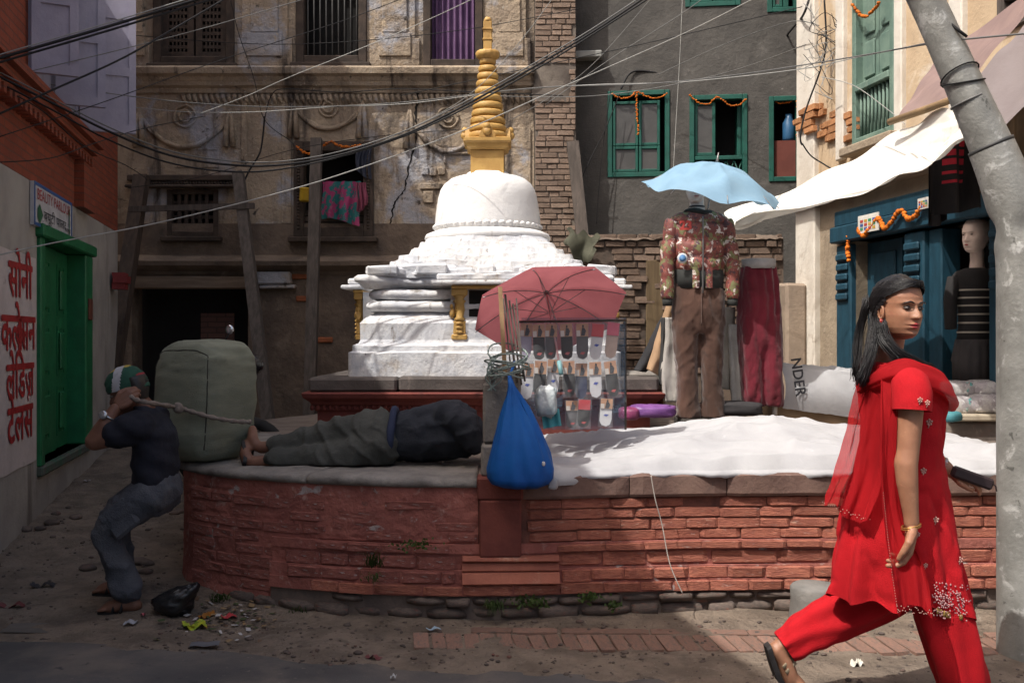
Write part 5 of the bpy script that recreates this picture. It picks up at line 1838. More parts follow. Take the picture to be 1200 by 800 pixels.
m = MB().cbox(CX - .036, CX + .036, CY - .036, CY + .036, zp + .055, zp + .30, .005).cbox(CX - .042, CX + .042, CY - .042, CY + .042, zp + .14, zp + .155, .003).cbox(CX - .042, CX + .042, CY - .042, CY + .042, zp + .225, zp + .24, .003)
m.lathe([(.036, 0), (.034, .02), (.02, .04), (0.002, .045)], (CX, CY, zp + .299), 14)
obj("finial", m, M_gold, stupa)
# niches: gilded frame, canopy ledge, flat black plate painted as a recess's shade, on all four faces
for side in range(4):
    a_ = side * pi / 2
    MN = Matrix.Translation((CX, CY, 0)) @ Matrix.Rotation(a_, 4, 'Z')
    yf = -.90 if side % 2 == 0 else -1.02
    nb = obj("niche_body", MB().box(-.26, .26, yf, -.6, z0 + .28, z0 + .80).xf(MN), M_white, stupa)
    obj("niche_shade", MB().box(-.12, .12, yf - .006, yf - .002, z0 + .42, z0 + .78).xf(MN), M_dark, nb)
    for s_ in (-1, 1):
        col = MB()
        x = s_ * .19
        col.cbox(x - .06, x + .06, yf - .07, yf - .003, z0 + .33, z0 + .38, .01).cbox(x - .05, x + .05, yf - .06, yf - .003, z0 + .38, z0 + .50, .008)
        col.lathe([(.035, .5), (.045, .52), (.03, .54), (.04, .6), (.035, .66), (.05, .68), (.03, .7), (.05, .73)], (x, yf - .035, z0), 12)
        col.cbox(x - .06, x + .06, yf - .08, yf - .003, z0 + .73, z0 + .79, .008)
        for kk in range(3):
            col.ell((x, yf - .065, z0 + .40 + kk * .04), .028, .014, .016, 8, 5)
        col.ell((x + s_ * .055, yf - .045, z0 + .57), .022, .03, .045, 8, 6)
        col.ell((x + s_ * .06, yf - .045, z0 + .63), .014, .02, .025, 8, 6)
        obj("gilded_column", col.xf(MN), M_gold, stupa)
    obj("gilded_lintel", MB().cbox(-.25, .25, yf - .085, yf - .003, z0 + .792, z0 + .825, .008).xf(MN), M_gold, stupa)
    obj("niche_canopy", MB().cbox(-.40, .40, yf - .16, yf - .0, z0 + .828, z0 + .865, .01).cbox(-.36, .36, yf - .11, yf, z0 + .866, z0 + .93, .015).jitter(.008, 6, side).xf(MN), M_white, stupa)
    fg = MB().ell((0, yf - .03, z0 + .47), .09, .03, .05).ell((0, yf - .03, z0 + .56), .05, .03, .08).ell((0, yf - .03, z0 + .67), .03, .028, .04)
    obj("niche_figure", fg.xf(MN), M_gold, stupa)

def squat(h):
    return h if h < 0 else (h * .83 if h < .93 else .772 + (h - .93) * (1.10 - .772) / (1.235 - .93))


for o in STUPA_BASE + [c for c in stupa.children if c.name.startswith(("niche_", "gilded_column", "gilded_lintel"))]:
    for ch in [o] + list(o.children):
        if ch.name.startswith(("pedestal", "top_slab", "dentil")): continue
        for v in ch.data.vertices:
            zw = WM[ch.name].translation.z + v.co.z
            v.co.z = z0 + squat(zw - z0) - WM[ch.name].translation.z
# ------------------------------------------------------------------ stone post at the platform's edge
pc_ = P(588, 500, 5.12)
post_ = thing("stone_post", "square grey stone post with round boulder top beside blue bag", "post", (pc_.x, pc_.y, .7))
x0, x1 = P(565, 0, 5.05).x, P(611, 0, 5.05).x
obj("lower_block", MB().cbox(x0 - .004, x1 + .004, 5.02, 5.22, .695, .86, .012).jitter(.008, 8, 1), M_greystone, post_)
obj("upper_block", MB().cbox(x0 + .003, x1 - .003, 5.03, 5.21, .862, 1.17, .014).jitter(.010, 8, 2), M_greystone, post_)
obj("boulder", MB().ell(((x0 + x1) / 2 + .01, 5.12, 1.175), .095, .09, .085, 20, 14).jitter(.02, 9, 3), M_greystone, post_)

# ------------------------------------------------------------------ white sheets over goods
M_sheet = mat("white_sheet", (.46, .46, .47), (.41, .41, .425), 4, .85, .25, 50, stains=[((.62, .62, .63), 5, .66, .8)], trans=.12)


def sheet_h(x, y):
    ridge = interp(x, [.1, .2, .5, .72, 1.0, 1.285, 1.49, 1.7, 1.85, 2.06, 2.4, 2.6, 2.75], [.73, .76, .795, .825, .87, .915, .945, .915, .875, .84, .835, .82, .74])
    yr = 5.95
    t_ = (y - 5.02) / (yr - 5.02) if y < yr else 1 - .5 * (y - yr) / .6
    t_ = max(0, min(1, t_))
    z = .712 + (ridge - .712) * (t_ ** .55 if y < yr else t_)
    f_ = .030 * fbm((x * .8 + y * .4, y * 1.7, 0), 1.5, 3) + .008 * fbm((x * 1.4, y * 4, 0), 2.5, 9)
    w1 = y * 1.5 + .22 * x + .55 * fbm((x * .8, y, 0), 1.3, 5)
    f_ += .040 * (1 - abs(((w1 * 1.7) % 1.0) * 2 - 1)) ** 3 * max(.15, fbm((x * .7, y, 3), 1.6, 7) * 2.4)
    w2 = y * .9 - .9 * x + .5 * fbm((x, y, 1), 1.4, 8)
    f_ += .018 * (1 - abs(((w2 * 1.9) % 1.0) * 2 - 1)) ** 4 * max(0, fbm((x, y, 9), 1.2, 2)) * 3
    for yc, am, wd in ((5.22 + .10 * sin(x * 1.7), .030, .045), (5.48 + .13 * sin(x * 1.2 + 1), .026, .06), (5.78 + .1 * sin(x * 2.1 + 2), .02, .05)):
        q_ = (y - yc) / wd
        f_ += am * .5 * exp(-q_ * q_) * (1 if q_ > 0 else exp(-q_ * q_ * 2)) * max(.2, .6 + fbm((x, yc, 4), 1.5, 3) * 1.6)
    return z + f_ * sstep(4.98, 5.15, y) * 2.0


def sheet_fn(u, v):
    x = lerp(.15, 2.72, u)
    y0 = wall_at(T(x))[0].y
    yf = y0 - .030 - .012 * sin(u * 60) - .012 * sin(u * 23)
    if v < .12:
        k = v / .12
        hang = .035 + .02 * fbm((u * 9, 0, 0), 2, 4) + (.03 if u < .08 else 0)
        return Vector((x, yf - .012 * sin(k * pi) + .02 * (k), .712 - hang * (1 - k) + .006))
    y = lerp(yf + .02, 6.5, (v - .12) / .88)
    xe = x + .10 * (v - .12) * (u - .5)
    return Vector((xe, y, sheet_h(x, y) + .006))


obj("white_sheet", MB().grid(sheet_fn, 170, 84), M_sheet, label="rumpled white sheet spread over goods along the platform edge", cat="sheet")
bd = 7.2
bs = bd / F
bx0, bx1 = P(917, 0, bd).x, P(1040, 0, bd).x


def b2(u, v):
    # v 0..1 from the front foot over the front to the back of the top
    x = lerp(bx0, bx1, u) + .02 * sin(v * 6)
    zt2 = EYE - (428 + 8 * u - HY) * bs
    zb = EYE - (478 + 16 * u - HY) * bs
    if v < .5:
        k = v / .5
        return Vector((x, bd - .05 * sin(k * pi) + .06 * k + .012 * sin(u * 16 + v * 9), lerp(zb, zt2 - .01, k) + .012 * fbm((u * 6, v * 5, 0), 2, 2)))
    k = (v - .5) / .5
    return Vector((x, bd + .06 + .55 * k, zt2 - .01 + .02 * sin(k * pi) + .03 * fbm((u * 5, v * 5, 1), 2, 3)))


obj("covered_bundle", MB().grid(b2, 60, 40), M_sheet, label="white plastic covered bundle with black NDER lettering", cat="bundle")
t = text_mb("NDER", .105, bold=.002)
t.xf(Matrix.Rotation(radians(82), 4, 'Y'))
c_ = P(930, 442, bd - .052)
t.xf(Matrix.Translation(c_))
tx_o = obj("lettering", t, M_ink, bpy.data.objects["covered_bundle"], fixn=False, kind="stuff")
obj("carton", MB().cbox(P(906, 0, 7.3).x, P(1000, 0, 7.3).x, 7.24, 7.75, .70, EYE - (474 - HY) * 7.25 / F, .008), mat("cardboard", (.3, .21, .125), (.24, .165, .1), 5, .9, .2), label="brown cardboard carton under the white covered bundle", cat="carton")


def pillow(name, c, sx, sy, sz, matl, label, cat, seed=0, rz=0.0, group=None, rough=.25):
    m = MB().ell((0, 0, 0), 1, 1, 1, 24, 16)
    for i, v in enumerate(m.v):
        e = .55
        q_ = Vector([math.copysign(abs(a) ** e, a) for a in v])
        q_ *= 1 + rough * .25 * fbm(q_, 2.2, seed) + rough * .12 * fbm(q_, 6, seed + 4)
        m.v[i] = Vector((q_.x * sx, q_.y * sy, q_.z * sz))
    m.xf(Matrix.Translation(c) @ Matrix.Rotation(rz, 4, 'Z'))
    return obj(name, m, matl, label=label, cat=cat, group=group)


M_bag = mat("clear_wrapped_print", (.5, .48, .46), (.3, .27, .28), 14, .25, .5, 60, stains=[((.1, .35, .32), 9, .6, .64), ((.55, .1, .12), 10, .64, .68), ((.08, .06, .1), 8, .62, .68), ((.75, .74, .72), 22, .58, .64)], spec=.6, bdist=.015)
gp = [(1118, 474, 6.75, .14, .16, .07), (1152, 472, 6.7, .13, .16, .07), (1120, 455, 6.8, .13, .15, .055), (1156, 454, 6.75, .13, .15, .055), (1180, 470, 6.7, .1, .16, .06)]
labs = ["clear wrapped garments, lower packet of the pile's left side", "clear wrapped dark garments, lower packet in the pile's middle", "clear wrapped pale garment packet topping the pile by the shop door", "clear wrapped teal and red garment packet topping the pile", "clear wrapped garment packet partly behind the steel pole"]
for i, (a_, b_, d_, sx, sy, sz) in enumerate(gp):
    pillow("garment_packet", P(a_, b_, d_), sx, sy, sz, M_bag, labs[i], "packet", i * 3, group="wrapped garments by the shop door")
obj("goods_board", MB().cbox(P(1098, 0, 6.7).x, P(1200, 0, 6.7).x, 6.5, 7.0, EYE - (492 - HY) * 6.6 / F, EYE - (484 - HY) * 6.6 / F, .01), mat("pale_board", (.42, .36, .27), (.34, .29, .22), 5, .9, .3), label="pale board carrying the wrapped garments by the shop", cat="board")
obj("board_block", MB().cbox(P(1100, 0, 6.7).x, P(1200, 0, 6.7).x, 6.55, 6.95, .69, EYE - (492.4 - HY) * 6.6 / F, .02).jitter(.012, 6, 3), M_stone, label="rough stone block under the pale goods board", cat="block")
pillow("teal_shoe", P(1107, 487, 6.35), .07, .1, .035, plain("teal_shoe_print", (.06, .22, .25), .7), "teal patterned shoe at the end of the goods board", "shoe", 3, .6)
pillow("purple_packet", P(764, 481, 6.9), .16, .12, .045, mat("purple_wrap", (.2, .08, .26), (.14, .05, .2), 9, .35, .4, 50, spec=.5), "purple wrapped packet beside the dummy's feet", "packet", 2, rough=1.1)
pillow("magenta_packet", P(737, 484, 6.85), .07, .1, .045, mat("magenta_wrap", (.25, .04, .12), (.15, .03, .08), 9, .35, .4, 50, spec=.5), "small magenta packet left of the purple packet", "packet", 5)
for i, (a_, b_, w_, h_) in enumerate(((752, 445, .2, .13), (745, 470, .22, .16))):
    c_ = P(a_, b_, 7.6)
    obj("stone_block", MB().cbox(c_.x - w_, c_.x + w_ * .9, 7.5, 7.9, c_.z - h_ / 2 - .02, c_.z + h_ / 2, .02).jitter(.015, 5, i), [M_greystone, M_pedred][i], label=["grey stone slab lying behind the sock display", "red brick block below the grey slab behind the sock display"][i], cat="block")


# ------------------------------------------------------------------ umbrellas
def umbrella(name, label, hub, axis, rad, depth, nribs, rot, mcan, mrib, shaft_len, mshaft, fold=0.0, handle_m=None):
    hub = Vector(hub); ax_ = Vector(axis).normalized()
    q_ = (-ax_).to_track_quat('Z', 'Y').to_matrix().to_4x4()
    MM = Matrix.Translation(hub) @ q_ @ Matrix.Rotation(rot, 4, 'Z')
    root = thing(name, label, "umbrella", hub + ax_ * shaft_len)
    nk = nribs * 8
    rings = []
    mb = MB()
    NR_ = 12
    vs = [Vector((0, 0, 0))]
    for i in range(1, NR_ + 1):
        t_ = i / NR_
        for k in range(nk):
            a_ = 2 * pi * k / nk
            ph_ = (a_ * nribs / (2 * pi)) % 1.0
            sag = 4 * ph_ * (1 - ph_)
            rr2 = rad * t_ * (1 - .075 * sag * t_ * t_)
            z = -depth * t_ ** 1.9 - (.12 if fold else .07) * rad * sag * t_ * (1.15 - t_) + .02 * rad * sag * t_ ** 3
            z += fold * rad * .05 * sin(t_ * 11 + 2.5 * sin(a_ * 3 + 1)) * t_
            vs.append(Vector((rr2 * cos(a_), rr2 * sin(a_), z)))
    fs = [(0, 1 + k, 1 + (k + 1) % nk) for k in range(nk)]
    for i in range(NR_ - 1):
        for k in range(nk):
            a1 = 1 + i * nk + k; a2 = 1 + i * nk + (k + 1) % nk
            fs.append((a1, a1 + nk, a2 + nk, a2))
    mb.add(vs, fs, 0, True)
    obj("canopy", mb.xf(MM), mcan, root)
    for k in range(nribs):
        a_ = 2 * pi * k / nribs
        pts = [Vector((rad * t_ * cos(a_), rad * t_ * sin(a_), -depth * t_ ** 1.9 - .018)) for t_ in [i / 10 for i in range(11)]] 
        rb = obj("rib", MB().tube([MM @ p for p in pts], .003, 5), mrib, root)
        p_m = pts[5]
        obj("strut", MB().tube([MM @ Vector((.01 * cos(a_), .01 * sin(a_), -depth * .9 - .02)), MM @ p_m], .0022, 5), mrib, rb)
    obj("shaft", MB().tube([hub - ax_ * .05, hub + ax_ * shaft_len], .006, 8), mshaft, root)
    obj("ferrule", MB().tube([hub - ax_ * .07, hub - ax_ * .02, hub + ax_ * .005], [.003, .007, .012], 8), mrib, root)
    if handle_m:
        obj("handle", MB().tube([hub + ax_ * (shaft_len - .03), hub + ax_ * (shaft_len + .05)], .013, 8), handle_m, root)
    return root


M_pinkU = mat("dusty_pink_nylon", (.46, .15, .165), (.4, .125, .14), 5, .7, .15, 60, trans=.45)
M_blueU = mat("pale_blue_nylon", (.29, .47, .62), (.25, .42, .57), 4, .7, .2, 40, trans=.35, stains=[((.4, .55, .66), 5, .6, .78)])
M_steel = plain("umbrella_steel", (.3, .29, .29), .4, .5, .6)
umbrella("pink_umbrella", "faded pink umbrella opened towards the street over hanging socks", P(640, 341, 5.62), (.13, -.55, -.84), .435, .14, 8, .35, M_pinkU, M_steel, .50, plain("pink_rod", (.45, .25, .26), .5, .5), handle_m=plain("teal_grip", (.2, .4, .42), .5))
umbrella("blue_umbrella", "pale blue umbrella shading the dummy in the camouflage jacket", P(840, 190, 7.08), (-.15, .2, -.95), .51, .235, 8, .2, M_blueU, M_steel, .75, M_steel, fold=1.0)

# ------------------------------------------------------------------ wooden slats and twine tied to the post
sl = [((586, 336), (592, 440), .022), ((592, 345), (606, 448), .012), ((597, 352), (611, 450), .010), ((601, 356), (615, 446), .010), ((590, 350), (600, 445), .008), ((605, 350), (613, 440), .008)]
lab_s = ["broad pale wooden slat tied upright to the stone post", "thin stick tied beside the broad slat"]
for i, (a_, b_, w_) in enumerate(sl):
    obj("wooden_slat", MB().bar(P(*b_, 5.02 - .012 * i), P(*a_, 5.16 + .02 * i), w_, .012, up=(0, 1, 0)), [mat("pale_slat", (.3, .19, .1), (.22, .14, .075), 5, .85, .3, stretch=(6, 6, .8)), M_greywood][i > 0], label=lab_s[i > 0], cat="slat", group="sticks tied to the stone post")
tw = random.Random(8)
m = MB()
for k in range(9):
    c_ = P(588, 418, 5.05)
    pts = []
    r1, r2 = tw.uniform(.07, .125), tw.uniform(.03, .09)
    for i in range(25):
        a_ = 2 * pi * i / 24
        pts.append(c_ + Vector((.03 + r1 * cos(a_) + tw.uniform(-.004, .004), -.04 + .12 * sin(a_) * .9, r2 * sin(a_ + k) * .6 - .03 + .008 * k - .04 * (k % 3))))
    m.tube(pts, .0045, 5)
for k in range(4):
    a_ = P(tw.uniform(575, 585), 420, 4.98)
    m.tube(catmull([a_, a_ + Vector((-.03, -.02, -.06)), a_ + Vector((-.05 + .03 * k, -.01, -.1)), a_ + Vector((-.01 * k, 0, -.16))], 6), .004, 5)
obj("twine", m, mat("grey_green_twine", (.3, .36, .33), (.2, .25, .23), 30, .9, .3), label="grey green twine wound round the stone post's top", cat="twine", kind="stuff")

# ------------------------------------------------------------------ blue bag hanging from the twine
bgc = P(609, 510, 4.90)
rings = []
s4 = 4.90 / F
prof = [(440, 2, 597), (452, 4, 600), (462, 9, 602), (475, 15, 604), (492, 22, 606), (510, 29, 608), (530, 36, 609), (548, 40, 610), (560, 40, 610), (567, 34, 610), (571, 20, 610)]
bag = MB()
for py, hw_, pxc in prof:
    ring = []
    for k in range(72):
        a_ = 2 * pi * k / 72
        wv = 1 + (.10 * sin(a_ * 5 + 1) + .07 * sin(a_ * 9 + py * .02) + .05 * sin(a_ * 13)) * sstep(575, 450, py) * 1.1
        ring.append(Vector(((pxc - 600) * s4 + hw_ * s4 * cos(a_) * wv, 4.90 + min(hw_ * .62, 22) * s4 * sin(a_) * wv, EYE - (py - HY) * s4)))
    rings.append(ring)
bag.loft(rings)
wrinkle(bag, lambda c: .010 * fbm((c.x * 3, c.y * 3, c.z * 1.2), 5, 3) + .010 * (1 - abs((((c.x * 7 + c.z * 2 + fbm(c, 4, 2)) * 1.5) % 1) * 2 - 1)) ** 3)
M_bluebag = mat("blue_cloth_bag", (.01, .13, .46), (.008, .09, .36), 4, .6, .2, 60, spec=.35, trans=.1)
bb = obj("blue_bag", bag, M_bluebag, label="bulging royal blue cloth bag hanging below the sticks", cat="bag")
m = MB().tube([P(597, 446, 4.9), P(599, 436, 4.95), P(603, 424, 5.0)], .008, 8)
obj("strap", m, M_bluebag, bb)
obj("bag_print", MB().ell(P(637, 543, 4.80), .009, .003, .012, 8, 6), plain("white_print", (.6, .6, .6)), bb)
pillow("white_rag_knot", P(640, 470, 5.1), .055, .05, .075, mat("white_torn_plastic", (.55, .58, .58), (.4, .5, .52), 8, .5, .5, 40, stains=[((.1, .4, .42), 7, .62, .66)]), "knotted white and teal plastic beside the blue bag's neck", "plastic", 4, rough=1.4)
pillow("white_plastic_end", P(648, 566, 4.93), .025, .02, .03, M_sheet, "white plastic end peeping from behind the blue bag", "plastic", 9, rough=1.2)
obj("teal_cloth", MB().grid(lambda u, v: P(lerp(634, 655, u) + 3 * v, lerp(482, 502, v) - 4 * u, 5.12) + Vector((0, .01 * sin(u * 12), 0)), 10, 8), plain("teal_plastic", (.1, .42, .45), .5), label="small teal plastic flap hanging by the socks", cat="plastic")

# ------------------------------------------------------------------ sock packets
frame_ = thing("display_board", "blue plastic covered board on which the sock packets hang", "board", P(668, 503, 5.5))
fa = lambda px, py, d=5.52: P(px, py, d)
m = MB().grid(lambda u, v: fa(lerp(611, 733, u), lerp(372, 503, v)) + Vector((0, .012 * sin(u * 9) * v, 0)), 14, 10)
obj("plastic_back", m, glassy("grey_blue_plastic", (.12, .2, .28), .45, .3), frame_)
obj("top_rail", MB().tube([fa(608, 377, 5.5), fa(734, 375, 5.5)], .007, 6), M_greywood, frame_)
obj("side_rail", MB().bar(fa(733, 372, 5.53), fa(733, 503, 5.53), .012, .012), M_greywood, frame_)
M_clear = glassy("clear_plastic", (.8, .83, .86), .09, .08)
M_card = mat("orange_photo_card", (.5, .28, .16), (.38, .2, .12), 30, .5, .05)
M_cardred = plain("red_card", (.45, .03, .04), .5)
M_cardpink = plain("pink_card", (.55, .1, .16), .5)
SOCK = {'black': plain("black_sock", (.018, .016, .017), .9), 'grey': plain("grey_sock", (.11, .105, .11), .9), 'white': plain("white_sock", (.6, .6, .62), .9), 'cream': plain("cream_sock", (.52, .4, .34), .9), 'lilac': plain("lilac_sock", (.4, .36, .46), .9), 'navy': plain("navy_sock", (.03, .04, .09), .9)}
rs_ = random.Random(17)


def sock_pack(px, py, d, w, h, kind, card, tilt, label, teal=False):
    c = P(px, py, d)
    s_ = d / F
    root = thing("sock_packet", label, "sock packet", (c.x, c.y, c.z - h * s_), 0, "sock packets on the display")
    Mx = Matrix.Translation(c) @ Matrix.Rotation(tilt, 4, 'Y')
    W_, H_ = w * s_ / 2, h * s_
    ch = H_ * .36
    # sock body: rounded foot folded below the card
    poly = [(-W_ * .78, -ch * .7), (W_ * .78, -ch * .7), (W_ * .8, -H_ * .72), (W_ * .62, -H_ * .9), (W_ * .1, -H_ * .97), (-W_ * .55, -H_ * .93), (-W_ * .8, -H_ * .8)]
    sk_ = MB().extr(poly, -.012, .006, lambda u, v, w_: Vector((u, w_, v)))
    obj("sock", sk_.xf(Mx), SOCK[kind], root)
    cd = MB().box(-W_ * .82, W_ * .82, -.017, -.0135, -ch, -H_ * .02)
    co = obj("card", cd.xf(Mx), {'o': M_card, 'r': M_cardred, 'p': M_cardpink}[card], root)
    if card == 'o':
        fg = MB()
        fg.ell((W_ * .1, -.0185, -ch * .25), W_ * .13, .001, ch * .11, 8, 5)
        fg.add([(-W_ * .2, -.0185, -ch * .95), (-W_ * .05, -.0185, -ch * .35), (W_ * .3, -.0185, -ch * .38), (W_ * .5, -.0185, -ch * .6), (W_ * .3, -.0185, -ch * .95)], [(0, 1, 2, 3, 4)])
        obj("printed_figure", fg.xf(Mx), M_ink, co, fixn=False)
        obj("printed_label", MB().box(-W_ * .8, -W_ * .3, -.0186, -.0176, -ch * .98, -ch * .55).xf(Mx), plain("pale_print", (.6, .55, .5)), co)
    if kind in ('black', 'grey', 'white'):
        cl = {'black': plain("red_motif", (.45, .08, .08)), 'grey': plain("red_motif", (.45, .08, .08)), 'white': plain("blue_motif", (.05, .08, .35))}[kind]
        yy_ = -H_ * (.82 if kind != 'white' else .6)
        lg = MB().add([(-W_ * .35, -.0135, yy_), (W_ * .1, -.0135, yy_ - H_ * .03), (W_ * .4, -.0135, yy_ + H_ * .04), (-W_ * .1, -.0135, yy_ + H_ * .05)], [(0, 1, 2, 3)])
        obj("motif", lg.xf(Mx), cl, root, fixn=False)
    pb = MB().grid(lambda u, v: Mx @ Vector((lerp(-W_, W_, u), -.024 - .006 * sin(u * pi) - .004 * sin(v * 9 + u * 5), lerp(H_ * .02, -H_, v))), 6, 8)
    obj("clear_bag", pb, M_clear, root)


LB = {('black', 'o'): "clear packet of black socks under an orange photo card", ('grey', 'o'): "clear packet of grey socks under an orange photo card", ('white', 'o'): "clear packet of white socks under an orange photo card", ('white', 'r'): "clear packet of white socks under a red card", ('cream', 'p'): "clear packet of cream socks under a pink card", ('lilac', 'o'): "clear packet of lilac socks under an orange photo card", ('black', 'r'): "clear packet of black socks under a red card", ('navy', 'o'): "clear packet of navy socks under an orange photo card"}
row1 = [(617, 378, 'lilac', 'o'), (631, 378, 'black', 'o'), (646, 378, 'grey', 'o'), (663, 378, 'black', 'o'), (682, 379, 'grey', 'o'), (701, 378, 'white', 'r'), (719, 377, 'cream', 'p')]
row2 = [(619, 424, 'white', 'o'), (634, 422, 'black', 'o'), (649, 421, 'white', 'o'), (666, 421, 'black', 'o'), (681, 424, 'navy', 'o'), (697, 422, 'white', 'o'), (714, 422, 'black', 'o')]
row3 = [(670, 468, 'grey', 'o'), (685, 468, 'black', 'r'), (711, 466, 'white', 'o')]
for r_i, row in enumerate((row1, row2, row3)):
    for j, (a_, b_, kd, cd) in enumerate(row):
        sock_pack(a_, b_ + rs_.uniform(-1, 1), 5.46 - .02 * (j % 2) - .02 * r_i, 17, (44 if r_i < 2 else 34), kd, cd, rs_.uniform(-.06, .06) + (-.18 if (r_i == 1 and j == 6) else 0) + (.12 if r_i == 0 and j >= 5 else 0), "%s, %s from the wooden slats in the rack's %s row" % (LB[(kd, cd)].replace('clear packet of ', '').replace('an ', '').replace('photo ', ''), ('first', 'second', 'third', 'fourth', 'fifth', 'sixth', 'seventh')[j], ('top', 'middle', 'bottom')[r_i]))

# ------------------------------------------------------------------ street dummies
DD = 7.0
DS = DD / F
ZD = lambda py: EYE - (py - HY) * DS
XD = lambda px: (px - 600) * DS
M_camo = mat("camouflage_quilt", (.21, .062, .05), (.15, .045, .04), 9, .6, .3, 60, stains=[((.16, .16, .07), 15, .52, .55), ((.62, .55, .5), 19, .57, .59), ((.08, .04, .045), 21, .56, .58, (1.3, 1, 1)), ((.36, .13, .1), 25, .6, .62)], spec=.35)
M_dknit = plain("dark_rib_knit", (.03, .032, .03), .95)
d1 = thing("jacket_dummy", "clothes dummy wearing camouflage puffer jacket and brown trousers", "mannequin", (XD(818), DD, ZD(487)))


def rows(c, lv, n=40, fn=None):
    """rings from (py, centre px, half width px, half depth m)"""
    return [ring_ell((XD(cx_), DD + dy2, ZD(py)), hw_ * DS, dp, n, 0, fn) for py, cx_, hw_, dp, dy2 in lv]


jk = MB()
lv = []
py = 249
pufs = [249, 262, 283, 303, 318]
for a_, b_ in zip(pufs[:-1], pufs[1:]):
    for k in range(7):
        t_ = k / 6
        y = lerp(a_, b_, t_)
        hw_ = interp(y, [249, 258, 275, 300, 318], [26, 36, 35, 31, 30])
        bul = 1 - .10 * (abs(2 * t_ - 1) ** 2.5)
        lv.append((y, 819, hw_ * bul, interp(y, [249, 260, 290, 318], [.08, .115, .135, .12]) * bul, 0))
jk.loft(rows(None, lv, 48, lambda a: 1 + .015 * sin(a * 14)))
body = obj("jacket", jk.jitter(.008, 14, 2), M_camo, d1, label="camouflage quilted puffer jacket")
for s_ in (-1, 1):
    am = MB()
    pts, rs2 = [], []
    sh_ = (819 + s_ * 30, 258)
    el_ = (819 + s_ * 38, 305)
    wr_ = (819 + s_ * 38, 350)
    for k in range(29):
        t_ = k / 28
        if t_ < .5: c2 = (lerp(sh_[0], el_[0], t_ * 2), lerp(sh_[1], el_[1], t_ * 2))
        else: c2 = (lerp(el_[0], wr_[0], t_ * 2 - 1), lerp(el_[1], wr_[1], t_ * 2 - 1))
        pts.append(Vector((XD(c2[0]), DD - .01 - .03 * t_, ZD(c2[1]))))
        pu = abs(sin(t_ * pi * 4))
        rs2.append(lerp(.062, .047, t_) * (.86 + .16 * pu ** .6))
    am.tube(pts, rs2, 18)
    slv = obj("sleeve", am.jitter(.006, 18, 3 + s_), M_camo, d1)
    obj("cuff", MB().tube([pts[-1], pts[-1] + Vector((0, 0, -.05))], [.036, .033], 14), M_dknit, slv)
obj("waistband", MB().loft(rows(None, [(316, 819, 28.5, .11, 0), (326, 819, 29, .108, 0), (338, 819, 28.5, .105, 0)])), M_dknit, d1)
for (a_, b_) in ((808, 816), (823, 831)):
    obj("waist_panel", MB().grid(lambda u, v: (XD(lerp(a_, b_, u)), DD - .118 - .006 * sin(u * pi), ZD(lerp(314, 338, v))), 6, 6), M_camo, d1)
obj("collar", MB().tube([Vector((XD(819) + .09 * cos(a2), DD + .075 * sin(a2), ZD(250) + .012 * sin(a2 * 2))) for a2 in [2 * pi * i / 24 for i in range(25)]], .022, 10).jitter(.012, 18, 3), M_dknit, d1)
obj("zip", MB().tube([Vector((XD(819.5), DD - .126 - .014 * sin((y - 250) / 88 * pi), ZD(y))) for y in range(256, 346, 4)], .006, 6), plain("grey_zip", (.2, .2, .2), .4, .5, .6), d1)
tt_ = text_mb("23", .085, bold=.004)
obj("number_print", tt_.xf(Matrix.Translation((XD(800), DD - .128, ZD(271)))), plain("red_number", (.5, .06, .05)), d1, fixn=False)
bd_ = MB().lathe([(.0, 0), (.034, 0), (.036, .004), (.03, .008), (0, .009)], (0, 0, 0), 20)
obj("round_badge", bd_.xf(Matrix.Translation((XD(796), DD - .126, ZD(304))) @ Matrix.Rotation(radians(90), 4, 'X')), plain("badge_white", (.6, .62, .65)), d1)
bd_ = MB().lathe([(.0, 0), (.024, 0), (.024, .004), (0, .005)], (0, 0, 0), 16)
obj("badge_centre", bd_.xf(Matrix.Translation((XD(796), DD - .135, ZD(304))) @ Matrix.Rotation(radians(90), 4, 'X')), plain("badge_blue", (.08, .2, .4)), d1)
hd = MB()
hd.loft([ring_ell((XD(817), DD + .01, ZD(y)), r1, r2, 20) for y, r1, r2 in ((256, .09, .07), (248, .06, .055), (240, .05, .052), (226, .048, .052))])
hd = fuse(hd, .008, 2)
fh_ = face_head(.21, 60, 60).xf(frame_mat(Vector((XD(815), DD, ZD(221))), (-.12, -1, 0), (0, 0, 1)))
hd.add(fh_.v, fh_.f, 0, True)
ho = obj("head", hd, plain("pale_dummy_skin", (.6, .52, .47), .4, .4, bump=.02), d1)
obj("choker", MB().tube([Vector((XD(817) + .052 * cos(a2), DD + .01 + .054 * sin(a2), ZD(242))) for a2 in [2 * pi * i / 20 for i in range(21)]], .006, 6), M_ink, d1)
obj("mouth", MB().ell((XD(813.5), DD - .088, ZD(231.5)), .018, .006, .005, 8, 5), plain("dummy_lip", (.3, .08, .08)), d1)
M_cord = mat("brown_corduroy", (.075, .036, .024), (.05, .025, .017), 5, .9, .3, 80, stretch=(1, 1, .3), sheen=.3)


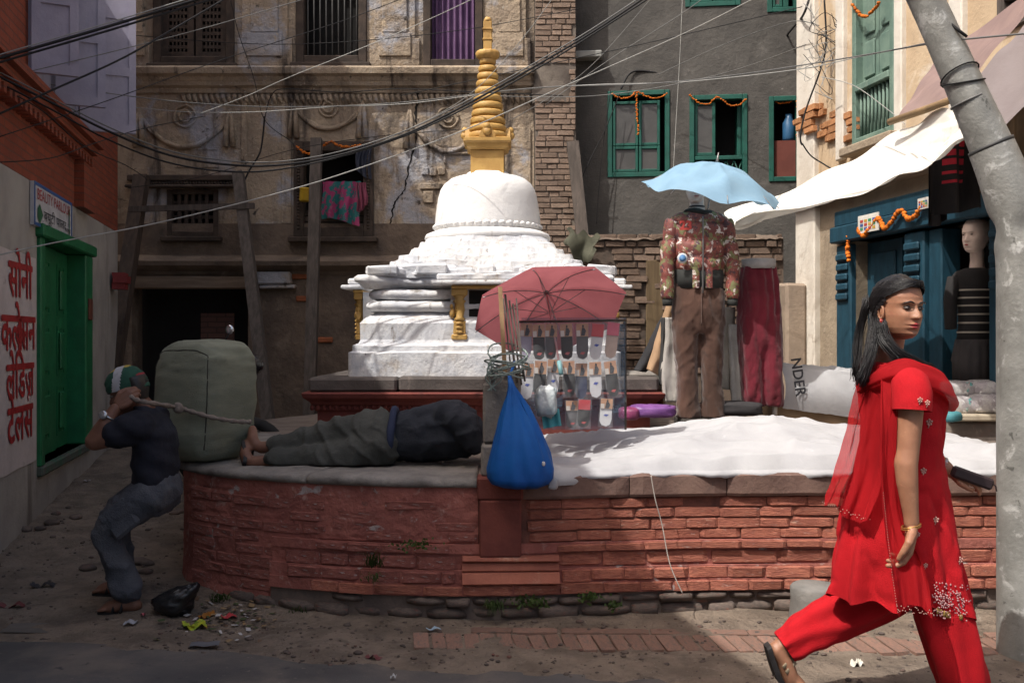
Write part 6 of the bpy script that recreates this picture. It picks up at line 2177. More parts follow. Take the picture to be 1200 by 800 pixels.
def trousers(root, cx_, lv_hip, legL, legR, matl, D, n=28, fold=.02, seed=0, name="trousers", vox=.012, extra=None):
    """hips plus two legs in one cloth surface; rows (py, px, half width px, half depth m)"""
    s_ = D / F
    zz_ = lambda py: EYE - (py - HY) * s_
    xx_ = lambda px: (px - 600) * s_
    m = MB()
    m.loft([ring_ell((xx_(c), D, zz_(py)), w_ * s_, dp, n) for py, c, w_, dp in lv_hip])
    for lg in (legL, legR):
        fine = []
        for i in range(len(lg) - 1):
            for k in range(8):
                t_ = k / 8
                fine.append([lerp(a_, b_, t_) for a_, b_ in zip(lg[i], lg[i + 1])])
        fine.append(list(lg[-1]))
        m.loft([ring_ell((xx_(c), D, zz_(py)), w_ * s_, dp, n) for py, c, w_, dp in fine])
    m = fuse(m, vox, 3)
    wrinkle(m, lambda c: fold * (fbm((c.x * 3, c.y * 3, c.z * 1.2), 4, seed) + .5 * fbm((c.x * 6, c.y * 6, c.z * 2), 5, seed + 2)) + (extra(c) if extra else 0))
    return obj(name, m, matl, root)


trousers(d1, 819, [(328, 818, 28, .085), (340, 818, 29.5, .1), (362, 818, 31.5, .115), (384, 818, 31, .10), (390, 818, 29, .08)],
         [(375, 803, 15.5, .085), (400, 803, 14.5, .08), (440, 805, 12, .07), (470, 806, 12.5, .075), (489, 806, 14, .09)],
         [(375, 834, 15.5, .085), (400, 834, 14.5, .08), (440, 834, 12, .07), (470, 835, 12.5, .075), (489, 836, 14, .09)], M_cord, 7.0, seed=3, fold=.016, extra=lambda c: .007 * (1 - abs(((c.z * 7 + abs(c.x - XD(818)) * 9 + 1.2 * fbm(c, 5, 3)) % 1) * 2 - 1)) ** 4)
obj("fly_seam", MB().tube([Vector((XD(818.5), DD - .113 - .008 * sin((y - 335) / 50 * pi), ZD(y))) for y in range(337, 384, 4)], .004, 6), M_cord, d1)
obj("waist_button", MB().ell((XD(819), DD - .096, ZD(335)), .007, .004, .007, 8, 5), plain("brass", (.4, .28, .1), .3, .5, .8), d1)
obj("base_box", MB().cbox(XD(795), XD(850), DD - .15, DD + .2, .70, ZD(489) - .001, .01), plain("dark_box", (.04, .035, .03), .9), label="low dark box under the jacket dummy's feet", cat="box")

d2 = thing("trouser_dummy", "legs-only dummy wearing wide crimson gathered trousers", "mannequin", (P(891, 0, 7.15).x, 7.15, EYE - (478 - HY) * 7.15 / F))
M_crim = mat("crimson_cotton", (.14, .008, .02), (.1, .006, .014), 4, .9, .3, 70, sheen=.3)
tr2 = trousers(d2, 889, [(313, 889, 20, .1), (330, 889, 22.5, .115), (360, 890, 24.5, .125), (400, 890, 25, .11), (420, 891, 24, .08)],
         [(370, 878, 13, .11), (400, 878, 13.5, .115), (440, 880, 13, .11), (462, 882, 12.5, .1), (475, 883, 11.5, .08)],
         [(370, 902, 13, .11), (400, 902, 13.5, .115), (440, 904, 13, .11), (462, 905, 12, .1), (475, 906, 11, .08)], M_crim, 7.15, seed=8, fold=.02, vox=.011, extra=lambda c: .009 * sin((c.x + c.y * .6) * 85 + 3 * fbm(c, 2, 2)) * (sstep(1.25, 1.8, c.z) + .7 * sstep(1.15, .95, c.z)))
s_ = 7.15 / F
obj("waist_stump", MB().lathe([(.115, 0), (.12, .02), (.12, .07), (.0, .072)], (P(889, 0, 7.15).x, 7.15, EYE - (315 - HY) * s_), 28), plain("grey_stump", (.4, .38, .36), .6), d2)
for px in (887, 908):
    obj("foot_rod", MB().tube([P(px, 470, 7.15), P(px, 487, 7.15)], .018, 10), plain("pale_rod", (.55, .52, .48), .5), d2)


# trousers hung up on a line behind the dummies: flat cloth slabs with two legs
def hung_trousers(label, pts_l, pts_r, d, matl, seed, cat="trousers"):
    """cloth slab between a left and a right outline given in the photograph, with a puffed thickness"""
    la, ra = catmull([P(*p, d) for p in pts_l], 8), catmull([P(*p, d) for p in pts_r], 8)
    rings = []
    for a_, b_ in zip(la, ra):
        ring = []
        w_ = (b_ - a_)
        for k in range(24):
            an = 2 * pi * k / 24
            c = (a_ + b_) / 2 + w_ * .5 * cos(an)
            c.y += .045 * sin(an) * (1 + .35 * sin(3 * an + seed)) + .02 * fbm((a_.x + k * .2, 0, a_.z), 5, seed)
            ring.append(c)
        rings.append(ring)
    m = MB().loft(rings).jitter(.012, 7, seed)
    return obj("hung_trousers", m, matl, label=label, cat=cat, group="trousers hung behind the dummies")


hung_trousers("black trouser leg swept out at the hanging garments' edge", [(790, 345), (768, 385), (752, 415), (742, 433)], [(800, 350), (784, 392), (770, 420), (757, 436)], 7.35, plain("black_wool", (.025, .025, .028), .9), 1)
hung_trousers("tan trouser leg hung behind the jacket dummy", [(782, 350), (772, 385), (764, 412), (757, 432)], [(800, 350), (790, 390), (784, 420), (772, 440)], 7.28, mat("tan_cotton", (.38, .25, .15), None, 5, .9, .3), 2)
hung_trousers("pale grey trouser leg beside the brown trousers", [(778, 372), (778, 400), (774, 440), (777, 470)], [(794, 372), (796, 400), (796, 440), (793, 470)], 7.2, mat("pale_grey_cotton", (.42, .4, .37), None, 5, .9, .3), 3)
hung_trousers("dark trouser leg between tan and pale grey legs", [(775, 372), (774, 400), (772, 430), (772, 450)], [(782, 372), (780, 400), (778, 430), (776, 452)], 7.24, plain("dark_wool", (.035, .035, .035), .9), 7)
hung_trousers("pale beige trousers between brown and crimson trousers", [(832, 360), (836, 390), (838, 425), (839, 454)], [(862, 360), (861, 390), (858, 425), (855, 456)], 7.3, mat("beige_cotton", (.4, .37, .32), None, 5, .9, .3), 4)
hung_trousers("long pale leg with buttoned hem beside the crimson trousers", [(853, 380), (854, 410), (856, 445), (857, 473)], [(864, 380), (867, 410), (871, 445), (873, 474)], 7.22, mat("pale_grey_cotton", (.42, .4, .37), None, 5, .9, .3), 5)
pillow("dark_cloth_heap", P(856, 478, 7.1), .22, .15, .05, plain("dark_cloth", (.035, .033, .035), .9), "dark cloth heap at the foot of the hung trousers", "cloth", 4, rough=.8)
obj("hanging_line", MB().tube(catmull([P(776, 352, 7.28), P(820, 348, 7.3), P(866, 356, 7.28), P(915, 362, 7.5)], 6), .006, 6), M_black, label="line behind the dummies on which trousers hang", cat="line")
for px, nm in ((797, 0), (866, 1)):
    obj("line_post", MB().tube([P(px, 350, 7.34), P(px, 508, 7.34)], .014, 8), M_greywood, label=("thin wooden post of the trouser line behind the jacket dummy", "thin wooden post of the trouser line beside the crimson trousers")[nm], cat="post")
# ------------------------------------------------------------------ people
M_skin = mat("warm_brown_skin", (.37, .18, .105), (.31, .145, .085), 14, .48, .2, 160, spec=.4, bdist=.002, sss=.15, stains=[((.47, .23, .14), 22, .56, .74), ((.33, .13, .085), 9, .6, .8)])
M_skin2 = mat("dark_brown_skin", (.19, .09, .058), (.15, .07, .045), 6, .55, .12, 120, spec=.35, bdist=.003)
M_hair = mat("black_hair", (.012, .010, .010), (.008, .007, .008), 8, .46, .25, 40, spec=.55, stretch=(1, 1, .25))
M_redc = mat("scarlet_cotton", (.47, .006, .012), (.38, .004, .009), 7, .9, .35, 220)
M_redv = mat("scarlet_chiffon", (.50, .009, .015), (.42, .007, .012), 6, .85, .3, 220, trans=.3)
M_redv.node_tree.nodes["Principled BSDF"].inputs["Alpha"].default_value = .72
M_embr = plain("pale_embroidery", (.55, .3, .25), .7)
M_gilt = plain("gold_thread", (.5, .32, .1), .5)


def capsule_chain(mb, pts, rs, n=12, flat=1.0, up=None):
    """tapered limb with rounded ends"""
    pts = [Vector(p) for p in pts]
    a_ = pts[0] - (pts[1] - pts[0]).normalized() * rs[0] * .7
    b_ = pts[-1] + (pts[-1] - pts[-2]).normalized() * rs[-1] * .7
    mb.tube([a_] + pts + [b_], [rs[0] * .45] + list(rs) + [rs[-1] * .45], n, flat=flat, up=up)
    return mb


def hand_mb(wrist, d, nrm, thumb, size=1.0, curl=(.3, .45, .35), spread=.12, tcurl=.4):
    """hand at the wrist: d along the fingers, nrm out of the palm, thumb towards the thumb's side"""
    d = Vector(d).normalized(); nrm = Vector(nrm); nrm = (nrm - d * nrm.dot(d)).normalized()
    s_ = d.cross(nrm).normalized()
    if s_.dot(Vector(thumb)) < 0: s_ = -s_
    W_ = Vector(wrist)
    mb = MB()
    k = size
    for i, (off, ln, pl, r_) in enumerate(((.028, .068, .082, .0092), (.009, .076, .086, .0096), (-.010, .070, .082, .0092), (-.028, .055, .074, .0082))):
        base = W_ + d * pl * k + s_ * off * k
        capsule_chain(mb, [W_ + s_ * off * .5 * k + d * .005, W_ + d * pl * .5 * k + s_ * off * .85 * k, base], [.0165 * k, .0155 * k, .0115 * k], 10)
        dirv = (d + s_ * off * spread * 20 * .6).normalized()
        p = base
        ang = 0
        pts, rs = [p], [r_ * 1.08 * k]
        for j, fr in enumerate((.45, .32, .23)):
            ang += curl[j] * (1 + .12 * i)
            dv = dirv * cos(ang) + nrm * sin(ang)
            p = p + dv * ln * fr * k
            pts.append(p); rs.append(r_ * (1.0, .9, .76)[j] * k)
        capsule_chain(mb, pts, rs, 10)
    b0 = W_ + s_ * .022 * k + d * .018 * k
    t1 = b0 + (s_ * .75 + d * .75 + nrm * .25).normalized() * .042 * k
    t2 = t1 + (d * (1 - tcurl * .3) + s_ * (.35 - tcurl) + nrm * .3).normalized() * .034 * k
    t3 = t2 + (d + s_ * (.1 - tcurl) + nrm * .35).normalized() * .026 * k
    capsule_chain(mb, [b0, t1, t2, t3], [.0155 * k, .0125 * k, .0105 * k, .008 * k], 10)
    return mb


def ear_mb(side, k=1.0):
    mb = MB()
    pts = [Vector((.006 * cos(a_) * -1 - .004, side * (.071 + .006 * sin(a_ / 2)), -.022 + .026 * sin(a_))) + Vector((-.010 * cos(a_), 0, 0)) for a_ in [(-.5 + 2.0 * i / 14) * pi * .95 for i in range(15)]]
    mb.tube([p * k for p in pts], [.0042 * k] * 15, 8)
    mb.ell(Vector((-.003, side * .070, -.018)) * k, .010 * k, .005 * k, .019 * k, 12, 8)
    mb.ell(Vector((.002, side * .071, -.045)) * k, .006 * k, .004 * k, .008 * k, 10, 6)
    return mb


# ---------------------------------------------------------------- the woman in red
WD = 3.70
WS = WD / F
def wp(px, py, dd=0.0):
    """at the woman's distance; dd metres nearer (-) or further (+) without changing her place in the picture's plane"""
    v = P(px, py, WD); v.y += dd
    return v


woman = thing("person", "woman in scarlet salwar kameez and shawl striding past, looking ahead", "person", (wp(1070, 0).x, WD, 0))
hc = wp(1050, 360, -.02)
HM = frame_mat(hc, (.37, -.93, -.02), (.03, .02, 1))
head = face_head(.232)
lipf = []
for side in (-1, 1):
    e = ear_mb(side, 232 / 227); head.add(e.v, e.f, 0, True)
# material zones: lips
for fi, f_ in enumerate(head.f):
    c = sum((head.v[i] for i in f_), Vector()) / len(f_)
    if c.x > .07 and abs(c.y) < .023 * (1 - abs(c.z + .0685) / .016) and -.0805 < c.z < -.0555: head.m[fi] = 1
head.xf(HM)
bodym = MB()
# neck, torso, hips, thighs (under cloth), arms
capsule_chain(bodym, [wp(1049, 385, .03), wp(1046, 410, .035), wp(1042, 436, .03)], [.052, .050, .058], 16)
bodym.loft([ring_ell(wp(cx_, y, .03), a_ * WS, b_, 24) for y, cx_, a_, b_ in ((690, 1066, 30, .12), (660, 1062, 36, .15), (620, 1058, 36, .15), (560, 1056, 32, .125), (500, 1058, 34, .13), (460, 1056, 32, .15), (436, 1048, 22, .13), (428, 1046, 14, .07))])
capsule_chain(bodym, [wp(1046, 446, -.14), wp(1043, 475, -.185), wp(1039, 520, -.20)], [.052, .047, .039], 16)
capsule_chain(bodym, [wp(1039, 520, -.20), wp(1036, 535, -.205), wp(1037, 556, -.21), wp(1041, 592, -.21), wp(1042, 604, -.21)], [.039, .041, .037, .027, .0255], 16)
capsule_chain(bodym, [wp(1060, 448, .2), wp(1085, 500, .24), wp(1096, 520, .22)], [.055, .045, .042], 14)
capsule_chain(bodym, [wp(1096, 520, .22), wp(1112, 540, .15), wp(1126, 556, .1)], [.042, .036, .028], 14)
# legs inside the trousers, feet
capsule_chain(bodym, [wp(1070, 680, .11), wp(1018, 722, .13), wp(985, 740, .13)], [.085, .062, .055], 14)
capsule_chain(bodym, [wp(985, 740, .13), wp(955, 757, .13), wp(927, 775, .13)], [.055, .045, .034], 14)
capsule_chain(bodym, [wp(1085, 690, -.05), wp(1112, 765, -.06), wp(1128, 820, -.05)], [.085, .058, .036], 14)
body = fuse(bodym, .008, 4)
# feet
ft = MB()
an = wp(927, 775, .13)
ft.loft([[Vector((p.x + dx * cos(t_) * .0 , p.y, p.z)) for p in []] or [an] * 3 for _ in range(0)]) if False else None
hl = wp(916, 771, .13); bl_ = wp(937, 808, .13); to_ = wp(955, 822, .13)
capsule_chain(ft, [hl + Vector((.01, 0, .0)), lerp(hl, bl_, .5) + Vector((.012, 0, .012)), bl_, to_], [.030, .034, .036, .022], 14, flat=1.15, up=(1, 0, .6))
capsule_chain(ft, [an + Vector((.0, 0, .03)), lerp(hl, bl_, .35) + Vector((.02, 0, .02))], [.034, .034], 12)
for k in range(5):
    b0 = bl_ + Vector((.02, -.032 + .016 * k, -.012)); capsule_chain(ft, [b0, b0 + Vector((.03 - .003 * k, -.002 + .001 * k, -.012))], [.011 - .001 * k, .009 - .001 * k], 8)
a2_ = wp(1128, 820, -.05); a2_.z = .085
capsule_chain(ft, [a2_ + Vector((-.03, 0, -.045)), a2_ + Vector((.04, 0, -.04)), a2_ + Vector((.11, 0, -.055)), a2_ + Vector((.15, 0, -.06))], [.03, .036, .032, .022], 14)
capsule_chain(ft, [wp(1127, 805, -.05), a2_], [.038, .036], 12)
feet = fuse(ft, .006, 3)
# hands
hn = hand_mb(wp(1042, 604, -.21), (-.18, -.03, -1), (-.92, .22, .1), (-.4, -.85, 0), 1.14, (.40, .55, .35), .08, .45)
hf = hand_mb(wp(1126, 557, .1), (.93, -.25, -.30), (-.1, .4, -.9), (.2, -.6, .6), .95, (.35, .5, .4), .05, .5)
hands = MB()
for hh in (hn, hf):
    hx_ = fuse(hh, .0034, 3)
    hands.add(hx_.v, hx_.f, 0, True)
allb = MB()
for q_ in (body, feet, hands):
    allb.add(q_.v, q_.f, 0, True)
b0 = len(allb.f)
allb.add(head.v, head.f, 0, True)
for i, mi in enumerate(head.m): allb.m[b0 + i] = mi
obj("body", allb, [M_skin, plain("lip_colour", (.34, .05, .055), .4)], woman)
# eyes, lashes, brows
M_eyew = plain("eye_white", (.3, .26, .24), .5, .2, bump=0)
M_iris = plain("dark_iris", (.012, .008, .006), .15, .6, bump=0)
kk = 232 / 227
for side in (-1, 1):
    ec = Vector((.0765, side * .030, -.0035)) * kk
    ey = MB().ell(ec, .0085, .0115, .0052, 16, 12)
    eo = obj("eye", ey.xf(HM), M_eyew, woman)
    obj("iris", MB().ell(ec + Vector((.0058, side * -.001, .0004)), .0036, .0055, .0048, 12, 8).xf(HM), M_iris, eo)
    ln = [Vector((.0848 - .28 * (t_ ** 2) * .05 - abs(t_) * .003, side * (.030 + .0145 * t_), -.0035 + .0060 * (1 - t_ * t_) - .0005)) * kk for t_ in [-1 + i / 5 for i in range(11)]]
    obj("lash_line", MB().tube([HM @ p for p in ln], [.0008] + [.0019] * 9 + [.0008], 6), M_hair, eo)
    ln = [Vector((.0822 - .05 * (t_ ** 2) * .05 - max(0, t_) * .004, side * (.030 + .0145 * t_), -.0035 - .0052 * (1 - t_ * t_))) * kk for t_ in [-1 + i / 5 for i in range(11)]]
    obj("lower_lid", MB().tube([HM @ p for p in ln], .0008, 6), M_hair, eo)
    br = [Vector((.0925 - .004 * abs(t_) - .010 * max(0, t_) ** 2, side * (.030 + .0195 * t_), .0135 + .0045 * sin((t_ + 1) * 1.7))) * kk for t_ in [-1 + i / 6 for i in range(13)]]
    obj("eyebrow", MB().tube([HM @ p for p in br], [.0013 + .0016 * (1 - ((i - 4) / 9) ** 2) for i in range(13)], 6), M_hair, woman)
er = HM @ (Vector((.003, -.076, -.054)) * kk)
obj("earring", MB().ell(er, .009, .009, .010, 12, 8), plain("red_bead", (.5, .03, .02), .3, .6), woman)

# hair: cap over the skull, back fall and a lock swept over the shoulder
zs = [-.085, -.055, -.03, -.005, .012, .035, .065, .09, .105, .116, .121]
hb = [-.07, -.085, -.097, -.106, -.109, -.109, -.100, -.080, -.054, -.03, -.004]
hf_ = [-.02, -.012, .0, .02, .045, .072, .082, .066, .040, .022, .004]
hwid = [.058, .070, .0765, .079, .0805, .081, .075, .061, .042, .024, .004]
cap = MB()
rings = []
nn_ = 120
for i in range(70):
    z = lerp(-.085, .121, i / 69)
    f_, b_, w_ = .095 if z < .06 else interp(z, [.06, .09, .105, .116, .121], [.090, .066, .040, .022, .004]), interp(z, zs, hb), interp(z, zs, hwid)
    cx_ = (f_ + b_) / 2; rx_ = (f_ - b_) / 2
    ring = []
    for k in range(nn_):
        a_ = 2 * pi * k / nn_
        e = 2.2
        q_ = (abs(cos(a_)) ** e + abs(sin(a_)) ** e) ** (-1 / e)
        v = Vector((cx_ + rx_ * cos(a_) * q_, w_ * sin(a_) * q_, z))
        flow = v.z * .75 + v.x * .45
        v *= 1 + .010 * sin(flow * 420 + 6 * fbm(v, 14, 2)) + .012 * fbm((v.x * 8, v.y * 20, v.z * 20 + v.x * 12), 3, 1)
        ring.append(v)
    rings.append(ring)
cap.loft(rings, 0, True, False)
keepf, keepm = [], []
for f_ in cap.f:
    c = sum((cap.v[i] for i in f_), Vector()) / len(f_)
    hl_x = interp(c.z, [-.085, -.05, -.03, -.01, .01, .03, .045, .058, .068, .08], [-.04, -.034, -.026, -.012, .016, .030, .042, .056, .075, .12])
    hl_x -= .012 * abs(c.y) / .07 if c.z > .03 else 0
    if c.x < hl_x + .003 * sin(c.z * 900): keepf.append(f_)
cap.f = keepf; cap.m = [0] * len(keepf); cap.sm = [True] * len(keepf)
cap.xf(HM @ Matrix.Scale(kk, 4))
hair = obj("hair", cap, M_hair, woman, fixn=False)
strands = MB()
hr = random.Random(31)
def hairlock(p0, mid, end, n_, sp0, sp1, r_):
    for _ in range(n_):
        j0 = Vector((hr.gauss(0, sp0), hr.gauss(0, sp0), hr.gauss(0, sp0)))
        j1 = Vector((hr.gauss(0, sp1), hr.gauss(0, sp1), hr.gauss(0, sp1)))
        jm = lerp(j0, j1, .5) + Vector((hr.gauss(0, .004), hr.gauss(0, .004), 0))
        pts = catmull([p0 + j0] + [m_ + jm * lerp(.8, 1.1, i / max(1, len(mid))) for i, m_ in enumerate(mid)] + [end + j1], 5)
        L_ = len(pts)
        strands.tube(pts[::2], [r_ * (.5 + .8 * sin(pi * min(1, .15 + i / L_ * .85))) for i in range(0, L_, 2)], 4)


hairlock(wp(1030, 362, .03), [wp(1022, 392, .0), wp(1016, 418, -.02)], wp(1006, 450, -.03), 300, .009, .010, .0009)
hairlock(wp(1024, 350, .06), [wp(1017, 385, .08), wp(1012, 415, .06)], wp(1008, 446, .04), 200, .010, .009, .0009)
hairlock(wp(1028, 376, -.05), [wp(1031, 396, -.075), wp(1040, 410, -.095), wp(1056, 420, -.11)], wp(1078, 431, -.11), 230, .006, .007, .0008)
hairlock(wp(1028, 372, -.02), [wp(1026, 396, -.06), wp(1032, 410, -.09)], wp(1044, 426, -.11), 120, .007, .009, .0008)
hairlock(wp(1026, 380, -.02), [wp(1018, 405, -.05), wp(1008, 430, -.06)], wp(1001, 448, -.06), 170, .010, .013, .0008)
obj("strands", strands, M_hair, hair, kind="stuff")
# swept strands over the cap
st2 = MB()
for k in range(260):
    y0 = hr.uniform(-.055, .05)
    s_ = -1 if hr.random() < .75 else 1
    a0 = Vector((.070 - .25 * y0 * y0 / .06, y0, .070 + .02 * (1 - (y0 / .06) ** 2)))
    a1 = Vector((.01, s_ * .062 + hr.uniform(-.01, .01), .082 + hr.uniform(-.05, .02)))
    a2 = Vector((-.05, s_ * .074 + hr.uniform(-.012, .006), .03 + hr.uniform(-.05, .03)))
    a3 = Vector((-.09, s_ * .045, -.02 + hr.uniform(-.04, .03)))
    def onto(v):
        w_ = interp(v.z, zs, hwid); b_ = interp(v.z, zs, hb); f_ = .092
        cx_ = (f_ + b_) / 2; rx_ = (f_ - b_) / 2
        q_ = (abs((v.x - cx_) / rx_) ** 2.2 + abs(v.y / w_) ** 2.2) ** (1 / 2.2)
        return Vector((cx_ + (v.x - cx_) / q_, v.y / q_, v.z)) if q_ > .6 else v
    pts = [onto(p) * 1.012 for p in catmull([a0, a1, a2, a3], 6)]
    st2.tube([HM @ (p * kk) for p in pts], .0009, 4)
obj("strands", st2, M_hair, hair, kind="stuff")

# kurta
def kurta_fn():
    rows_ = [(424, 1046, 21, .075), (430, 1047, 30, .125), (438, 1049, 37, .165), (450, 1053, 43, .185), (470, 1059, 46, .185), (495, 1061, 46, .17), (520, 1060, 47, .165), (545, 1058, 50, .165), (575, 1055, 58, .185), (605, 1054, 63, .19), (640, 1056, 70, .2), (670, 1058, 77, .205), (698, 1060, 83, .205)]
    rings = []
    NRW = 70
    for i in range(NRW + 1):
        py = lerp(424, 698, i / NRW)
        cx_, w_, dp = [interp(py, [r_[0] for r_ in rows_], [r_[j] for r_ in rows_]) for j in (1, 2, 3)]
        t_ = sstep(540, 698, py)
        ring = []
        for k in range(144):
            a_ = 2 * pi * k / 144
            fold = 1 + t_ * (.075 * sin(a_ * 6 + 1.2 + py * .008) + .055 * sin(a_ * 11 + .7 + py * .005) + .03 * sin(a_ * 19)) + .012 * sin(a_ * 5 + py * .06) * sstep(440, 480, py)
            bust = .018 * exp(-((py - 468) / 16) ** 2) * max(0, cos(a_)) ** 2
            x = w_ * WS * cos(a_) * fold + bust; y = dp * sin(a_) * fold
            zoff = 0
            if py > 600:
                q_ = (py - 600) / 98
                zoff = -q_ * (.085 * sstep(.2, .95, cos(a_)) + .012 * sin(a_ * 9))
            c = wp(cx_, py, .03)
            ring.append(Vector((c.x + x, c.y + y, c.z + zoff)))
        rings.append(ring)
    m = MB().loft(rings, 0, True, False)
    return m


ku = kurta_fn()
wrinkle(ku, lambda c: 0.010 * fbm((c.x * 2, c.y * 2, c.z), 7, 4) + .012 * (1 - abs(((c.z * 3 + c.x * 6 + fbm(c, 5, 3)) % 1) * 2 - 1)) ** 4 * sstep(1.35, 1.15, c.z))
kurta = obj("kurta", ku, M_redc, woman)
slv = MB()
ring_s = [(wp(1046, 440, -.12), .055), (wp(1046, 448, -.165), .066), (wp(1045, 458, -.19), .068), (wp(1044, 470, -.198), .066), (wp(1043.5, 476, -.20), .066)]
slv.tube([p for p, _ in ring_s], [r_ for _, r_ in ring_s], 28, cap=False)
obj("sleeve", slv, M_redc, woman)
slv = MB()
slv.tube([wp(1060, 442, .15), wp(1072, 465, .22), wp(1080, 485, .24)], [.06, .066, .06], 24, cap=False)
obj("sleeve", slv, M_redc, woman)


# salwar legs
def salwar(path, rad, seed, hemz=True):
    pts = catmull(path, 12)
    n_ = len(pts)
    rs = [interp(i / (n_ - 1), [j / (len(rad) - 1) for j in range(len(rad))], rad) for i in range(n_)]
    m = MB().tube(pts, rs, 60, cap=False)
    for i in range(len(m.v)):
        row, k = divmod(i, 60)
        t_ = row / (n_ - 1); a_ = 2 * pi * k / 60
        c = pts[row]
        d = m.v[i] - c
        f_ = 1 + .07 * sin(a_ * 4 + t_ * 5 + seed) + .05 * sin(a_ * 7 - t_ * 8) + .05 * sin(t_ * 38 + 2 * sin(a_ + seed)) * sstep(.35, 1, t_) + .03 * sin(a_ * 13) * sstep(.8, 1, t_)
        m.v[i] = c + d * f_
    return m


sb = salwar([wp(1078, 655, .08), wp(1050, 695, .11), wp(1005, 728, .13), wp(965, 748, .13), wp(931, 771, .13)], [.10, .112, .098, .082, .060], 1.0)
obj("trouser_leg", sb, M_redc, woman)
sf = salwar([wp(1085, 655, -.03), wp(1098, 715, -.05), wp(1114, 770, -.06), wp(1126, 812, -.05), wp(1128, 824, -.05)], [.095, .104, .092, .080, .062], 2.4)
obj("trouser_leg", sf, M_redc, woman)

# shawl: cowl over the chest, sheet down the back, strip beside the arm
def ribbon(rows_, nu=40, sub=8, fold=.012, fr=9, seed=0.0):
    """cloth between two edges; rows_ = [(left point, right point)] from the shoulder down"""
    la = catmull([r_[0] for r_ in rows_], sub); ra = catmull([r_[1] for r_ in rows_], sub)
    n_ = len(la) - 1
    def fn(u, v):
        i = min(int(v * n_), n_ - 1); f_ = v * n_ - i
        a_ = la[i].lerp(la[i + 1], f_); b_ = ra[i].lerp(ra[i + 1], f_)
        p = a_.lerp(b_, u)
        w_ = (b_ - a_).length
        nrm = Vector((0, -1, 0))
        ww = 3.2 * fbm((u * 2.2, v * 1.1, seed), 1.3, 4)
        p += nrm * fold * (1.5 * sin(u * fr * .6 + seed + ww) + .55 * sin(u * fr * 1.9 + ww * 2.2 + seed)) * (.35 + v)
        p.x += fold * .8 * sin(u * fr * .8 + ww + seed)
        p.z += .02 * v * v * sin(u * 7 + seed * 2)
        return p
    return MB().grid(fn, nu, n_ * 2)


cowl = []
c0 = []
path = [wp(1014, 452, .02), wp(1022, 438, -.10), wp(1040, 432, -.155), wp(1064, 439, -.165), (wp(1092, 452, -.12)), wp(1106, 462, -.02), wp(1102, 460, .1), wp(1085, 448, .18), wp(1062, 436, .2), wp(1040, 436, .18)]
pp = catmull(path, 8)
cw = MB()
rings = []
for i, p in enumerate(pp):
    t_ = i / (len(pp) - 1)
    d = (pp[min(i + 1, len(pp) - 1)] - pp[max(i - 1, 0)]).normalized()
    out = Vector((p.x - wp(1050, 440).x, p.y - (WD + .02), 0)).normalized()
    up = Vector((0, 0, 1))
    ht_ = interp(t_, [0, .2, .42, .55, .75, 1], [.035, .040, .054, .062, .055, .045])
    ring = []
    for k in range(28):
        a_ = 2 * pi * k / 28
        rr2 = 1 + .12 * sin(3 * a_ + t_ * 9) + .07 * sin(6 * a_ - t_ * 14)
        ring.append(p + out * .024 * cos(a_) * rr2 + (up * .9 - out * .35) * ht_ * sin(a_) * rr2)
    rings.append(ring)
cw.loft(rings)
shawl = obj("shawl", cw, M_redv, woman, label="scarlet chiffon shawl with pale sequined hem")
bk = ribbon([(wp(1012, 428, .0), wp(1046, 424, -.12)), (wp(1006, 450, .02), wp(1034, 440, -.17)), (wp(1000, 480, .05), wp(1026, 478, -.16)), (wp(990, 520, .03), wp(1022, 520, -.14)), (wp(976, 560, .0), wp(1018, 560, -.13)), (wp(960, 590, -.02), wp(1006, 604, -.12))], 44, 8, .012, 14)
obj("back_fall", bk, M_redv, shawl)
st = ribbon([(wp(1016, 440, -.12), wp(1046, 436, -.17)), (wp(1012, 480, -.17), wp(1034, 480, -.19)), (wp(1010, 540, -.19), wp(1030, 540, -.18)), (wp(1008, 600, -.23), wp(1040, 600, -.17)), (wp(1010, 650, -.27), wp(1056, 650, -.24)), (wp(1014, 690, -.29), wp(1058, 694, -.27))], 40, 8, .010, 12, 2)
obj("side_fall", st, M_redv, shawl)

# embroidery: little flower sprigs and borders
def sprig(pos, nrm, sz):
    m = MB()
    nrm = Vector(nrm).normalized(); t1 = Vector((0, 0, 1)); t1 = (t1 - nrm * t1.dot(nrm)).normalized(); t2 = nrm.cross(t1)
    for k in range(5):
        a_ = 2 * pi * k / 5 + .3
        c = pos + (t1 * sin(a_) + t2 * cos(a_)) * sz * .6
        m.ell(c, sz * .34, sz * .34, sz * .34, 6, 4)
    m.ell(pos, sz * .3, sz * .3, sz * .3, 6, 4)
    m.tube([pos - t1 * sz * .6, pos - t1 * sz * 1.5 + t2 * sz * .3], sz * .14, 5)
    return m


def on_kurta(px, py):
    """nearest kurta vertex seen at that place"""
    best = None
    for v in KV:
        qx = 600 + v.x / v.y * F; qy = HY - (v.z - EYE) / v.y * F
        e = (qx - px) ** 2 + (qy - py) ** 2
        if v.y < WD + .02 and (best is None or e < best[0]): best = (e, v)
    return best[1]


KM = WM[kurta.name]
KV = [KM @ v.co for v in kurta.data.vertices]
for (a_, b_, s2) in ((1089, 494, 9), (1082, 552, 8), (1108, 542, 7), (1096, 610, 8), (1111, 600, 7), (1125, 655, 8), (1085, 660, 6), (1068, 580, 6), (1076, 626, 6)):
    pos = on_kurta(a_, b_)
    obj("embroidered_sprig", sprig(pos + Vector((0, -.004, 0)), (0, -1, 0), s2 * WS * .5), M_embr, kurta)
for (a_, b_) in ((1044, 463), (1052, 466)):
    obj("embroidered_sprig", sprig(wp(a_, b_, -.266), (0, -1, 0), .011), M_embr, woman)
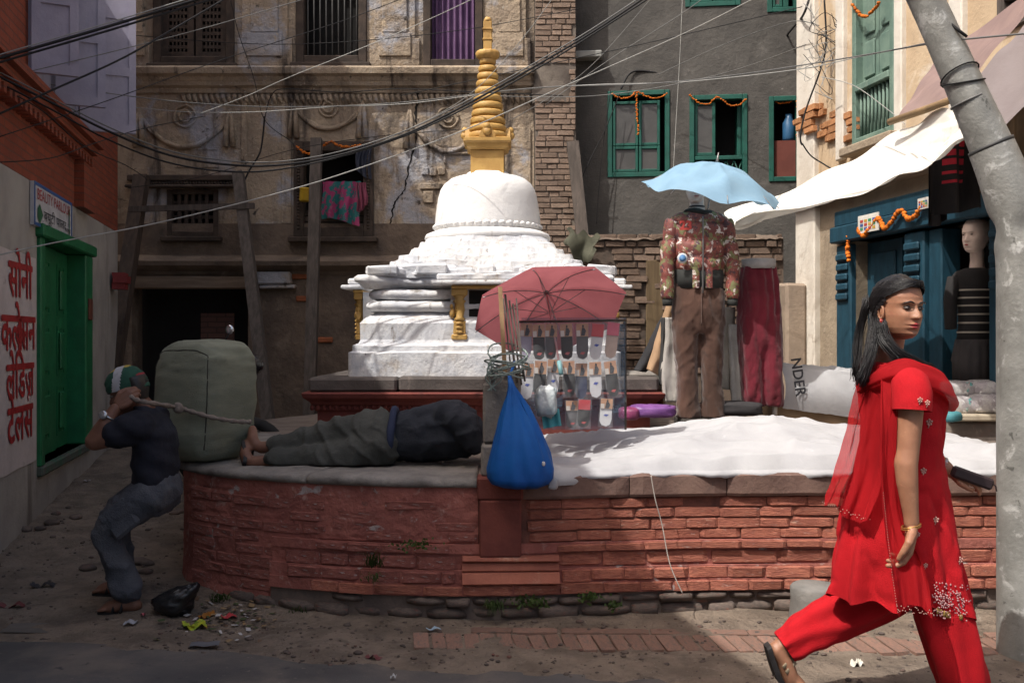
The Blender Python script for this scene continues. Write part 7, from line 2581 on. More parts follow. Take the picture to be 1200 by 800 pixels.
# front hem border: a dense pale band hanging at the front
hemb = MB()
pts_b = []
hr2 = random.Random(4)
for k in range(260):
    px = hr2.uniform(1096, 1128); py = hr2.uniform(690, 716) + (px - 1112) * .15
    v = on_kurta(px, min(py, 714))
    hemb.ell(v + Vector((hr2.uniform(-.022, .022), -.007, hr2.uniform(-.03, .03))), .0032, .002, .0032, 5, 3)
obj("hem_embroidery", hemb, plain("pink_embroidery", (.55, .3, .3), .6), kurta, kind="stuff")
gt = MB()
for k in range(14):
    v = on_kurta(1094 + k * 2.5, 724 - k * .3)
    gt.ell(v + Vector((0, -.004, -.004)), .008, .004, .012, 6, 4)
obj("gold_fringe", gt, M_gilt, kurta, kind="stuff")
SF = st.v if False else None
sq = MB()
for k in range(46):
    py = lerp(566, 690, k / 45)
    sq.ell(wp(1009 + interp(py, [566, 650, 690], [0, 2, 6]), py, interp(py, [540, 600, 650, 690], [-.205, -.245, -.285, -.305])), .0016, .0015, .0016, 5, 3)
for k in range(30):
    sq.ell(wp(lerp(1014, 1058, k / 29), lerp(688, 692, k / 29) + hr2.uniform(-5, 2), -.305), .0022, .002, .0022, 5, 3)
for k in range(24):
    sq.ell(wp(lerp(961, 1004, k / 23), lerp(588, 602, k / 23) + hr2.uniform(-3, 2), lerp(-.03, -.135, k / 23)), .0022, .002, .0022, 5, 3)
obj("sequin_border", sq, M_embr, shawl, kind="stuff")
bk2 = MB()
c = wp(1041, 603, -.21)
for k in range(2):
    bk2.tube([c + Vector((.031 * cos(a_), .029 * sin(a_), -.006 * k + .008 * cos(a_))) for a_ in [2 * pi * i / 24 for i in range(25)]], .0035, 6)
obj("bangle", bk2, plain("gold_bangle", (.5, .25, .08), .3, .5, .7), woman)
obj("bracelet", MB().tube([wp(1119, 548, .12) + Vector((.028 * cos(a_) * .7, .03 * sin(a_), .028 * cos(a_) * .7)) for a_ in [2 * pi * i / 24 for i in range(25)]], .006, 6), plain("silver_bracelet", (.4, .4, .42), .3, .5, .8), woman)
# purse held in the far hand
pu = MB().cbox(-.065, .095, -.012, .02, -.022, .022, .008)
pu.xf(Matrix.Translation(wp(1142, 560, .045)) @ Matrix.Rotation(radians(20), 4, 'Y'))
obj("hand_purse", pu, plain("dark_leather", (.03, .018, .02), .5), label="dark slim purse held in the woman's far hand", cat="purse")
ps = MB().tube(catmull([wp(1166, 568, .045), wp(1172, 570, .04), wp(1174, 577, .04)], 5), .003, 5)
obj("wrist_strap", ps, plain("dark_leather", (.03, .018, .02), .5), bpy.data.objects["hand_purse"])
# sandals
def sandal(heel, ball, toe, n_side, up):
    r = []
    path = catmull([heel, lerp(heel, ball, .5) - up * .006, ball, toe], 6)
    ws_ = [.026, .032, .034, .034, .034, .036, .038, .040, .042, .043, .044, .044, .043, .042, .040, .037, .033, .027, .018]
    m = MB()
    rings = []
    for i, p in enumerate(path):
        w_ = interp(i / (len(path) - 1), [j / 18 for j in range(19)], ws_)
        rings.append([p + n_side * w_ + up * .008, p + n_side * w_ - up * .012, p - n_side * w_ - up * .012, p - n_side * w_ + up * .008])
    m.loft(rings, 0, False)
    return m


upv = Vector((.82, 0, .5)).normalized()
so = sandal(wp(910, 767, .13), wp(929, 812, .13) + Vector((-.006, 0, 0)), wp(951, 830, .13), Vector((0, 1, 0)), upv)
sn = obj("sandal", so, plain("dark_sole", (.04, .035, .033), .6), woman)
stp = MB()
for (q0, q1, w_) in ((.45, .55, .016), (.62, .58, .016)):
    c0_ = lerp(hl, bl_, q0)
    stp.tube([c0_ + Vector((.0, -.042, -.01)), c0_ + Vector((.042, -.02, .022)), c0_ + Vector((.046, .02, .026)), c0_ + Vector((.0, .042, -.01))], .009, 8, flat=.4)
obj("sandal_strap", stp, plain("cream_strap", (.38, .3, .2), .6), sn)
a3_ = a2_.copy(); a3_.z = .012
so = sandal(a3_ + Vector((-.06, 0, 0)), a3_ + Vector((.1, 0, 0)), a3_ + Vector((.17, 0, 0)), Vector((0, 1, 0)), Vector((0, 0, 1)))
obj("sandal", so, plain("dark_sole", (.04, .035, .033), .6), woman)

# ---------------------------------------------------------------- porter and his bale
MD = 5.13
MS = MD / F
def mp(px, py, dd=0.0):
    v = P(px, py, MD); v.y += dd
    return v


man = thing("person", "porter bent under a big cloth bale, dark shirt, cargo trousers, patterned headscarf", "person", (mp(150, 0).x, MD, 0))
bm_ = MB()
mh = mp(150, 457, 0)
MHM = frame_mat(mh, (-.93, -.12, -.36), (-.32, 0, .95))
mhead = face_head(.225, 80, 80)
for side in (-1, 1):
    e = ear_mb(side); mhead.add(e.v, e.f, 0, True)
mhead.xf(MHM)
capsule_chain(bm_, [mp(156, 466, .02), mp(168, 482, .03)], [.055, .062], 14)
bm_.loft([ring_ell(mp(cx_, y, .02), a_ * MS, b_, 24) for y, cx_, a_, b_ in ((590, 180, 18, .14), (570, 182, 22, .16), (545, 182, 20, .15), (515, 180, 20, .17), (495, 176, 17, .18), (482, 172, 10, .1))])
# near arm, far arm
capsule_chain(bm_, [mp(172, 496, -.17), mp(150, 507, -.2), mp(127, 514, -.2)], [.058, .05, .042], 14)
capsule_chain(bm_, [mp(127, 514, -.2), mp(140, 494, -.19), mp(150, 474, -.15)], [.042, .040, .028], 14)
capsule_chain(bm_, [mp(172, 492, .2), mp(135, 497, .2), mp(116, 497, .18)], [.055, .046, .04], 14)
capsule_chain(bm_, [mp(116, 497, .18), mp(128, 480, .15), mp(138, 468, .13)], [.04, .036, .028], 14)
# legs
capsule_chain(bm_, [mp(184, 572, -.08), mp(150, 598, -.1), mp(134, 615, -.1)], [.09, .075, .06], 14)
capsule_chain(bm_, [mp(134, 615, -.1), mp(146, 655, -.08), mp(160, 702, -.07)], [.06, .05, .034], 14)
capsule_chain(bm_, [mp(176, 572, .12), mp(140, 592, .17), mp(117, 606, .2)], [.09, .07, .056], 14)
capsule_chain(bm_, [mp(117, 606, .2), mp(121, 650, .22), mp(126, 692, .22)], [.056, .046, .034], 14)
mbody = fuse(bm_, .009, 4)
ff = MB()
for (px, py, dd) in ((160, 706, -.07), (126, 697, .22)):
    a_ = mp(px, py, dd)
    gz_ = .035 if dd < 0 else .055
    c = Vector((a_.x, a_.y, gz_))
    capsule_chain(ff, [a_ + Vector((.0, 0, .03)), c + Vector((.015, 0, .03))], [.038, .036], 12)
    capsule_chain(ff, [c + Vector((.03, 0, .005)), c + Vector((-.04, -.01, .012)), c + Vector((-.10, -.02, .0)), c + Vector((-.125, -.024, -.004))], [.032, .036, .034, .024], 12)
    for k in range(5):
        b0 = c + Vector((-.12 + abs(k - 1) * .004, -.055 + .016 * k, -.004)); capsule_chain(ff, [b0, b0 + Vector((-.028, -.004, -.004))], [.010, .009], 8)
mfeet = fuse(ff, .006, 3)
h1 = fuse(hand_mb(mp(151, 473, -.15), (.75, .25, .62), (.1, 1, -.1), (.3, .1, 1), 1.05, (.5, .8, .6), .05, .5), .004, 3)
h2 = fuse(hand_mb(mp(139, 467, .13), (.6, -.5, .62), (.1, -1, -.1), (.3, -.1, 1), 1.05, (.5, .7, .5), .05, .5), .004, 3)
ab = MB()
for q_ in (mbody, mfeet, h1, h2, mhead): ab.add(q_.v, q_.f, 0, True)
obj("body", ab, M_skin2, man)
for side in (-1, 1):
    ec = Vector((.078, side * .030, -.0035))
    eo = obj("eye", MB().ell(ec, .0095, .012, .006, 12, 8).xf(MHM), M_eyew, man)
    obj("iris", MB().ell(ec + Vector((.007, 0, 0)), .0036, .0052, .0054, 10, 6).xf(MHM), M_iris, eo)
    br = [Vector((.0925 - .004 * abs(t_) - .010 * max(0, t_) ** 2, side * (.030 + .0195 * t_), .0135 + .0045 * sin((t_ + 1) * 1.7))) for t_ in [-1 + i / 6 for i in range(13)]]
    obj("eyebrow", MB().tube([MHM @ p for p in br], .003, 6), M_hair, man)
# hair at the nape, headscarf in coloured bands, knot behind
cap = MB()
rings = []
for i in range(30):
    z = lerp(-.07, .05, i / 29)
    b_, w_ = interp(z, zs, hb) * 1.02, interp(z, zs, hwid)
    ring = []
    for k in range(60):
        a_ = 2 * pi * k / 60
        ring.append(Vector((b_ / 2 + (-b_ / 2 + .0) * 1.0 * cos(a_) - .0, w_ * sin(a_), z)))
    rings.append(ring)
cap.loft(rings, 0, True, False)
cap.f = [f_ for f_ in cap.f if sum(cap.v[i].x for i in f_) / 4 < -.03]; cap.m = [0] * len(cap.f); cap.sm = [True] * len(cap.f)
obj("hair", cap.xf(MHM), M_hair, man, fixn=False)
sc3 = MB()
rings = []
for i in range(44):
    t_ = i / 43
    z = lerp(.0, .128, t_)
    k0 = sqrt(max(0, 1 - (max(0, z - .03) / .099) ** 2.2))
    ring = []
    for k in range(96):
        a_ = 2 * pi * k / 96
        v = Vector((-.006 + .105 * k0 * cos(a_), .084 * k0 * sin(a_), z + .018 * cos(a_) * (1 - t_)))
        v *= 1 + .02 * sin(v.z * 160 + v.x * 90 + 5 * fbm(v, 9, 2)) * (1 - t_ * .5)
        ring.append(v)
    rings.append(ring)
sc3.loft(rings)
for i, f_ in enumerate(sc3.f):
    c = sum((sc3.v[j] for j in f_), Vector()) / len(f_)
    q_ = c.x * 11 + c.z * 5 + .3
    sc3.m[i] = 1 if .55 < q_ < 1.05 else (2 if -.75 < q_ < -.3 and c.z < .06 else (3 if c.z > .112 else 0))
obj("headscarf", sc3.xf(MHM), [plain("green_scarf", (.02, .075, .05), .9), plain("white_scarf", (.42, .42, .44), .9), plain("red_scarf", (.3, .03, .04), .9), plain("yellow_scarf", (.4, .3, .06), .9)], man)
# shirt with sleeves
shm = MB()
shm.loft([ring_ell(mp(cx_, y, .02), a_ * MS, b_, 30) for y, cx_, a_, b_ in ((582, 181, 23, .18), (560, 181, 24, .185), (530, 181, 24, .18), (505, 180, 22.5, .19), (490, 175, 17, .18), (480, 170, 11, .12), (474, 166, 9, .085))])
capsule_chain(shm, [mp(177, 493, -.13), mp(167, 499, -.17), mp(150, 507, -.2)], [.085, .085, .072], 16)
capsule_chain(shm, [mp(174, 490, .16), mp(150, 495, .2)], [.072, .068], 16)
shm = fuse(shm, .011, 4)
wrinkle(shm, lambda c: .012 * fbm((c.x * 3, c.y * 2, c.z * 5), 4, 6) + .008 * sin((c.z * 1.2 + c.x) * 42 + 4 * fbm(c, 3, 2)) * .5)
obj("shirt", shm, mat("navy_black_cotton", (.016, .018, .028), (.012, .013, .02), 5, .92, .3, 70), man)
# cargo trousers
ptm = MB()
ptm.loft([ring_ell(mp(cx_, y, .02), a_ * MS, b_, 30) for y, cx_, a_, b_ in ((556, 182, 22, .17), (572, 182, 26, .19), (588, 180, 26, .19), (600, 174, 22, .17))])
capsule_chain(ptm, [mp(186, 574, -.08), mp(165, 590, -.1), mp(150, 600, -.11), mp(135, 615, -.11)], [.105, .096, .084, .07], 20)
capsule_chain(ptm, [mp(135, 615, -.11), mp(141, 640, -.1), mp(148, 664, -.085), mp(156, 688, -.075)], [.070, .064, .070, .082], 20)
capsule_chain(ptm, [mp(176, 574, .12), mp(140, 592, .17), mp(118, 605, .2)], [.1, .08, .064], 20)
capsule_chain(ptm, [mp(118, 605, .2), mp(120, 640, .22), mp(124, 676, .22)], [.064, .058, .064], 20)
ptm = fuse(ptm, .011, 3)
wrinkle(ptm, lambda c: .014 * fbm((c.x * 3, c.y * 2, c.z * 3), 4, 16) + .012 * (1 - abs(((c.z * 5 + c.x * 4 + 1.4 * fbm(c, 4, 3)) % 1) * 2 - 1)) ** 3)
M_cargo = mat("grey_blue_denim", (.10, .105, .12), (.065, .07, .085), 9, .92, .8, 120, stains=[((.12, .13, .15), 6, .58, .74)])
pants = obj("cargo_trousers", ptm, M_cargo, man)
pk = MB().cbox(-.075, .075, -.012, .02, -.075, .075, .012)
pk.cbox(-.08, .08, -.018, -.008, .035, .08, .006)
pk.jitter(.012, 12, 3)
pk.xf(Matrix.Translation(mp(157, 601, -.178)) @ Matrix.Rotation(radians(-38), 4, 'Y') @ Matrix.Rotation(radians(-8), 4, 'X'))
obj("cargo_pocket", pk, M_cargo, pants)
wt = MB().lathe([(0, 0), (.021, 0), (.022, .006), (.018, .010), (0, .0102)], (0, 0, 0), 20)
wt.xf(Matrix.Translation(mp(142, 482, -.222)) @ Matrix.Rotation(radians(90), 4, 'X'))
wo = obj("wristwatch", wt, plain("steel_watch", (.5, .52, .55), .25, .6, .8), man)
axw = (mp(150, 474, -.15) - mp(127, 514, -.2)).normalized(); t1 = axw.orthogonal().normalized(); t2 = axw.cross(t1)
obj("watch_band", MB().tube([mp(143, 485, -.178) + (t1 * cos(a_) + t2 * sin(a_)) * .037 for a_ in [2 * pi * i / 20 for i in range(21)]], .006, 6), plain("steel_watch", (.5, .52, .55), .25, .6, .8), wo)
for (px, py, dd) in ((160, 706, -.07), (126, 697, .22)):
    a_ = mp(px, py, dd)
    gz_ = .008 if dd < 0 else .028
    c = Vector((a_.x, a_.y, gz_))
    so = sandal(c + Vector((.055, 0, 0)), c + Vector((-.09, -.016, 0)), c + Vector((-.155, -.028, 0)), Vector((0, 1, 0)), Vector((0, 0, 1)))
    sn = obj("sandal", so, plain("black_sandal", (.014, .013, .014), .6), man)
    stp = MB()
    for q0 in (-.035, -.075):
        stp.tube([c + Vector((q0, -.055, .005)), c + Vector((q0 + .005, -.03, .05)), c + Vector((q0 + .005, .01, .052)), c + Vector((q0, .035, .005))], .013, 8, flat=.4)
    obj("sandal_strap", stp, plain("black_sandal", (.014, .013, .014), .6), sn)

# bale
bc = P(241, 468, 5.69)
bale = thing("cloth_bale", "big sage green cloth bale roped to the porter's head", "bale", (bc.x, bc.y, .7))
bm2 = MB().ell((0, 0, 0), 1, 1, 1, 90, 60)
for i, v in enumerate(bm2.v):
    q_ = Vector([math.copysign(abs(a_) ** .42, a_) for a_ in v])
    p = Vector((q_.x * .222, q_.y * .235, q_.z * .345))
    p.x += .035 * (q_.z) * .2 - .012 * q_.z * q_.z
    p *= 1 + .035 * fbm(p, 3, 4)
    p += q_.normalized() * (.016 * fbm((p.x * 2, p.y * 2, p.z * 6), 4, 2) + .006 * sin(p.z * 45 + p.x * 12 + 9 * fbm(p, 4, 3)) * max(0, .4 + fbm(p, 5, 8)) - .012 * exp(-((p.z + .09 + .12 * p.x) / .03) ** 2))
    p.z -= .03 * max(0, -q_.x) * max(0, q_.z)
    bm2.v[i] = p
BMx = Matrix.Translation(bc) @ Matrix.Rotation(radians(-24), 4, 'Z') @ Matrix.Rotation(radians(3), 4, 'Y')
M_bale = mat("sage_sacking", (.27, .285, .215), (.215, .23, .175), 5, .92, .9, 150, weave=0, stains=[((.13, .14, .11), 3, .58, .76), ((.25, .27, .23), 6, .6, .76)], stretch=(1, 1, 3))
BL_ = [v.copy() for v in bm2.v]; BLF_ = list(bm2.f)
bm2.xf(BMx)
obj("cloth_wrap", bm2, M_bale, bale)
from mathutils.bvhtree import BVHTree
BTREE = BVHTree.FromPolygons([BMx @ v for v in BL_], BLF_)
def seam(pts, r_, matl, name):
    """tube pressed onto the bale along points of its own box"""
    ps_ = []
    for p in catmull([Vector(p_) for p_ in pts], 10):
        w_ = BMx @ p; d_ = (bc - w_); hit = BTREE.ray_cast(w_ - d_ * 1.0, d_.normalized())
        ps_.append(hit[0] if hit[0] else w_)
    obj(name, MB().tube(ps_, r_, 7).jitter(.004, 30, 2), matl, bale)
M_seam = plain("dark_stitching", (.05, .05, .04), .9)
seam([(-.19, -.225, -.31), (-.20, -.23, -.1), (-.20, -.23, .2), (-.18, -.22, .29)], .0035, M_seam, "seam")
seam([(-.18, -.22, .29), (-.08, -.225, .31), (.08, -.225, .31), (.19, -.215, .295)], .004, M_seam, "seam")
seam([(.19, -.215, .295), (.21, -.23, .0), (.20, -.225, -.3)], .0035, M_seam, "seam")
M_rope = mat("grey_jute_rope", (.24, .2, .17), (.17, .14, .12), 40, .95, .5, 120)
rp = MB()
ropep = catmull([mp(158, 459, -.10), mp(172, 466, -.15), mp(190, 470, -.14), P(208, 477, 5.38), P(225, 482, 5.40), P(250, 489, 5.41), P(275, 493, 5.44), P(294, 494, 5.50)], 10)
rp.tube(ropep, [.012 + .003 * sin(i * 1.3) for i in range(len(ropep))], 8)
obj("head_rope", rp, M_rope, bale)
obj("rope_knot", MB().ell(P(209, 478, 5.34), .028, .022, .03, 12, 8).jitter(.012, 30, 2), M_rope, bale)

# ---------------------------------------------------------------- sleeper on the platform
SD = 5.50
def sp_(px, py, dd=0.0):
    v = P(px, py, SD); v.y += dd
    return v


slp = thing("person", "person asleep on their side on the platform, olive trousers and dark jacket", "person", (sp_(440, 0).x, SD, .7))
sm = MB()
capsule_chain(sm, [sp_(296, 541, .0), sp_(318, 540, .0), sp_(385, 537, -.02), sp_(448, 525, .05)], [.034, .036, .055, .085], 14)
capsule_chain(sm, [sp_(300, 526, .08), sp_(320, 524, .08), sp_(385, 514, .06), sp_(448, 508, .06)], [.034, .036, .055, .085], 14)
capsule_chain(sm, [sp_(450, 515, .06), sp_(490, 512, .08), sp_(530, 505, .08)], [.13, .12, .14], 16)
capsule_chain(sm, [sp_(540, 505, .1), sp_(562, 515, .12)], [.055, .05], 12)
sm.ell(sp_(580, 520, .16), .1, .085, .085, 18, 12)
for (px, py, dd) in ((292, 541, .0), (296, 525, .08)):
    capsule_chain(sm, [sp_(px, py, dd), sp_(px - 6, py - 8, dd + .03), sp_(px - 10, py - 20, dd + .1)], [.034, .034, .024], 12)
obj("body", fuse(sm, .008, 4), M_skin2, slp)
tm = MB()
capsule_chain(tm, [sp_(322, 539, -.01), sp_(350, 538, -.02), sp_(390, 535, -.03), sp_(450, 522, .0)], [.062, .066, .085, .13], 20)
capsule_chain(tm, [sp_(320, 524, .08), sp_(350, 519, .07), sp_(390, 510, .05), sp_(450, 507, .05)], [.058, .066, .09, .135], 20)
capsule_chain(tm, [sp_(425, 515, .04), sp_(455, 513, .05)], [.135, .145], 20)
tm = fuse(tm, .011, 3)
wrinkle(tm, lambda c: .016 * fbm((c.x * 4, c.y * 2, c.z * 3), 3.5, 26) + .016 * (1 - abs(((c.x * 6 + c.z * 7 + 1.6 * fbm(c, 4, 3)) % 1) * 2 - 1)) ** 3)
for v in tm.v: v.z = max(v.z, .706)
obj("trousers", tm, mat("olive_grey_cotton", (.07, .072, .065), (.048, .05, .045), 5, .92, .4, 80), slp)
jm = MB()
capsule_chain(jm, [sp_(462, 514, .06), sp_(490, 512, .08), sp_(520, 506, .08), sp_(548, 510, .1)], [.135, .145, .165, .13], 22)
capsule_chain(jm, [sp_(520, 486, .0), sp_(545, 496, -.06), sp_(556, 520, -.06)], [.08, .075, .06], 16)
capsule_chain(jm, [sp_(490, 488, .04), sp_(520, 484, .05), sp_(545, 488, .06)], [.05, .075, .07], 16)
jm = fuse(jm, .011, 3)
wrinkle(jm, lambda c: .018 * fbm((c.x * 3, c.y * 2, c.z * 3), 3.5, 36) + .014 * (1 - abs(((c.x * 4 - c.z * 6 + 1.6 * fbm(c, 4, 3)) % 1) * 2 - 1)) ** 3)
for v in jm.v: v.z = max(v.z, .706)
jk_ = obj("jacket", jm, mat("charcoal_denim", (.028, .032, .042), (.02, .023, .03), 5, .92, .4, 80), slp)
obj("shirt_hem", MB().tube([sp_(459, 512, .06) + Vector((.012 * sin(a_), .150 * cos(a_), .148 * sin(a_))) for a_ in [2 * pi * i / 30 for i in range(31)]], .022, 8).jitter(.01, 9, 2), mat("navy_rib", (.03, .04, .08), (.02, .028, .06), 9, .9, .3), slp)
for (px, py, dd) in ((281, 534, .02), (285, 520, .12)):
    c = sp_(px, py, dd)
    so = sandal(c + Vector((.03, -.05, -.05)), c + Vector((-.01, .06, .03)), c + Vector((-.015, .10, .06)), Vector((.3, -.5, .8)).normalized(), Vector((-1, 0, .2)).normalized())
    obj("sandal", so, plain("black_sandal", (.014, .013, .014), .6), slp)
# ------------------------------------------------------------------ street odds and ends
bo = P(957, 730, 4.78)
boll = obj("stone_stump", MB().lathe([(.125, -.02), (.128, .05), (.124, .15), (.127, .20), (.115, .212), (.0, .214)], (bo.x, bo.y, 0), 28).jitter(.012, 9, 2), mat("concrete_stump", (.2, .19, .175), (.14, .135, .125), 6, .92, .5, 50, stains=[((.09, .085, .08), 5, .58, .74)]), label="short round concrete stump before the brick wall behind the woman", cat="stump")
# motorbike mirror and bar showing above the bale
mc = P(262, 402, 7.6)
mir = thing("parked_motorbike", "dark motorbike parked behind the bale, round mirror showing", "motorbike", (mc.x, 7.6, .17))
z_ = mc.z
obj("mirror", MB().ell(P(269, 386, 7.6), .032, .01, .036, 14, 10), plain("mirror_glass", (.6, .62, .65), .1, .6, .9), mir)
obj("mirror_stem", MB().tube([P(268, 391, 7.6), P(265, 397, 7.6), P(262, 401, 7.6)], .006, 6), M_black, mir)
obj("handlebar", MB().tube(catmull([P(250, 399, 7.55), P(262, 402, 7.6), P(278, 402, 7.7), P(288, 406, 7.75)], 6), .014, 8), M_black, mir)
for px in (240, 290):
    wc = Vector((P(px, 0, 7.65 + (.25 if px == 240 else -.0)).x, 7.65 + (.5 if px == 240 else 0), .47))
    wh = obj("wheel", MB().tube([wc + Vector((.28 * cos(a_), .06 * sin(a_) * 0, .28 * sin(a_))) for a_ in [2 * pi * i / 28 for i in range(29)]], .045, 10), plain("tyre_rubber", (.02, .02, .02), .9), mir)
obj("tank", MB().ell(Vector((mc.x + .05, 7.75, z_ - .17)), .22, .12, .12, 18, 12), plain("black_enamel", (.015, .015, .018), .25, .6), mir)
obj("seat", MB().ell(Vector((mc.x - .25, 7.85, z_ - .17)), .25, .11, .06, 18, 10), plain("black_vinyl", (.02, .02, .02), .6), mir)
obj("frame", MB().tube([Vector((mc.x + .02, 7.65, z_)), Vector((mc.x + .1, 7.65, .47)), Vector((mc.x - .2, 7.9, .5)), Vector((mc.x - .25, 7.85, z_ - .2))], .03, 8), M_black, mir)

# black plastic bag
bb_ = MB().ell((0, 0, 0), 1, 1, 1, 48, 32)
for i, v in enumerate(bb_.v):
    f_ = 1 + .28 * fbm(v, 1.8, 3) + .16 * (1 - abs(fbm(v, 3.5, 5)) * 3) * .6 + .05 * fbm(v, 10, 2)
    p = Vector((v.x * .10, v.y * .08, v.z * .075)) * f_
    if v.z > .1: p.x += .10 * (v.z - .1); p.z += .035 * max(0, v.x) * v.z
    bb_.v[i] = p
c = P(203, 706, 5.02)
bb_.xf(Matrix.Translation((c.x, c.y, .075)))
obj("plastic_bag", bb_, mat("black_polythene", (.012, .012, .014), (.01, .01, .012), 6, .32, .4, 40, spec=.6), label="crumpled black plastic bag on the dirt by the porter's feet", cat="bag")


def litter(name, px, py, sx, sy, c, label, cat, rz=0.0, seed=0, group=None, lift=.012, crumple=.012):
    d = EYE * F / (py - HY)
    q_ = P(px, py, d)
    m = MB().grid(lambda u, v: Vector(((u - .5) * sx, (v - .5) * sy, lift + crumple * fbm((u * 3, v * 3, 0), 1.5, seed) + .4 * crumple * sin(u * 9 + seed))), 8, 6)
    zg = max(ground_h(q_.x, q_.y), .008 if q_.y < road_edge(q_.x) else -1)
    m.xf(Matrix.Translation((q_.x, q_.y, zg)) @ Matrix.Rotation(rz, 4, 'Z'))
    return obj(name, m, c if not isinstance(c, tuple) else plain("litter_%s_%d" % (name, seed), c, .5), label=label, cat=cat, group=group)


M_pk = mat("yellow_packet_print", (.5, .5, .03), (.25, .4, .05), 40, .35, .2, stains=[((.4, .05, .03), 25, .62, .66), ((.03, .12, .04), 30, .62, .66)], spec=.6)
litter("crisp_packet", 228, 735, .11, .10, M_pk, "bright yellow and green crisp packet on the dirt", "wrapper", .4, 1, crumple=.03)
litter("red_wrapper", 268, 722, .08, .05, (.45, .05, .06), "red and white sweet wrapper near the wall foot", "wrapper", .5, 2, crumple=.02)
litter("orange_peel", 243, 720, .05, .09, (.3, .12, .02), "strip of orange peel beside the yellow packet", "peel", -.4, 3, crumple=.02)
litter("white_paper", 153, 730, .06, .06, (.45, .46, .5), "scrap of white paper by the porter's sandal", "paper", .2, 4)
litter("pink_scrap", 168, 724, .025, .025, (.5, .12, .14), "tiny pink scrap by the porter's sandal", "scrap", 0, 5)
litter("blue_scrap", 240, 756, .13, .07, (.14, .145, .16), "flat grey slab of board at the road's edge", "board", .15, 6, lift=.018, crumple=.006)
litter("red_rag", 12, 712, .14, .05, (.14, .03, .03), "dull red rag lying on the dirt by the plaster wall", "rag", .1, 7, crumple=.03)
litter("blue_paper", 508, 739, .07, .03, (.35, .48, .58), "pale blue paper strip on the dirt below the wall", "paper", .3, 8)
litter("dark_packet", 438, 769, .07, .035, (.16, .05, .05), "dark red packet at the road's edge", "packet", -.3, 9, crumple=.02)
litter("white_scrap", 461, 797, .025, .02, (.45, .45, .45), "tiny white scrap on the asphalt", "scrap", 0, 10)
litter("white_wrapper", 1003, 778, .05, .035, (.6, .58, .5), "crumpled white and yellow wrapper beside the woman's shoe", "wrapper", .4, 11, crumple=.03)
litter("yellow_scrap", 88, 588, .07, .05, (.4, .3, .03), "yellow scrap on the dirt below the green door", "scrap", .4, 12, crumple=.03)
litter("pale_scrap", 102, 598, .05, .03, (.35, .33, .33), "pale scrap beside the yellow scrap below the door", "scrap", .1, 13)
litter("dark_rag", 50, 693, .12, .06, (.03, .03, .035), "dark rag on the dirt near the dull red rag", "rag", .2, 14, crumple=.03)
litter("manhole_slab", 15, 733, .4, .16, (.14, .125, .11), "flat worn slab sunk at the road's edge", "slab", 0, 15, lift=.006, crumple=.004)
sr = random.Random(44)
peb = MB()
for k in range(1500):
    x = sr.uniform(-3.2, 2.6); y = sr.uniform(road_edge(x) - .05, 5.05 if x > -1.7 else 7.5)
    if x > -1.9 and y > 4.95: continue
    s_ = abs(sr.gauss(0, .005)) + .002
    peb.ell((x, y, ground_h(x, y) + s_ * .2), s_ * sr.uniform(.8, 1.6), s_ * sr.uniform(.8, 1.4), s_ * .6, 6, 4)
obj("pebbles", peb.jitter(.004, 50, 2), M_rubble, label="scattered small pebbles and grit over the dirt ground", cat="pebbles", kind="stuff")
bits = MB()
for k in range(170):
    px = sr.gauss(262, 32); py = sr.gauss(722, 12)
    if not (150 < px < 330 and 700 < py < 752): continue
    d = EYE * F / (py - HY); q_ = P(px, py, d)
    s_ = sr.uniform(.006, .018); a_ = sr.uniform(0, 6.28)
    z0_ = ground_h(q_.x, q_.y) + sr.uniform(.004, .02)
    e1 = Vector((cos(a_), sin(a_), sr.uniform(-.3, .3))) * s_; e2 = Vector((-sin(a_), cos(a_), sr.uniform(-.3, .3))) * s_ * sr.uniform(.3, .8)
    c_ = Vector((q_.x, q_.y, z0_))
    bits.add([c_ - e1 - e2, c_ + e1 - e2, c_ + e1 + e2, c_ - e1 + e2], [(0, 1, 2, 3)], sr.choice((0, 0, 1, 1, 2, 3)))
obj("sweepings", bits, [plain("straw_bits", (.3, .2, .1)), plain("leaf_bits", (.06, .08, .03)), plain("paper_bits", (.5, .48, .46)), plain("brown_bits", (.12, .07, .04))], label="scatter of sweepings and torn scraps at the wall's foot", cat="sweepings", kind="stuff", fixn=False)
# loose stones along the alley and dirt bank
for k in range(26):
    x = sr.uniform(-3.35, -2.1); y = sr.uniform(5.6, 7.6)
    s_ = sr.uniform(.015, .045)
    obj("loose_stone", MB().ell((x, y, ground_h(x, y) + s_ * .2), s_ * 1.3, s_, s_ * .6, 10, 7).jitter(s_ * .5, 18, k), M_rubble, label="loose stone lying in the dirt of the alley", cat="stone", group="loose stones in the alley")

# ------------------------------------------------------------------ weeds in the wall
M_grass = mat("weed_green", (.075, .12, .03), (.05, .085, .022), 12, .7, .2, 60, var=.2, trans=.3)


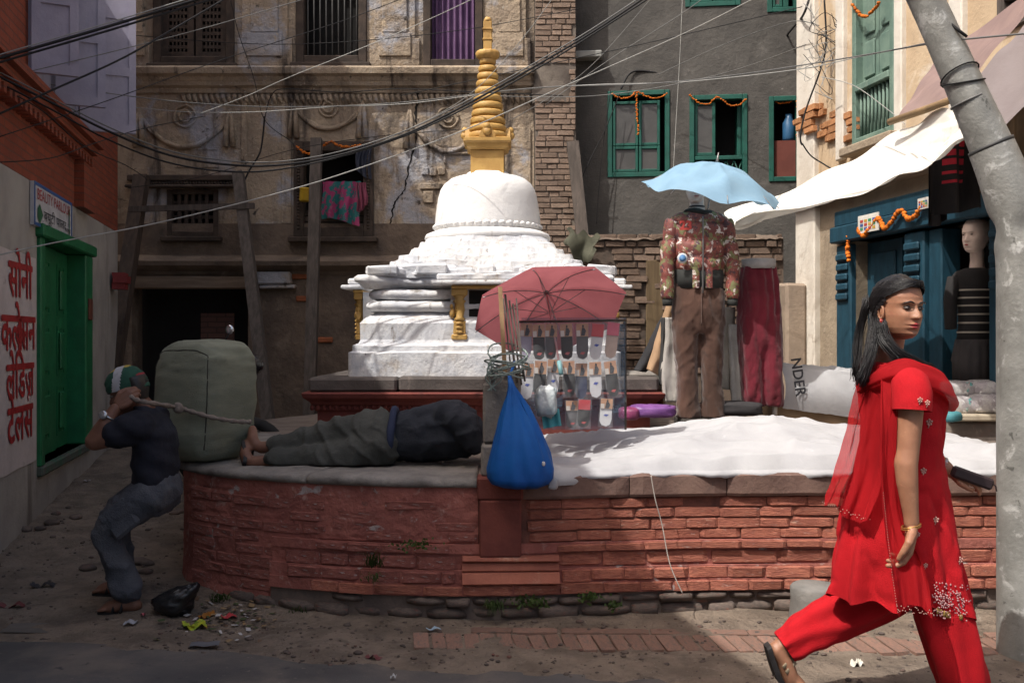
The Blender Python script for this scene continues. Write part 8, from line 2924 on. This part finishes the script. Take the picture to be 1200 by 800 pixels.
def tuft(pos, n_, ln, lean, label, seed, droop=.5):
    rr = random.Random(seed)
    m = MB()
    pos = Vector(pos)
    for k in range(n_):
        a_ = rr.uniform(0, 2 * pi)
        d = Vector((cos(a_) * .5, -abs(sin(a_)) * .5 - .15, 1)).normalized()
        L_ = ln * rr.uniform(.5, 1.2)
        base = pos + Vector((rr.gauss(0, .02), rr.uniform(-.012, .012), rr.uniform(-.01, .01)))
        mid = base + d * L_ * .55
        tip = base + Vector((d.x * L_ * 1.3, d.y * L_ * 1.2, d.z * L_ * (1 - droop * rr.uniform(.3, 1.6))))
        sd = Vector((-d.y, d.x, 0)).normalized() * .0028 if abs(d.x) + abs(d.y) > .01 else Vector((.003, 0, 0))
        m.add([base - sd, base + sd, mid + sd * .8, mid - sd * .8, tip], [(0, 1, 2, 3), (3, 2, 4)])
    return obj("grass_tuft", m, M_grass, label=label, cat="grass", kind=None, group="weeds in the wall", fixn=False)


def leafy(pos, n_, ln, label, seed):
    rr = random.Random(seed)
    m = MB()
    pos = Vector(pos)
    for k in range(n_):
        c_ = pos + Vector((rr.gauss(0, ln), -abs(rr.gauss(0, .018)), rr.gauss(0, .014)))
        a_ = rr.uniform(0, 6.28); s_ = rr.uniform(.006, .013)
        e1 = Vector((cos(a_), -.5, sin(a_))).normalized() * s_; e2 = Vector((-sin(a_), -.3, cos(a_))).normalized() * s_ * .6
        m.add([c_ - e1, c_ + e2, c_ + e1, c_ - e2], [(0, 1, 2, 3)])
    return obj("weed_patch", m, M_grass, label=label, cat="weed", group="weeds in the wall", kind="stuff", fixn=False)


tuft((P(438, 0, 5.0).x, 4.97, .26), 46, .12, 0, "tall green grass tuft growing from the red wall's joints", 1, .25)
tuft((P(440, 0, 5.0).x, 4.96, .19), 20, .07, 0, "small grass tuft just under the tall tuft on the red wall", 2, .9)
tuft((P(579, 0, 4.95).x, 4.93, .06), 60, .08, 0, "drooping grass tuft at the foot of the wall", 3, 1.1)
tuft((P(255, 0, 5.2).x, 5.22, .02), 50, .08, 0, "grass tuft behind the litter at the wall's foot", 4, .4)
tuft((P(352, 0, 5.05).x, 5.02, .02), 16, .05, 0, "sparse grass at the bottom of the limewashed flank", 5, .5)
leafy((P(487, 0, 5.0).x, 4.97, .37), 70, .05, "small leafy weed in the joint left of the pilaster", 6)
leafy((P(622, 0, 4.95).x, 4.95, .09), 120, .05, "leafy weed patch low under the pilaster's mouldings", 7)
leafy((P(690, 0, 5.0).x, 5.0, .10), 60, .035, "leafy weed low on the wall near the lit bricks", 8)
leafy((P(720, 0, 5.0).x, 5.0, .06), 40, .02, "tiny leafy weed at the foot of the lit bricks", 9)
# thin wires hanging down the lit wall
obj("hanging_string", MB().tube(catmull([P(763, 557, 5.0), P(768, 585, 4.985), P(776, 615, 4.98), P(785, 660, 4.94), P(800, 695, 4.9)], 8), .003, 5), plain("pale_string", (.4, .36, .32)), label="thin pale string hanging down the lit brick wall", cat="string")
